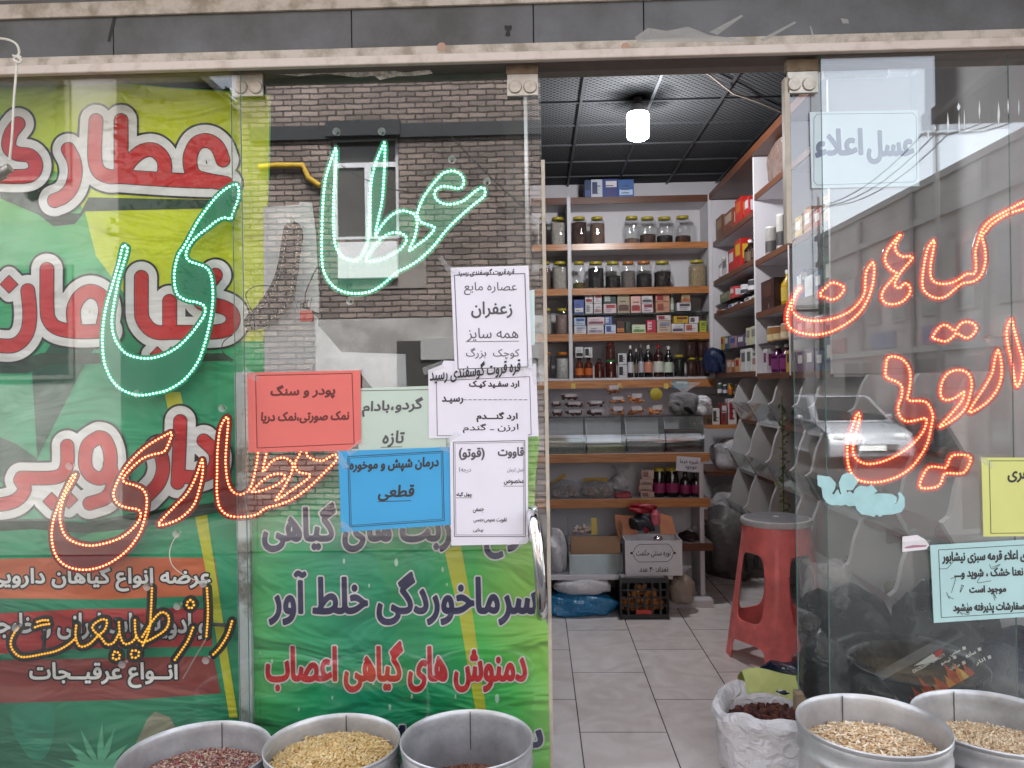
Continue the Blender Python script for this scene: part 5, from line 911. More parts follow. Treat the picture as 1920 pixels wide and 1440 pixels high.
# ---- lower counter unit
YL = 5.02
def zl(y): return P(1180, y, YL).z
xe = P(1329, 860, YL).x
lu = thing('counter_unit', 'white stepped counter unit with wooden edged shelves below the jars', 'counter', ((xl_ + xe) / 2, YL, 0))
MB().box(P(1313, 900, YL).x, P(1321, 900, YL).x, YL + .03, YB - .03, .04, zl(867)).build('end_panel', m_mel, lu)
MB().box(xl_, P(1312, 900, YL).x, YL + .30, YL + .318, .04, zl(867)).build('back_panel', m_mel, lu)
for nm, y0, y1, x1, yb, m in (('counter', 851, 867, 1331, YB - .03, m_edge), ('counter', 936, 952, 1331, YL + .299, m_edge), ('counter', 1020, 1034, 1335, YL + .299, m_edge2)):
    e = MB().box(xl_, P(x1, 900, YL).x, YL + .014, yb, zl(y1) + .003, zl(y0)).build('shelf', m_mel, lu, bevel=.002); MB().box(xl_, P(x1, 900, YL).x, YL - .004, YL + .0135, zl(y1), zl(y0) + .001).build('edge_strip', m, e, bevel=.002)
YG = 4.80
zg = P(1140, 1078, YG).z
MB().box(xl_, P(1262, 1080, YG).x, YG, YL + .29, zg - .03, zg).build('low_board', m_mel, lu, bevel=.002)
MB().box(P(1255, 1110, 4.95).x, P(1338, 1110, 4.95).x, 4.95, YB - .04, 0, .05).build('foot', m_mel, lu, bevel=.003)
# upper bins with sloping glass
zt_, zb_ = P(1180, 783, YL + .05).z, zl(851)
m_bing = sheet_glass('bin_glass', (.7, .76, .75), .10, .06, .05, (.5, .55, .54), 4)
BX = [P(q, 820, YL).x for q in (1019, 1100, 1175, 1249, 1323)]
fills = [((112, 116, 100), .35), ((150, 140, 100), .2), ((120, 108, 104), .3), ((74, 20, 26), .55)]
for k in range(4):
    a, b = BX[k] + .003, BX[k + 1] - .003
    t = thing('display_bin', ('bin of greyish herbs at the left of the sloping glass bins', 'bin with a pale board inside, second of the sloping glass bins', 'bin lined with clear plastic, third of the sloping glass bins', 'bin of dark red barberries, rightmost of the sloping glass bins')[k], 'bin', ((a + b) / 2, YL + .1, zb_), 'sloping glass bins on the counter')
    prof = [(YL + .03, zb_ + .001), (YL + .022, zb_ + .06), (YL + .03, zb_ + .13), (YL + .06, zb_ + .19), (YL + .09, zt_)]
    mb = MB(); v = [(x, y, z) for y, z in prof for x in (a, b)]; mb.add(v, [(2 * i, 2 * i + 1, 2 * i + 3, 2 * i + 2) for i in range(4)]); mb.build('glass_front', m_bing, t, smooth=True, fixn=False)
    MB().prism([(YL + .034, zb_ + .001)] + [(y + .004, z) for y, z in prof[1:]] + [(YL + .28, zt_), (YL + .28, zb_ + .001)], 'x', b - .004, b).build('divider', mat('bin_side', S(70, 76, 76), .3), t)
    c, fh = fills[k]; MB().box(a + .004, b - .006, YL + .045, YL + .27, zb_ + .002, zb_ + .26 * fh).build('contents', cmat(c), t, bevel=.012)
top = MB().box(xl_, BX[4], YL + .095, YL + .29, zt_, zt_ + .006).build('glass_top', m_gsh, lu)
# boxes of dates and biscuits on the bins
def c4(u, v): return 1010 + u / 5.647, 700 + v / 5.647
m_cl = sheet_glass('clear_box', (.97, .97, .97), .015, 0, .05)
def treat(u0, u1, v0, v1, zb, col, label, lab=True, Y=YL + .10):
    x0, yt = c4(u0, v0); x1, yb = c4(u1, v1); xc, wd = wpx(x0, x1, 760, Y); h = P((x0 + x1) / 2, yt, Y).z - P((x0 + x1) / 2, yb, Y).z; d = .11
    t = thing('treat_box', label, 'box', (xc, Y + d / 2, zb), 'clear boxes of dates and biscuits on the bins')
    a, b = xc - wd / 2, xc + wd / 2
    MB().box(a, b, Y, Y + d, zb, zb + h - .001).build('clear_box', m_cl, t, bevel=.004)
    mb = MB(); n = 26; rs = np.random.default_rng(int(u0 + v0))
    for i in range(n): mb.ball((rs.uniform(a + .014, b - .014), rs.uniform(Y + .012, Y + d - .015), zb + rs.uniform(.012, max(.02, h * .62))), rs.uniform(.009, .013), 7, 4, 1.2, .9, .8)
    stuff(mb.build('pieces', cmat(col), t, smooth=True))
    if lab: MB().box(a + wd * .22, b - wd * .2, Y - .0015, Y - .0005, zb + h * .5, zb + h * .85).build('paper_label', mat('label_white', S(206, 200, 204), .6, var=.2, scale=120), t)
    return zb + h
zt6 = zt_ + .0065; dt = (84, 34, 32); bk_ = (190, 118, 60)
z1 = treat(130, 258, 375, 472, zt6, dt, 'box of dates at the left end, bottom of its pile'); treat(130, 240, 282, 368, z1, dt, 'box of dates at the left end, top of its pile')
z1 = treat(270, 490, 380, 472, zt6, dt, 'box of dates, bottom of the pile of three'); z1 = treat(268, 488, 298, 378, z1, dt, 'box of dates, middle of the pile of three'); treat(236, 436, 205, 292, z1, dt, 'box of dates, top of the pile of three')
z1 = treat(506, 722, 376, 472, zt6, dt, 'box of dates beside the biscuits, lower one'); treat(506, 712, 288, 374, z1, dt, 'box of dates beside the biscuits, upper one')
z1 = treat(750, 925, 348, 472, zt6, bk_, 'biscuit box, bottom of the pile of three'); z1 = treat(745, 930, 240, 342, z1, bk_, 'biscuit box, middle of the pile of three'); treat(712, 886, 112, 234, z1, (130, 74, 40), 'biscuit box, top of the pile of three with a brown lid')
z1 = treat(945, 1130, 348, 472, zt6, bk_, 'biscuit box under the dark lidded one'); treat(950, 1128, 205, 342, z1, bk_, 'biscuit box with a dark lid, upper one of its pile')
treat(1165, 1335, 342, 472, zt6, bk_, 'single biscuit box below the round yellow lid')
q = P(*c4(1245, 222), YL + .16); t = thing('storage_jar', 'jar lying on its side with a round yellow lid facing the door', 'jar', (q.x, q.y + .05, q.z - .05))
r = 65 / 5.647 / FPX * (YL + .16)
mb = MB(); mb.tube([(q.x, q.y, q.z), (q.x, q.y + .02, q.z)], r, 26); mb.build('lid', m_lidy, t, bevel=.003, smooth=True); MB().tube([(q.x, q.y + .021, q.z), (q.x, q.y + .12, q.z)], r * 1.05, 26).build('glass_body', m_jar, t, smooth=True)
# lumpy things: bags and sacks
def lump(name, label, cat, c, sx, sy, sz, m, seed=0, n=3.0, amp=.18, group=None, parent=None, flatb=True, res=34, creases=0, fine=.03):
    rs = np.random.default_rng(seed); ph = rs.uniform(0, 6.28, (8, 3)); fr = rs.uniform(1, n, (8, 3)); mb = MB(); v = []; f = []; N = res; M = res // 2
    for i in range(M + 1):
        th_ = math.pi * i / M
        for k in range(N):
            a = 2 * math.pi * k / N; d = np.array((math.sin(th_) * math.cos(a), math.sin(th_) * math.sin(a), -math.cos(th_)))
            q = 1 + amp * sum(math.sin(fr[j] @ d * 2.2 + ph[j, 0]) for j in range(5)) / 3 + fine * math.sin(9 * d[0] + ph[6, 0] + 5 * d[2]) * math.sin(8 * d[2] + ph[7, 0])
            e = np.sign(d) * np.abs(d) ** .8 * q
            z = e[2] * sz
            if flatb: z = max(z, -sz * .82)
            v.append((c[0] + e[0] * sx, c[1] + e[1] * sy, c[2] + (sz * .82 if flatb else 0) + z))
    for i in range(M):
        for k in range(N): f.append((i * N + k, i * N + (k + 1) % N, (i + 1) * N + (k + 1) % N, (i + 1) * N + k))
    mb.add(v, f); o = mb.build(name, m, parent, smooth=True)
    return o if parent else tag(o, label, cat, group)
def knot(o, top, h, r, m, seed=1):
    rs = np.random.default_rng(seed); mb = MB(); n = 14; v = []; f = []
    for rr, z in ((.35, -.1), (.22, .1), (.6, .5), (1.0, 1.0)):
        for k in range(n): a = k * 6.2832 / n; q = r * rr * (1 + .35 * math.sin(3 * a + seed) * (z + .3)); v.append((top[0] + q * math.cos(a), top[1] + q * math.sin(a), top[2] + h * z + rs.normal(0, h * .05)))
    for i in range(3):
        for k in range(n): f.append((i * n + k, i * n + (k + 1) % n, (i + 1) * n + (k + 1) % n, (i + 1) * n + k))
    mb.add(v, f); return mb.build('gathered_top', m, o, smooth=True, fixn=False)
m_clear = film('clear_bag', (.62, .60, .62), .32, .12, .9, 40); m_wbag = film('white_bag', (.62, .60, .63), .86, .25, .6, 22); m_blue = film('blue_bag', S(44, 116, 160), .95, .22, .7, 16); m_navy = film('navy_bag', S(18, 34, 56), 1, .3, .7, 18); m_blackbag = film('black_bag', (.012, .013, .015), 1, .25, .7, 14)
q = P(1285, 780, YL + .16)
b_ = lump('plastic_bag', 'clear bag of very dark dried fruit slumped right of the biscuits', 'bag', (q.x, YL + .2, zt6), .10, .085, .085, m_clear, 5, flatb=True); lump('contents', '', '', (q.x, YL + .2, zt6 + .003), .097, .082, .07, cmat((14, 12, 22)), 6, parent=b_); knot(b_, (q.x, YL + .2, zt6 + .15), .07, .09, m_clear)
for k, x in enumerate((1075, 1162, 1249)):
    a = P(x, 726, YU - .013); MB2 = MB().box(a.x - .018, a.x + .018, YU - .014, YU - .011, a.z - .012, a.z + .032); tag(MB2.build('yellow_tag', mat('yellow_card', S(206, 184, 92), .6)), ('yellow price tag on the front rail above the dates', 'yellow price tag on the front rail above the biscuits', 'yellow price tag on the front rail above the dark bag')[k], 'tag', 'yellow tags on the wooden rail')
a = P(1274, 721, YU - .02); carton(1261, 1290, 714, P(1270, 728, YU - .03).z, YU - .09, (70, 150, 170), (200, 220, 220), 'turquoise packet hung over the front rail above the dark bag', .03, None, name='packet')
# shelf F: lime bags, soap, bottles
zF = zl(936) + .0005
def heap(name, label, cat, c, rx, ry, h, n, r, m, seed, parent=None, kind=True):
    rs = np.random.default_rng(seed); mb = MB()
    for i in range(n):
        a = rs.uniform(0, 6.28); q = math.sqrt(rs.uniform(0, 1)); z = rs.uniform(0, 1) * h * (1 - q * q * .75)
        mb.ball((c[0] + rx * q * math.cos(a), c[1] + ry * q * math.sin(a), c[2] + r + z), r * rs.uniform(.8, 1.15), 8, 5)
    o = mb.build(name, m, parent, smooth=True)
    if kind: stuff(o)
    return o if parent else tag(o, label, cat)
for k, (px, wpx_, nm) in enumerate(((1058, 62, 'clear bag of pale dried limes at the left of the middle shelf'), (1120, 56, 'clear bag of pale dried limes beside the soap stack'))):
    q = P(px, 934, YL + .12); rx = wpx_ / 2 / FPX * (YL + .12)
    bg_ = lump('plastic_bag', nm, 'bag', (q.x, YL + .12, zF), rx * 1.02, .085, .06, m_clear, 20 + k, group='clear bags of dried limes'); heap('dried_limes', '', '', (q.x, YL + .12, zF + .002), rx * .85, .06, .06, 46, .014, cmat((176, 160, 150)), 30 + k, bg_)
q = P(1165, 900, YL + .1); bg_ = lump('plastic_bag', 'knotted clear bag leaning over the limes against the soap', 'bag', (q.x, YL + .17, zF + .04), .055, .05, .055, m_wbag, 41); knot(bg_, (q.x, YL + .17, zF + .13), .07, .05, m_clear)
lump('cloth_bundle', 'small folded pink cloth bundle in front of the soap stack', 'bundle', (P(1170, 930, YL).x, YL + .06, zF), .055, .035, .022, mat('pink_cloth', S(170, 84, 96), .8, bump=.3), 44)
for (a0, b0, a1, b1, nm) in ((1031, 910, 1060, 890, 'yellow wooden scoop handle sticking out of the left limes'), (1094, 900, 1140, 899, 'yellow wooden ruler behind the limes')):
    a, b = P(a0, b0, YL + .2), P(a1, b1, YL + .2); d = (b - a).normalized(); n_ = Vector((-d.z, 0, d.x)) * .012
    mb = MB(); mb.add([a - n_, b - n_, b + n_, a + n_] + [x + Vector((0, .008, 0)) for x in (a - n_, b - n_, b + n_, a + n_)], [(0, 1, 2, 3), (4, 7, 6, 5), (0, 4, 5, 1), (1, 5, 6, 2), (2, 6, 7, 3), (3, 7, 4, 0)]); tag(mb.build('wooden_stick', mat('yellow_wood', S(190, 150, 60), .5)), nm, 'stick')
zc_ = zF
for k, (x0, x1, yt) in enumerate(((1197, 1223, 923), (1194, 1219, 911), (1196, 1221, 899), (1199, 1223, 882))):
    t_ = carton(x0, x1, yt, zc_, YL + .04, (196, 170, 158), (150, 110, 100), ('bottom', 'second', 'third', 'topmost')[k] + ' pinkish soap box of the little stack on the middle shelf', .06, 'pinkish soap boxes in a stack'); zc_ = P(1210, yt, YL + .04).z + .0006
for x0, x1, yt, cap, nm in ((1223, 1246, 879, m_lidy, 'dark bottle with a magenta label next to the soap stack'), (1246.5, 1272, 879, m_lidy, 'dark bottle with a magenta label, second from the soap stack'), (1274, 1293, 886, m_capk, 'dark bottle with a magenta label, third from the soap stack'), (1294, 1315, 887, m_capk, 'dark bottle with a magenta label at the shelf end')):
    bottle(x0, x1, yt, zF, YL + .03, (24, 14, 20), cap, nm, (142, 40, 92), neck=.75 if cap is m_lidy else .4, shoulder=.74 if cap is m_lidy else .6, group='magenta labelled bottles on the middle shelf')
t = paper('card_sign', 'white handwritten card hanging at the right end of the counter edge', [(1269, 855), (1314, 858), (1311, 886), (1267, 882)], YL - .01, (204, 200, 208), 'sign')
text(t, 'شیره خرما', (1275, 861, 1309, 871), YL - .01, m_pen, .15, rot=3); text(t, 'موجود', (1284, 873, 1306, 881), YL - .01, m_pen, .15, rot=3)
# low board: bins, carton, gloves
zGb = zg + .0006
bn = thing('display_bin', 'open glass bin holding cardboard and pale limes left of the white carton', 'bin', (P(1118, 1070, YG + .1).x, YG + .1, zGb)); x0, x1 = P(1068, 1060, YG).x, P(1168, 1060, YG).x
MB().box(x0, x1, YG + .01, YG + .014, zGb, P(1100, 1040, YG).z).build('glass_front', m_bing, bn)
for x in (x0, x1): MB().box(x - .003, x + .003, YG + .015, YG + .24, zGb, P(1100, 978, YG + .1).z).build('glass_side', m_bing, bn)
mc = mat('brown_cardboard', S(164, 132, 104), .8, var=.1, scale=8); MB().box(x0 + .01, x1 - .012, YG + .03, YG + .036, zGb, P(1100, 1006, YG + .03).z).build('cardboard', mc, bn)
MB().box(x0 + .012, x1 - .02, YG + .016, YG + .022, zGb, P(1100, 1042, YG).z).build('pale_board', mat('pale_board', S(176, 166, 150), .8, var=.12, scale=14), bn)
heap('dried_limes', '', '', (P(1095, 980, YG).x, YG + .14, P(1095, 1004, YG + .1).z), .06, .05, .05, 34, .013, cmat((176, 160, 150)), 51, bn)
tg = P(1114, 985, YG + .06); tag(MB().box(tg.x - .018, tg.x + .018, YG + .06, YG + .064, tg.z - .06, tg.z + .045).build('yellow_tag', mat('yellow_card', S(206, 184, 92))), 'yellow wooden tag stuck in the glass bin behind the cardboard', 'tag')
lump('plastic_bag', 'clear plastic bag of pale goods at the left end of the low board', 'bag', (P(1043, 1060, YG).x, YG + .12, zGb), .075, .09, .14, m_wbag, 61)
# white carton with lettering
YC = YG - .03
t = thing('carton', 'white open carton with a framed printed title and brown flaps', 'carton', (P(1225, 1078, YC).x, YC + .1, zGb))
q0, q1 = P(1172, 1020, YC).x, P(1279, 1020, YC).x; zt2 = P(1225, 1014, YC).z
cw = mat('white_carton', S(214, 212, 216), .6, var=.04)
MB().box(q0, q1, YC, YC + .004, zGb, zt2).box(q0, q0 + .004, YC + .0041, YC + .22, zGb, zt2).box(q1 - .004, q1, YC + .0041, YC + .22, zGb, zt2).box(q0 + .0041, q1 - .0041, YC + .216, YC + .22, zGb, zt2).box(q0 + .0041, q1 - .0041, YC + .0041, YC + .2159, zGb, zGb + .004).build('box_body', cw, t)
za = P(1200, 965, YC + .2).z
mb = MB(); mb.add([(q0 - .03, YC + .19, zt2), (q0 + .1, YC + .2, zt2), (q0 + .12, YC + .24, za - .02), (q0 - .04, YC + .22, za)], [(0, 1, 2, 3)]); mb.add([(q1 - .1, YC + .2, zt2), (q1, YC + .19, zt2), (q1 - .02, YC + .24, za - .02), (q1 - .1, YC + .25, za + .0)], [(0, 1, 2, 3)]); mb.add([(q0 - .03, YC + .01, zt2), (q0, YC + .18, zt2), (q0 - .04, YC + .16, zt2 + .09), (q0 - .05, YC + .02, zt2 + .08)], [(0, 1, 2, 3)])
FL = mb
for k in range(3): mf = MB(); mf.add(FL.v[k * 4:k * 4 + 4], [(0, 1, 2, 3)]); mf.build('flap', mat('orange_brown_card', S(180, 116, 84), .75, var=.1), t, fixn=False)
fr = [(1191, 1027), (1198, 1021), (1252, 1020), (1259, 1026), (1263, 1036), (1259, 1047), (1252, 1053), (1198, 1054), (1191, 1048), (1186, 1037)]
mb = MB()
for i in range(len(fr)):
    a, b = np.array(fr[i], float), np.array(fr[(i + 1) % len(fr)], float); d = b - a; L = np.hypot(*d); nn = np.array([-d[1], d[0]]) / L * .5
    plate(mb, [[tuple(a - nn), tuple(b - nn), tuple(b + nn), tuple(a + nn)]], YC - .0008)
for sx in (1184, 1265): plate(mb, [dia(sx, 1037, 3)], YC - .0008)
mb.build('border', m_pen, t, fixn=False)
text(t, 'نوره سنتی حکمت', (1193, 1031, 1257, 1045), YC, m_pen, .2); text(t, 'تعداد: ۴۰ عدد', (1199, 1063, 1253, 1072), YC, m_pen, .35)
gc = P(1208, 950, YC + .1)
gl_ = thing('glove_pile', 'pile of red and black rubber gloves heaped on the open carton', 'gloves', (gc.x, YC + .12, zt2))
lump('red_glove', '', '', (P(1205, 952, YC + .1).x, YC + .12, P(1205, 962, YC + .1).z), .085, .06, .03, mat('red_rubber', S(140, 14, 36), .45, bump=.2), 71, parent=gl_)
lump('black_glove', '', '', (P(1205, 980, YC + .08).x, YC + .09, P(1205, 994, YC + .08).z), .07, .06, .05, mat('black_rubber', (.012, .014, .022), .5, bump=.2), 72, amp=.3, parent=gl_)
lump('pink_glove', '', '', (P(1228, 975, YC + .07).x, YC + .07, P(1228, 984, YC + .07).z), .03, .03, .05, mat('pink_rubber', S(190, 90, 106), .5), 73, parent=gl_)
a, b = P(1205, 985, YC + .05), P(1215, 998, YC + .05); MB().tube([a, b], .014, 8).build('red_finger', MATS['red_rubber'], gl_, smooth=True)
q = P(1234, 1010, YC + .05); MB2 = MB().ball(q, .03, 16, 10, 1, .6, .7); tag(MB2.build('silver_lid', mat('chrome', (.8, .8, .8)), smooth=True), 'shiny silver dome peeping over the rim of the white carton', 'lid')
lump('herb_packet', 'flat bag of dark dried herbs on the walnut edged shelf end', 'bag', (P(1290, 1018, YL + .1).x, YL + .1, zl(1020) + .001), .06, .07, .03, cmat((52, 34, 40)), 75)
# under the low board
q = P(1090, 1150, 4.72)
lump('plastic_sack', 'bright blue plastic sack lying on the floor under the counter', 'sack', (P(1085, 1150, 4.76).x, 4.86, .002), .25, .12, .075, m_blue, 81, amp=.1, fine=.06)
b_ = lump('plastic_bag', 'long clear bag of pale stuff lying on the blue sack', 'bag', (P(1094, 1110, 4.76).x, 4.86, .128), .185, .09, .058, m_wbag, 82, amp=.06, fine=.05)
cr = thing('crate', 'black plastic crate of orange goods on the floor under the white carton', 'crate', (P(1208, 1160, 4.72).x, 4.85, .001))
x0, x1 = P(1163, 1120, 4.72).x, P(1254, 1120, 4.72).x; zc2 = P(1208, 1084, 4.72).z; mk = mat('black_plastic', (.02, .02, .02))
mb = MB()
for a, b, c, d in ((x0, x1, .001, .03), (x0, x1, zc2 - .03, zc2)): mb.box(a, b, 4.72, 4.735, c, d)
n = 7
for i in range(n):
    x = x0 + (x1 - x0) * i / (n - 1); mb.box(max(x0, x - .006), min(x1, x + .006), 4.721, 4.734, .0301, zc2 - .0301)
for i in range(1, 4): z = .03 + (zc2 - .06) * i / 4; mb.box(x0 + .007, x1 - .007, 4.7225, 4.7325, z, z + .009)
for x in (x0, x1 - .012): mb.box(x, x + .012, 4.7355, 5.0, .001, zc2)
mb.box(x0 + .013, x1 - .013, 4.99, 5.0, .001, zc2); mb.box(x0 + .013, x1 - .013, 4.7355, 4.989, .001, .012); mb.build('crate_body', mk, cr)
heap('orange_goods', '', '', ((x0 + x1) / 2, 4.84, .02), .13, .07, .16, 160, .014, cmat((214, 136, 70)), 83, cr)
mb = MB().box((x0 + x1) / 2 - .05, (x0 + x1) / 2 + .04, 4.716, 4.7195, .035, .058); mb.build('red_label', mat('red_plastic', S(190, 52, 44)), cr)
b_ = lump('plastic_sack', 'beige filled clear sack standing on the floor right of the crate', 'sack', (P(1280, 1128, 4.86).x, 4.9, .052), .085, .08, .095, film('beige_bag', S(150, 134, 122), .95, .3, .5, 20), 85, amp=.1); knot(b_, (P(1280, 1128, 4.86).x, 4.9, .23), .05, .05, m_clear)
# ---- shelves along the right wall
XS = P(1337, 600, YU).x
def YX(px, y=600): return PX(px, y, XS).y
def zx(px, y): return PX(px, y, XS).z
ru = thing('shelf_unit', 'white shelf unit with dark wooden edges along the right wall', 'shelves', (XS, 4, zx(1375, 700)))
ya, y1_, y2_ = YU - .012, YX(1416), YX(1480)
ups = [ya, y1_, y2_, y2_ - (y1_ - y2_) * .9]
zc0 = zx(1375, 700); ztop = zx(1375, 318)
for y in ups: MB().box(XS, XR - .02, y - .012, y + .012, zc0 - .03, ztop - .06).build('upright', m_mel, ru, bevel=.002)
MB().box(XR - .019, XR - .003, ups[-1], ya, zc0 - .1, ztop).build('back_panel', m_mel, ru)
MB().box(XS - .02, XS + .3, ups[-1] - .02, ya + .013, ztop - .055, ztop).build('crown', m_edge2, ru, bevel=.003)
def sshelf(a, b, z, wood_=True):
    th = .035 if wood_ else .008
    o = MB().box(XS + .016, XR - .02, b + .013, a - .013, z - th, z).build('shelf' if wood_ else 'glass_shelf', m_mel if wood_ else m_gsh, ru)
    if wood_: MB().box(XS + .002, XS + .0155, b + .013, a - .013, z - th - .002, z + .0005).build('edge_strip', m_edge2, o)
    return z
B1 = {k: sshelf(ya, y1_, zx(1375, y), w_) for k, y, w_ in (('a', 424, 1), ('b', 506, 1), ('c', 557, 0), ('d', 574, 1), ('e', 652, 0), ('f', 698, 1))}
B2 = {k: sshelf(y1_, y2_, zx(1448, y), w_) for k, y, w_ in (('a', 336, 1), ('b', 471, 1), ('c', 577, 1), ('d', 640, 0), ('e', 699, 1))}
B3 = {k: sshelf(y2_, ups[3], B2[k], k != 'd') for k in B2}
def sitem(pa, pb, yt, z, col, acc, label, kind='box', name=None, group='packets and bottles on the right wall shelves', dx=.02, lab=None, cap=None):
    Ya, Yb = YX(pa), YX(pb); X0 = XS + dx; pm = (pa + pb) / 2; ym = (Ya + Yb) / 2; h = max(PX(pm, yt, XS + .02).z - z, .03)
    if kind == 'box':
        t = thing(name or 'packet', label, 'packet', (X0 + .04, ym, z + .0006), group)
        MB().box(X0, X0 + .08, Yb + .002, Ya - .002, z + .0006, z + h).build('box_body', mat('card_%d_%d_%d' % col, S(*col), .45, var=.08), t, bevel=.002, seg=1)
        w_ = (Ya - Yb); MB().box(X0 - .0014, X0 - .0004, Yb + w_ * .15, Ya - w_ * .2, z + h * .45, z + h * .85).build('print_panel', mat('print_%d_%d_%d' % acc, S(*acc), .5, var=.1), t)
        MB().box(X0 + .012, X0 + .065, Yb + .0006, Yb + .0016, z + h * .3, z + h * .8).build('print_panel', mat('print_%d_%d_%d' % acc, S(*acc), .5, var=.1), t)
    else:
        r = max(min(Ya - Yb, .09) / 2, .018); t = thing(name or 'bottle', label, 'bottle', (X0 + r, ym, z + .0006), group); c = (X0 + r, ym, z + .0006)
        if kind == 'can': pr = [(r * .9, 0), (r, h * .04), (r, h * .93), (r * .9, h * .95)]; nk = .88
        else: pr = [(r * .9, 0), (r, h * .03), (r, h * .6), (r * .4, h * .78), (r * .36, h * .9)]; nk = .36
        MB().lathe(pr, c, 18).build('body', mat('liquid_%d_%d_%d' % col, S(*col), .2, var=.12), t, smooth=True)
        MB().lathe([(r * nk, h * .88), (r * (nk + .05), h * .885), (r * (nk + .05), h * .99), (0, h)], c, 16).build('cap', cap or m_capw, t, smooth=True)
        MB().lathe([(r * 1.012, h * .12), (r * 1.012, h * .1201), (r * 1.012, h * .5), (r, h * .5001)], c, 18).build('paper_label', mat('label_%d_%d_%d' % acc, S(*acc), .6, var=.15, scale=60), t, smooth=True)
    return t
GR, DKB, OR = (120, 122, 118), (40, 26, 22), (196, 96, 40)
for a in [(1340, 1352, 408, 'a', (110, 70, 50), (150, 120, 90), 'brown packet lying at the back of the highest red packet shelf', 'box'), (1354, 1372, 398, 'a', (124, 60, 40), (180, 160, 140), 'reddish brown packet beside the tall red packet', 'box'), (1376, 1388, 374, 'a', (180, 32, 26), OR, 'tall red packet with an orange foot, high on the right wall', 'box'), (1393, 1402, 372, 'a', (170, 30, 30), W_, 'red and white packet nearest the first upright of the right wall', 'box'),
          (1340, 1349, 484, 'b', (150, 152, 156), W_, 'grey bottle nearest the corner on the second right wall shelf', 'bottle'), (1350, 1360, 486, 'b', W_, (120, 120, 120), 'white packet next to the grey bottle', 'box'), (1362, 1373, 470, 'b', (170, 40, 36), W_, 'red packet beside the white one on the second right wall shelf', 'box'), (1374, 1386, 452, 'b', (176, 30, 26), YE, 'tall red packet with a yellow block', 'box'), (1388, 1397, 452, 'b', DKB, (90, 70, 50), 'dark slim bottle left of the first upright', 'bottle'), (1399, 1410, 446, 'b', (24, 22, 24), (80, 60, 50), 'black bottle touching the first upright', 'bottle'),
          (1346, 1362, 551, 'c', (110, 118, 96), (150, 150, 130), 'olive packet on the upper glass shelf of the right wall', 'box'), (1364, 1372, 540, 'c', (190, 60, 64), W_, 'pink red packet on the upper glass shelf of the right wall', 'box'), (1379, 1390, 536, 'c', W_, (60, 60, 70), 'white tub on the upper glass shelf of the right wall', 'can'), (1393, 1404, 527, 'c', (70, 70, 76), W_, 'grey tub with a white lid on the upper glass shelf', 'can'),
          (1339, 1346, 590, 'd', (140, 84, 50), (170, 120, 80), 'brown packet in the corner of the middle wooden shelf', 'box'), (1347, 1354, 586, 'd', (40, 60, 120), W_, 'small blue bottle on the middle right wall shelf', 'bottle'), (1361, 1369, 580, 'd', (196, 200, 206), BL, 'white and blue tube on the middle right wall shelf', 'box'), (1371, 1380, 578, 'd', (60, 50, 56), W_, 'dark packet on the middle right wall shelf', 'box'), (1391, 1402, 568, 'd', W_, (90, 90, 90), 'white packet near the first upright on the middle shelf', 'box'), (1404, 1411, 558, 'd', (100, 130, 60), W_, 'green packet by the first upright on the middle shelf', 'box'),
          (1346, 1352, 632, 'e', (180, 150, 60), RD, 'yellow book spine on the lower glass shelf', 'box'), (1353, 1360, 632, 'e', (60, 96, 110), W_, 'teal book spine on the lower glass shelf', 'box'), (1362, 1374, 632, 'e', (150, 120, 130), BL, 'mauve packet on the lower glass shelf', 'box'), (1376, 1389, 630, 'e', (90, 80, 110), W_, 'purple packet on the lower glass shelf', 'box'), (1393, 1401, 616, 'e', (186, 180, 150), GR, 'cream book spine on the lower glass shelf', 'box'), (1402, 1411, 613, 'e', (180, 186, 160), GR, 'pale green book spine on the lower glass shelf', 'box'),
          (1356, 1364, 676, 'f', (186, 140, 110), W_, 'peach packet on the lowest wooden shelf of the right wall', 'box'), (1365, 1371, 676, 'f', (150, 96, 70), W_, 'brown book spine on the lowest wooden shelf', 'box'), (1372, 1380, 672, 'f', (190, 150, 110), RD, 'tan book spine on the lowest wooden shelf', 'box'), (1382, 1392, 656, 'f', W_, (100, 100, 104), 'white packet with grey print on the lowest wooden shelf', 'box'), (1393, 1402, 654, 'f', (200, 200, 196), (90, 100, 90), 'white packet with green print on the lowest wooden shelf', 'box'), (1403, 1411, 668, 'f', (206, 200, 196), (150, 110, 100), 'white packet by the first upright on the lowest shelf', 'box')]:
    sitem(*a[:3], B1[a[3]], *a[4:7], kind=a[7])
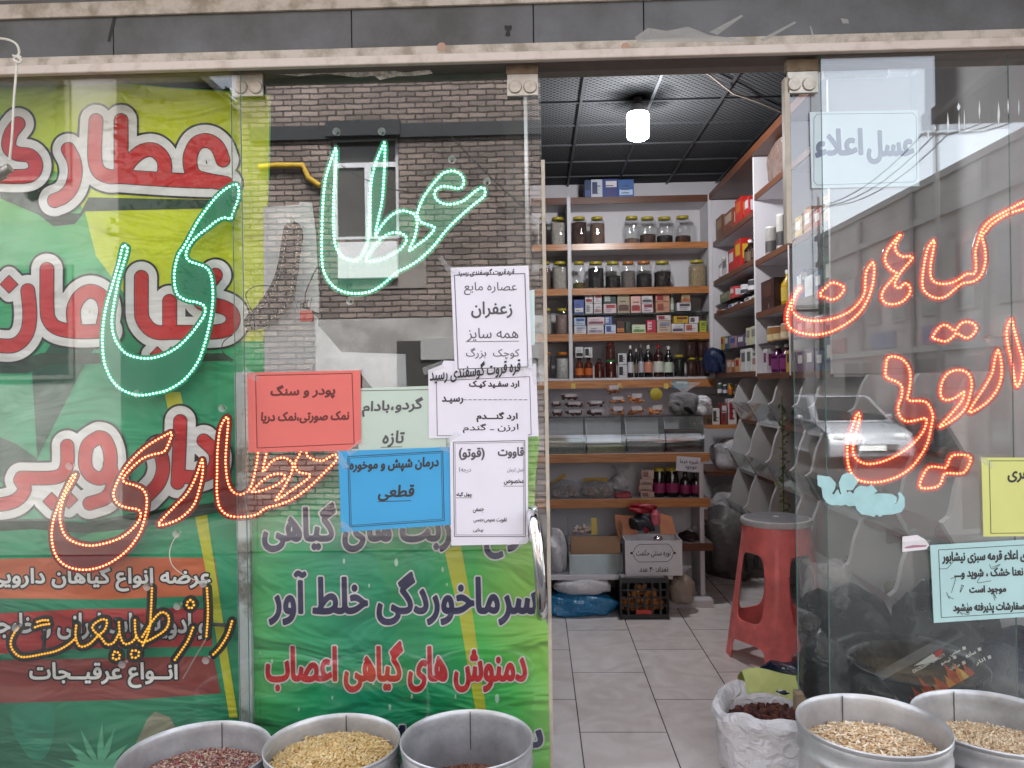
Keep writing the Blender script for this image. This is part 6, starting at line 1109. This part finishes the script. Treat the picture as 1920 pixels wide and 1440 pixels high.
for a in [(1424, 1440, 428, 'b', (150, 146, 142), (60, 56, 54), 'grey tin with dark print right of the first upright', 'can'), (1443, 1462, 404, 'b', (176, 172, 166), (50, 46, 46), 'large white tin with black print high on the right wall', 'can'), (1464, 1477, 400, 'b', (40, 44, 50), (90, 130, 60), 'dark packet by the sliding door edge', 'box'),
          (1422, 1446, 527, 'c', (44, 20, 16), (70, 40, 30), 'tall dark brown box beside the yellow bottle', 'box'), (1450, 1470, 508, 'c', (176, 140, 30), (190, 160, 60), 'tall yellow oil bottle on the right wall', 'bottle'), (1432, 1440, 560, 'c', (96, 40, 24), W_, 'little amber bottle with a white cap before the brown box', 'bottle'), (1471, 1479, 556, 'c', (96, 40, 24), W_, 'little amber bottle with a white cap right of the yellow one', 'bottle'),
          (1427, 1438, 614, 'd', (150, 110, 70), (190, 170, 130), 'tan jar on the glass shelf above the purple bottles', 'can'), (1439, 1450, 613, 'd', (140, 90, 60), (190, 170, 130), 'brown jar on the glass shelf above the purple bottles', 'can'), (1452, 1464, 608, 'd', (170, 140, 110), (200, 180, 150), 'beige jar on the glass shelf above the purple bottles', 'can'), (1466, 1477, 606, 'd', (150, 100, 60), (200, 190, 160), 'jar nearest the sliding door on the glass shelf', 'can'),
          (1424, 1431, 656, 'e', (190, 186, 190), (110, 40, 90), 'pale packet left of the purple bottles', 'box'), (1433, 1446, 648, 'e', (76, 20, 66), (110, 40, 96), 'purple bottle, left of the two', 'bottle'), (1448, 1464, 646, 'e', (76, 20, 66), (120, 40, 100), 'purple bottle, right of the two', 'bottle'), (1466, 1478, 658, 'e', (170, 140, 50), (60, 40, 40), 'yellow packet next to the purple bottles', 'box')]:
    sitem(*a[:3], B2[a[3]], *a[4:7], kind=a[7])
rs = random.Random(4); pal_ = [W_, (150, 60, 50), (60, 90, 70), (180, 150, 90), (90, 60, 90), (60, 70, 100), (170, 120, 80), (40, 30, 30)]
for k in ('b', 'c', 'd', 'e'):
    w_ = y2_ - ups[3]
    for i in range(4):
        ya_ = y2_ - .03 - i * w_ * .235; c = rs.choice(pal_); hh = rs.uniform(.1, .2) if k != 'd' else .1
        t = thing('packet', '%s packet of the row behind the glass, %s from the upright on its shelf (%s)' % ('pale' if c[0] > 160 else 'coloured' if c[0] > 80 else 'dark', ORD[i], {'b': 'top', 'c': 'second', 'd': 'glass', 'e': 'lowest'}[k]), 'packet', (XS + .06, ya_ - .03, B3[k] + .0006), 'packets behind the right glass')
        MB().box(XS + .03, XS + .11, ya_ - w_ * .19, ya_, B3[k] + .0006, B3[k] + hh).build('box_body', mat('card_%d_%d_%d' % c, S(*c), .45, var=.08), t, bevel=.002); MB().box(XS + .0286, XS + .0296, ya_ - w_ * .15, ya_ - w_ * .04, B3[k] + hh * .4, B3[k] + hh * .8).build('print_panel', mat('print_200_196_190', S(200, 196, 190), .5), t)
yb_ = (YX(1424) + YX(1472)) / 2
lump('plastic_bag', 'large brownish shiny bag on the topmost shelf by the sliding door', 'bag', (XS + .17, yb_, B2['a'] + .001), .14, .24, .16, film('brown_bag', S(120, 100, 92), .9, .2, .9, 20), 91, amp=.2)
c = PX(1348, 678, XS - .02); lump('plastic_bag', 'dark blue bundle hanging in the corner of the shelves', 'bag', (XS - .03, YU - .11, c.z - .09), .085, .085, .11, film('darkblue_bag', S(28, 40, 74), 1, .3, .6, 20), 92)
# ---- wavy bin rack
m_mel2 = mat('grey_melamine', S(190, 188, 190), .5, var=.12, scale=5)
rk = thing('bin_rack', 'white bin rack with wavy dividers and sloping glass along the right wall', 'rack', (XS, 3.7, 0))
lip0 = P(1401, 755, 5.45); XL_ = lip0.x; PER = .37
def wave():
    q = [(XL_ + .095, zc0 - .036)]; z = lip0.z; k = 0
    while z > .4:
        xk = XL_ - .02 * k; zt = z + PER - .147 if k else zc0 - .036
        for j in range(1, 11):
            t = j / 10; q.append((xk + .095 * (1 - t) ** .5 * (1 - .25 * math.sin(math.pi * t)), zt + (z - zt) * t))
        q.append((xk + .076, z - .134)); q.append((xk + .066, z - .149)); z -= PER; k += 1
    return q + [(XL_ + .18, z + .2), (XL_ + .2, .02), (XR - .02, .02), (XR - .02, zc0 - .036)]
WV = wave(); DY = [5.92, 5.45, 4.97, 4.50, 4.24, 3.70, 3.22, 2.84]
for y in DY: MB().prism([(x, z) for x, z in WV], 'y', y - .016, y + .016).build('divider', m_mel2, rk)
for i in range(len(DY) - 1):
    ym0, ym1 = DY[i + 1] + .0165, DY[i] - .0165; z = lip0.z; k = 0
    while z > .4:
        xk = XL_ - .02 * k; mb = MB(); mb.add([(xk + .008, ym0, z), (xk + .008, ym1, z), (xk + .078, ym1, z - .134), (xk + .078, ym0, z - .134)], [(0, 1, 2, 3)]); mb.build('glass_front', m_bing, rk, fixn=False)
        mb = MB(); mb.add([(xk + .078, ym0, z - .135), (xk + .078, ym1, z - .135), (XR - .05, ym1, z - .03), (XR - .05, ym0, z - .03)], [(0, 1, 2, 3)]); mb.add([(xk + .078, ym0, z - .158), (xk + .078, ym1, z - .158), (XR - .05, ym1, z - .07), (XR - .05, ym0, z - .07)], [(3, 2, 1, 0)]); mb.add([(xk + .078, ym0, z - .135), (xk + .078, ym1, z - .135), (xk + .078, ym1, z - .158), (xk + .078, ym0, z - .158)], [(0, 3, 2, 1)]); mb.build('bin_floor', m_mel2 if (i + k) % 2 else m_edge2, rk, fixn=False)
        c = rs.choice([(70, 50, 40), (110, 96, 60), (60, 30, 30), (90, 90, 70)])
        if (i * 3 + k) % 4: o = lump('bin_goods', '', '', (XL_ + .2, (ym0 + ym1) / 2, z - .125), .1, (ym1 - ym0) * .44, .055, cmat(c), 100 + i * 7 + k, parent=rk, res=20)
        z -= PER; k += 1
for x, y, z, sx, sy, sz, m, nm, sd_ in ((P(1372, 850, 6.1).x, 6.1, P(1372, 880, 6.1).z, .15, .16, .13, m_wbag, 'greyish white bag in the corner beside the upper bins', 121), (P(1370, 930, 6.1).x, 6.1, P(1370, 973, 6.1).z, .16, .15, .14, m_wbag, 'grey bag below it in the corner behind the stool', 122), (P(1366, 1010, 5.7).x, 5.75, .002, .17, .18, .27, film('grey_sack', S(96, 92, 92), 1, .5, .5, 14), 'full grey sack standing in the corner behind the red stool', 123)):
    lump('plastic_bag', nm, 'bag', (x, y, z), sx, sy, sz, m, sd_, amp=.14)
for py, nm in ((884, 'dark wooden corner shelf under the greyish white bag'), (977, 'lower dark wooden corner shelf behind the stool')):
    z_ = P(1365, py, 5.94).z; tag(MB().box(P(1325, 880, 5.94).x, XL_ + .1, 5.94, 6.5, z_ - .03, z_).build('corner_shelf', m_edge2), nm, 'shelf')
gd = PX(1472, 840, XL_ - .03)
mb = MB()
rs2 = np.random.default_rng(8)
for i in range(90):
    c = Vector((XL_ - .02 + rs2.normal(0, .015), 4.62 + rs2.normal(0, .02), lip0.z + .0 - i * .0105)); u = Vector(rs2.normal(0, 1, 3)).normalized(); v = u.orthogonal(); mb.add([c - u * .022, c + v * .008, c + u * .022, c - v * .008], [(0, 1, 2, 3)])
mb.tube([(XL_ - .02, 4.62, lip0.z + .06), (XL_ - .02, 4.62, .4)], .004, 5)
tag(mb.build('herb_garland', mat('dried_herb', S(92, 96, 56), .8, var=.4, scale=60), fixn=False), 'hanging garland of dried herbs beside the wavy rack', 'garland')

# ---- red stool
ys = 4.06; sc_ = P(1446, 1100, ys); xs_ = sc_.x + .03; zt_s = P(1444, 977, ys).z
st = thing('stool', 'tall red plastic stool with a grey round seat near the door', 'stool', (xs_, ys, 0))
m_rp = mat('faded_red_plastic', S(238, 124, 120), .42, var=.24, scale=11, bump=.04, bscale=60)
H = zt_s; RT, RB = .165, .245
def stool_body():
    win = []; NW = 4; per = 2 * math.pi / 4; W_u = per * 4
    loops = [[(0, 0)]]
    out_ = []
    # outer border with leg arches, in (angle, height) units
    for k in range(4):
        a0 = k * per
        out_ += [(a0, 0), (a0 + per * .15, 0)]
        for j in range(0, 9): t = j / 8; an = math.pi * (1 - t); out_.append((a0 + per * .5 + per * .33 * math.copysign(abs(math.cos(an)) ** .35, math.cos(an)), H * .155 * abs(math.sin(an)) ** .3))
        out_ += [(a0 + per * .85, 0)]
    out_ += [(W_u, 0), (W_u, H)] + [(W_u * (1 - j / 64), H) for j in range(1, 65)]
    L = [out_]
    for k in range(4):
        cu, cv = (k + .5) * per, H * .545; L.append([(cu + per * .295 * math.copysign(abs(math.cos(t)) ** .4, math.cos(t)), cv + H * .245 * math.copysign(abs(math.sin(t)) ** .55, math.sin(t))) for t in np.linspace(0, 2 * math.pi, 29)[:-1]])
    L = [[p for i, p in enumerate(q) if i == 0 or math.hypot(p[0] - q[i - 1][0], p[1] - q[i - 1][1]) > 1e-4] for q in L]
    L = [q if sum(a[0] * b[1] - b[0] * a[1] for a, b in zip(q, q[1:] + q[:1])) > 0 else q[::-1] for q in L]
    V = [Vector(p) for q in L for p in q]; ids = []; k = 0
    for q in L: ids.append(list(range(k, k + len(q)))); k += len(q)
    V += [Vector((W_u * i / 96 + 1e-4, H * (j + .5) / 22)) for i in range(1, 96) for j in range(22)]
    c2, _, fc, _, _, fo = delaunay_2d_cdt(V, [], ids, 1, 1e-6)
    fc = [f for f, o in zip(fc, fo) if len(o) % 2]
    mb = MB(); v = []
    for p in c2:
        a = p.x - R(107) ; z = p.y; t = 1 - z / H; r = RT + (RB - RT) * t ** 1.15; r *= 1 + .055 * math.cos(4 * p.x) * min(1, .3 + t) + .02 * math.cos(12 * p.x) * min(1, t * 3) * (1 if math.cos(4 * p.x) > 0 else 0)
        v.append((xs_ + r * math.cos(a), ys + r * math.sin(a), z))
    mb.add(v, [tuple(f) for f in fc]); o = mb.build('body', m_rp, st, smooth=True)
    so2 = o.modifiers.new('shell', 'SOLIDIFY'); so2.thickness = .006; so2.offset = -1
stool_body()
MB().lathe([(RT - .004, H - .016), (RT + .012, H - .012), (RT + .016, H + .004), (RT + .012, H + .016), (RT, H + .019)], (xs_, ys, 0), 40).build('seat_rim', mat('worn_white_rim', S(186, 182, 182), .5, var=.15, scale=30), st, smooth=True)
MB().lathe([(RT - .002, H + .0192), (RT - .012, H + .023), (.02, H + .024), (.0, H + .024)], (xs_, ys, 0), 40).build('seat', mat('grey_seat', S(120, 118, 122), .55, var=.2, scale=30, bump=.2), st, smooth=True)
MB().lathe([(.016, H + .0241), (.014, H + .0255), (0, H + .0255)], (xs_, ys, 0), 16).build('seat_plug', m_capw, st, smooth=True)

# ================================================================== TINS OUT FRONT
m_galv = patchy('galvanised_tin', S(150, 150, 152), S(214, 214, 216), 5, .36, .3, .7, .4); MATS['galvanised_tin'].node_tree.nodes['Principled BSDF'].inputs['Metallic'].default_value = .5
def tin(xl0, xr0, ytop, back, label):
    wpx_ = xr0 - xl0; r = wpx_ * back / (2 * FPX + wpx_); yc = back - r; xc = P((xl0 + xr0) / 2, 1420, yc).x
    zr = P((xl0 + xr0) / 2, ytop, back).z; t = thing('tin_drum', label, 'tin', (xc, yc, ZG), 'open tin drums on the pavement'); h = zr - ZG; c = (xc, yc, ZG)
    pr = [(r * .97, .001), (r * .98, .02), (r * .98, h * .3), (r * .995, h * .32), (r * .98, h * .34), (r * .98, h - .075), (r * 1.0, h - .068), (r * 1.0, h - .06), (r * .98, h - .052), (r * .985, h - .03), (r * 1.0, h - .022), (r * .99, h - .012), (r * 1.01, h - .006), (r * 1.012, h - .001), (r * 1.0, h + .002), (r * .985, h - .001), (r * .975, h - .012), (r * .965, h - .03), (r * .972, h - .045), (r * .96, h - .055), (r * .96, .03), (.0, .03)]
    o = MB().lathe(pr, c, 72).build('body', m_galv, t, smooth=True)
    a = R(92); ca, sa = math.cos(a), math.sin(a); MB().tube([(xc + r * .958 * ca, yc + r * .958 * sa, zr - .002), (xc + r * .957 * ca, yc + r * .957 * sa, zr - .12)], .0016, 5).build('seam', mat('dark_seam', (.12, .12, .12), .5, .5), t)
    return xc, yc, zr, r
def pile(name, label, c, rr, h, n, mats, maker, seed, dome, lump_=.15):
    rs = np.random.default_rng(seed); mb = MB(); N = 40; v = [(c[0], c[1], c[2] + dome)]; f = []
    def top(q, a): return dome * (1 - q * q) + h * .25 * math.sin(3 * a + seed) * q * (1 - q) * lump_ * 4
    for i in range(1, 9):
        q = i / 8
        for k in range(N): a = 2 * math.pi * k / N; v.append((c[0] + rr * q * math.cos(a), c[1] + rr * q * math.sin(a), c[2] + top(q, a) - .004))
    for k in range(N): f.append((0, 1 + k, 1 + (k + 1) % N))
    for i in range(7):
        for k in range(N): a = 1 + i * N + k; b = 1 + i * N + (k + 1) % N; f.append((a, a + N, b + N, b))
    mb.add(v, f, 0)
    for i in range(n):
        a = rs.uniform(0, 6.283); q = math.sqrt(rs.uniform(0, .97)); p = Vector((c[0] + rr * q * math.cos(a), c[1] + rr * q * math.sin(a), c[2] + top(q, a) + rs.uniform(-.002, .006)))
        maker(mb, p, rs, int(rs.integers(0, len(mats))))
    o = mb.build(name, mats, fixn=False); stuff(o); tag(o, label, 'heap'); return o
def chip(s0, s1, th=.3, tilt=.5):
    def mk(mb, p, rs, mi):
        L, w_ = rs.uniform(s0, s1), rs.uniform(s0, s1) * .6; a = rs.uniform(0, 6.28); u = Vector((math.cos(a), math.sin(a), rs.normal(0, tilt))).normalized(); v = Vector((0, 0, 1)).cross(u).normalized() * w_; n = u.cross(v).normalized() * L * th; u = u * L
        mb.add([p - u - v, p + u * .8 - v * 1.1, p + u + v, p - u * .9 + v * .8, p - u * .8 - v * .7 + n, p + u * .7 - v + n, p + u * .8 + v * .8 + n, p - u * .7 + v * .6 + n], [(4, 5, 6, 7), (0, 1, 5, 4), (1, 2, 6, 5), (2, 3, 7, 6), (3, 0, 4, 7)], mi)
    return mk
def stick(l0, l1, w0, curl=.4, tilt=.25):
    def mk(mb, p, rs, mi):
        L = rs.uniform(l0, l1); w_ = w0 * rs.uniform(.6, 1.3); a = rs.uniform(0, 6.28); d = Vector((math.cos(a), math.sin(a), rs.normal(0, tilt) * .6)).normalized(); s_ = d.cross(Vector((rs.normal(0, .4), rs.normal(0, .4), 1))).normalized(); k = rs.normal(0, curl); pts = []
        for j in range(4):
            t = j / 3 - .5; pts.append(p + d * L * t + s_ * L * k * t * t + Vector((0, 0, 1)) * (rs.normal(0, .002) + .003 * (1 - 4 * t * t)))
        up = s_.cross(d) * w_ * .35; v = []; f = []
        for q in pts: v += [q - s_ * w_, q + up, q + s_ * w_]
        for j in range(3): b = j * 3; f += [(b, b + 1, b + 4, b + 3), (b + 1, b + 2, b + 5, b + 4)]
        mb.add(v, f, mi)
    return mk
def nub(r0, r1, st_=None):
    def mk(mb, p, rs, mi):
        if st_ and rs.uniform() < .06: return st_(mb, p + Vector((0, 0, .006)), rs, mi)
        mb.ball(p, rs.uniform(r0, r1), 6, 4, rs.uniform(.8, 1.2), rs.uniform(.8, 1.2), rs.uniform(.7, 1.1), mi)
    return mk
G = lambda n, c: mat('grain_' + n, S(*c), .8, var=.3, scale=120)
x, y, z, r = tin(230, 505, 1352, 2.40, 'tin drum of reddish mixed herbs, leftmost of the three under the banners')
pile('herb_mix', 'reddish mix of chopped dried herbs heaped in the leftmost tin drum', (x, y, z - .085), r * .955, .03, 5200, [G('a', (136, 76, 70)), G('b', (176, 136, 112)), G('c', (204, 180, 154)), G('d', (110, 80, 70)), G('e', (160, 128, 130)), G('f', (150, 56, 60)), G('s2', (186, 160, 140))], chip(.0025, .006), 1, .028)
x, y, z, r = tin(498, 750, 1338, 2.40, 'tin drum of beige buds, middle of the three under the banners')
pile('dried_buds', 'beige dried buds and stalks heaped in the middle tin drum', (x, y, z - .062), r * .955, .03, 3400, [G('g', (214, 184, 128)), G('h', (198, 164, 104)), G('i', (222, 198, 150))], nub(.0035, .0058, stick(.03, .06, .0012)), 2, .034)
x, y, z, r = tin(752, 1000, 1331, 2.40, 'half empty tin drum of brown seeds, right one of the three under the banners')
pile('brown_seeds', 'fine reddish brown seeds low in the half empty tin drum', (x, y, z - .17), r * .955, .03, 6500, [G('j', (128, 84, 66)), G('k', (104, 66, 54)), G('l', (150, 106, 84))], nub(.0020, .0032), 3, .04)
x, y, z, r = tin(1504, 1768, 1301, 2.22, 'tin drum of straw coloured shreds standing nearest the open doorway')
pile('dried_shreds', 'straw coloured curled shreds heaped in the tin drum by the doorway', (x, y, z - .085), r * .955, .03, 3300, [G('m', (232, 206, 168)), G('n', (216, 182, 140)), G('o', (244, 226, 198)), G('p', (200, 162, 120))], stick(.014, .036, .0026), 4, .034)
x, y, z, r = tin(1728, 2010, 1293, 2.43, 'tin drum of short pale shreds cut off by the right picture edge')
pile('short_shreds', 'short pale shreds filling the tin drum at the right picture edge', (x, y, z - .10), r * .955, .03, 4200, [G('m', (232, 206, 168)), G('n', (216, 182, 140)), G('o', (244, 226, 198))], stick(.008, .02, .0022), 5, .02)
# ---- white sack of dates inside the doorway
q = P(1440, 1440, 2.9); xk, yk = P(1450, 1380, 2.86).x, 2.86; zk = P(1440, 1300, 2.95).z
def sack():
    t = thing('open_sack', 'white woven sack of dried dates with its mouth rolled down beside the door', 'sack', (xk, yk, 0)); rs = np.random.default_rng(5)
    pr = [(.15, .002), (.19, .03), (.205, .12), (.20, zk - .07), (.215, zk - .045), (.222, zk - .02), (.212, zk), (.192, zk + .006), (.178, zk - .012), (.172, zk - .05), (.17, zk - .09)]
    mb = MB(); N = 64; v = []; f = []
    for i, (r, z) in enumerate(pr):
        for k in range(N):
            a = 2 * math.pi * k / N; g = 1 + .035 * math.sin(5 * a + z * 14) + .022 * math.sin(11 * a - z * 30 + 1) + .012 * math.sin(23 * a + i)
            v.append((xk + r * g * math.cos(a), yk + r * g * .92 * math.sin(a), z + .012 * math.sin(3 * a + 1) * (z > .1) + .008 * math.sin(7 * a) * (z > .2)))
    for i in range(len(pr) - 1):
        for k in range(N): f.append((i * N + k, i * N + (k + 1) % N, (i + 1) * N + (k + 1) % N, (i + 1) * N + k))
    f.append(tuple(range(N - 1, -1, -1))); mb.add(v, f); mb.build('cloth', film('woven_white', S(228, 226, 230), 1, .5, .9, 20), t, smooth=True)
    mb = MB(); v = []; f = []; N2 = 26
    for j, (r, z) in enumerate(((.168, zk - .06), (.18, zk - .005), (.205, zk + .02), (.24, zk - .01), (.25, zk - .06))):
        for k in range(N2 + 1):
            a = R(12) + R(96) * k / N2; g = 1 + .03 * math.sin(7 * a + j); v.append((xk + r * g * math.cos(a), yk + r * g * .95 * math.sin(a), z + .03 + .008 * math.sin(5 * a)))
    for j in range(4):
        for k in range(N2): b = j * (N2 + 1) + k; f.append((b, b + 1, b + N2 + 2, b + N2 + 1))
    mb.add(v, f); mb.build('lime_cuff', mat('lime_cloth', S(196, 204, 128), .7, var=.08, bump=.3, bscale=30), t, smooth=True, fixn=False)
    return t
sack()
pile('dried_dates', 'dark brown dried dates filling the white sack', (xk, yk, zk - .075), .165, .02, 420, [G('q', (84, 40, 34)), G('r', (64, 28, 26)), G('s', (104, 56, 44))], nub(.009, .013), 6, .02)
# ---- dark bags and the charcoal box in the right window
for (px_, py_, Y, sx, sy, sz, m, nm, sd_) in ((1500, 1290, 3.12, .17, .12, .13, m_navy, 'navy blue plastic bag slumped behind the white sack', 131), (1590, 1200, 2.95, .17, .14, .24, m_blackbag, 'black plastic bag bulging behind the straw shreds tin', 132), (1770, 1190, 2.80, .16, .10, .22, m_blackbag, 'large black bag behind the charcoal box', 133), (1900, 1280, 2.72, .14, .1, .2, m_navy, 'dark navy bag at the right picture edge low behind the glass', 134), (1555, 1110, 3.05, .09, .08, .14, m_clear, 'crumpled clear bag with black marks beside the stool', 135)):
    c = P(px_, py_, Y); lump('plastic_bag', nm, 'bag', (c.x, Y, max(c.z - sz, .002)), sx, sy, sz, m, sd_, amp=.2, fine=.05)
YQ = 2.62
cb_ = thing('charcoal_box', 'black box printed with flames leaning askew in the right window', 'box', P(1760, 1330, YQ))
mb = MB(); plate(mb, [[(1654, 1276), (1810, 1190), (1858, 1262), (1707, 1334)]], YQ, .06); mb.build('box_body', mat('black_card', (.03, .032, .036), .35, var=.3), cb_)
def fl(u, v): a = np.array((1654, 1276.)); ex = np.array((156, -86.)); ey = np.array((50, 62.)); q = a + ex * u + ey * v; return (q[0], q[1])
m_fl = [mat('flame_print_%d' % i, S(*c), .4, var=.3, scale=40) for i, c in enumerate(((206, 80, 34), (240, 150, 50), (250, 214, 120)))]
for (u, w_, h, k) in ((.2, .05, .5, 0), (.32, .05, .62, 0), (.27, .03, .36, 1), (.45, .06, .46, 0), (.55, .04, .34, 1), (.62, .06, .62, 0), (.7, .05, .5, 1), (.78, .04, .42, 0), (.72, .025, .3, 2), (.4, .03, .3, 1), (.12, .03, .32, 0)):
    flat(cb_, 'flame_print', [[fl(u - w_, .93), fl(u - w_ * .8, .93 - h * .4), fl(u - w_ * .3, .93 - h * .6), fl(u + w_ * .1, .93 - h), fl(u + w_ * .4, .93 - h * .6), fl(u + w_ * .9, .93 - h * .4), fl(u + w_, .93)]], YQ - .0008 - .0006 * k, m_fl[k])
flat(cb_, 'white_flash', [[fl(.36, .06), fl(.6, -.0 + .02), fl(.62, .2), fl(.52, .18)]], YQ - .001, m_wht); flat(cb_, 'red_tip', [[fl(.62, .0 + .02), fl(.72, .02), fl(.66, .18), fl(.6, .12)]], YQ - .0012, m_lt)
text(cb_, 'EXCELLENT QUALITY', (1708, 1240, 1776, 1247), YQ - .0004, m_wht, .25, rot=-28.5, latin=True)
for s_, u, v in (('مجلسی', .80, .26), ('لیمو', .66, .34), ('ساده', .92, .46), ('مرکبات', .70, .56), ('انار', .95, .74)):
    x_, y_ = fl(u, v); text(cb_, s_, (x_ - 11, y_ - 4, x_ + 9, y_ + 4), YQ - .0004, m_wht, .35, rot=-26); flat(cb_, 'tick_box', [[(x_ + 12, y_ - 10), (x_ + 18, y_ - 12), (x_ + 20, y_ - 6), (x_ + 14, y_ - 4)]], YQ - .0009, m_wht)

# white board leaning inside the door behind the unlit letter, tape on the notices
mb = MB(); plate(mb, [[(494, 388), (560, 384), (562, 378), (584, 380), (592, 440), (598, 560), (596, 610), (640, 660), (760, 664), (762, 726), (700, 730), (676, 700), (496, 700)]], 2.585, .008)
tag(mb.build('white_board', patchy('scuffed_white_board', S(176, 178, 180), S(206, 206, 208), 3, .6), fixn=False), 'scuffed white board standing inside the door behind the unlit letter', 'board')
m_tape = film('sticky_tape', (.75, .76, .74), .22, .12, .6, 60)
for k, (x, y, a, L, w_, Y) in enumerate(((470, 702, 35, 34, 12, YP - .0045), (668, 838, -40, 40, 13, YP - .0065), (848, 506, 30, 30, 11, YP - .0075), (990, 690, -60, 40, 12, YP - .0075), (812, 690, -20, 40, 14, YP - .0046), (1004, 700, 80, 44, 13, YP - .0046), (640, 862, 60, 38, 12, YP - .0066), (842, 844, 20, 36, 11, YP - .0066), (848, 820, -35, 30, 10, YP - .0105), (986, 1012, -40, 28, 10, YP - .0105), (838, 500, 55, 44, 9, YP - .0075), (650, 990, 40, 30, 11, YP - .0066), (1718, 1020, -6, 50, 14, 2.4305), (1850, 866, 40, 30, 11, 2.4305))):
    c, sn = math.cos(R(a)), math.sin(R(a)); n = 7; top = [(-L / 2 + L * i / n, -w_ / 2 + random.uniform(-.6, .6)) for i in range(n + 1)]; bot = [(L / 2 - L * i / n, w_ / 2 + random.uniform(-.6, .6)) for i in range(n + 1)]
    mb = MB(); plate(mb, [[(x + u * c - v * sn, y + u * sn + v * c) for u, v in top + bot]], Y)
    tag(mb.build('tape_strip', m_tape, fixn=False), 'clear strip of sticky tape holding a corner of a paper notice on the glass', 'tape', 'tape strips on the notices')

# clutter in the back corner and on the low shelves
z_ = P(1365, 796, 6.0).z; tag(MB().box(P(1325, 796, 5.98).x, XL_ + .1, 5.98, 6.5, z_ - .03, z_).build('corner_shelf', m_edge), 'wooden corner shelf at bin height carrying small cartons', 'shelf')
for x0, x1, yt, c, ac, nm in ((1322, 1333, 772, (96, 66, 44), (60, 40, 30), 'brown carton at the left of the corner shelf'), (1334, 1348, 766, (206, 200, 196), (60, 60, 60), 'white carton on the corner shelf'), (1350, 1362, 756, (120, 50, 46), W_, 'dark red carton on the corner shelf'), (1364, 1380, 748, (206, 196, 196), RD, 'white and red carton on the corner shelf'), (1382, 1393, 760, (150, 120, 110), W_, 'tan carton at the right of the corner shelf')):
    carton(x0, x1, yt, z_ + .0004, 5.98, c, ac, nm, .1, 'cartons on the corner shelf')
z2 = P(1370, 740, 6.2).z; tag(MB().box(P(1332, 740, 6.15).x, XL_ + .1, 6.15, 6.5, z2 - .008, z2).build('glass_shelf', m_gsh), 'dark glass corner shelf with a row of little cans', 'shelf')
for i, (x0, c, ac) in enumerate(((1346, (60, 80, 60), W_), (1356, (40, 60, 100), W_), (1366, (200, 150, 40), OR), (1376, (176, 160, 60), W_), (1386, (160, 50, 50), W_))):
    bottle(x0, x0 + 9, 718 + 3 * (i % 2), z2, 6.16, c, m_capw, ('dark green', 'blue', 'orange', 'yellow', 'red')[i] + ' little bottle on the dark glass corner shelf', ac, group='little bottles on the corner shelf', neck=.7, shoulder=.7)
for k, (px_, py_, Yo, sx, sy, sz, m, nm) in enumerate(((1180, 1006, YG + .2, .06, .05, .05, m_wbag, 'small pale bag wedged behind the white carton'), (1302, 1018, YL + .16, .05, .06, .04, m_clear, 'small clear bag behind the dark herbs at the shelf end'), (1142, 925, YL + .2, .05, .05, .05, m_wbag, 'small pale bag behind the wooden ruler'), (1318, 775, YL + .2, .06, .06, .07, m_wbag, 'pale crumpled bag right of the dark bag on the bins'))):
    c = P(px_, py_, Yo); lump('plastic_bag', nm, 'bag', (c.x, Yo, (zGb, zl(1020) + .001, zF, zt6)[k]), sx, sy, sz, m, 140 + k, amp=.2)
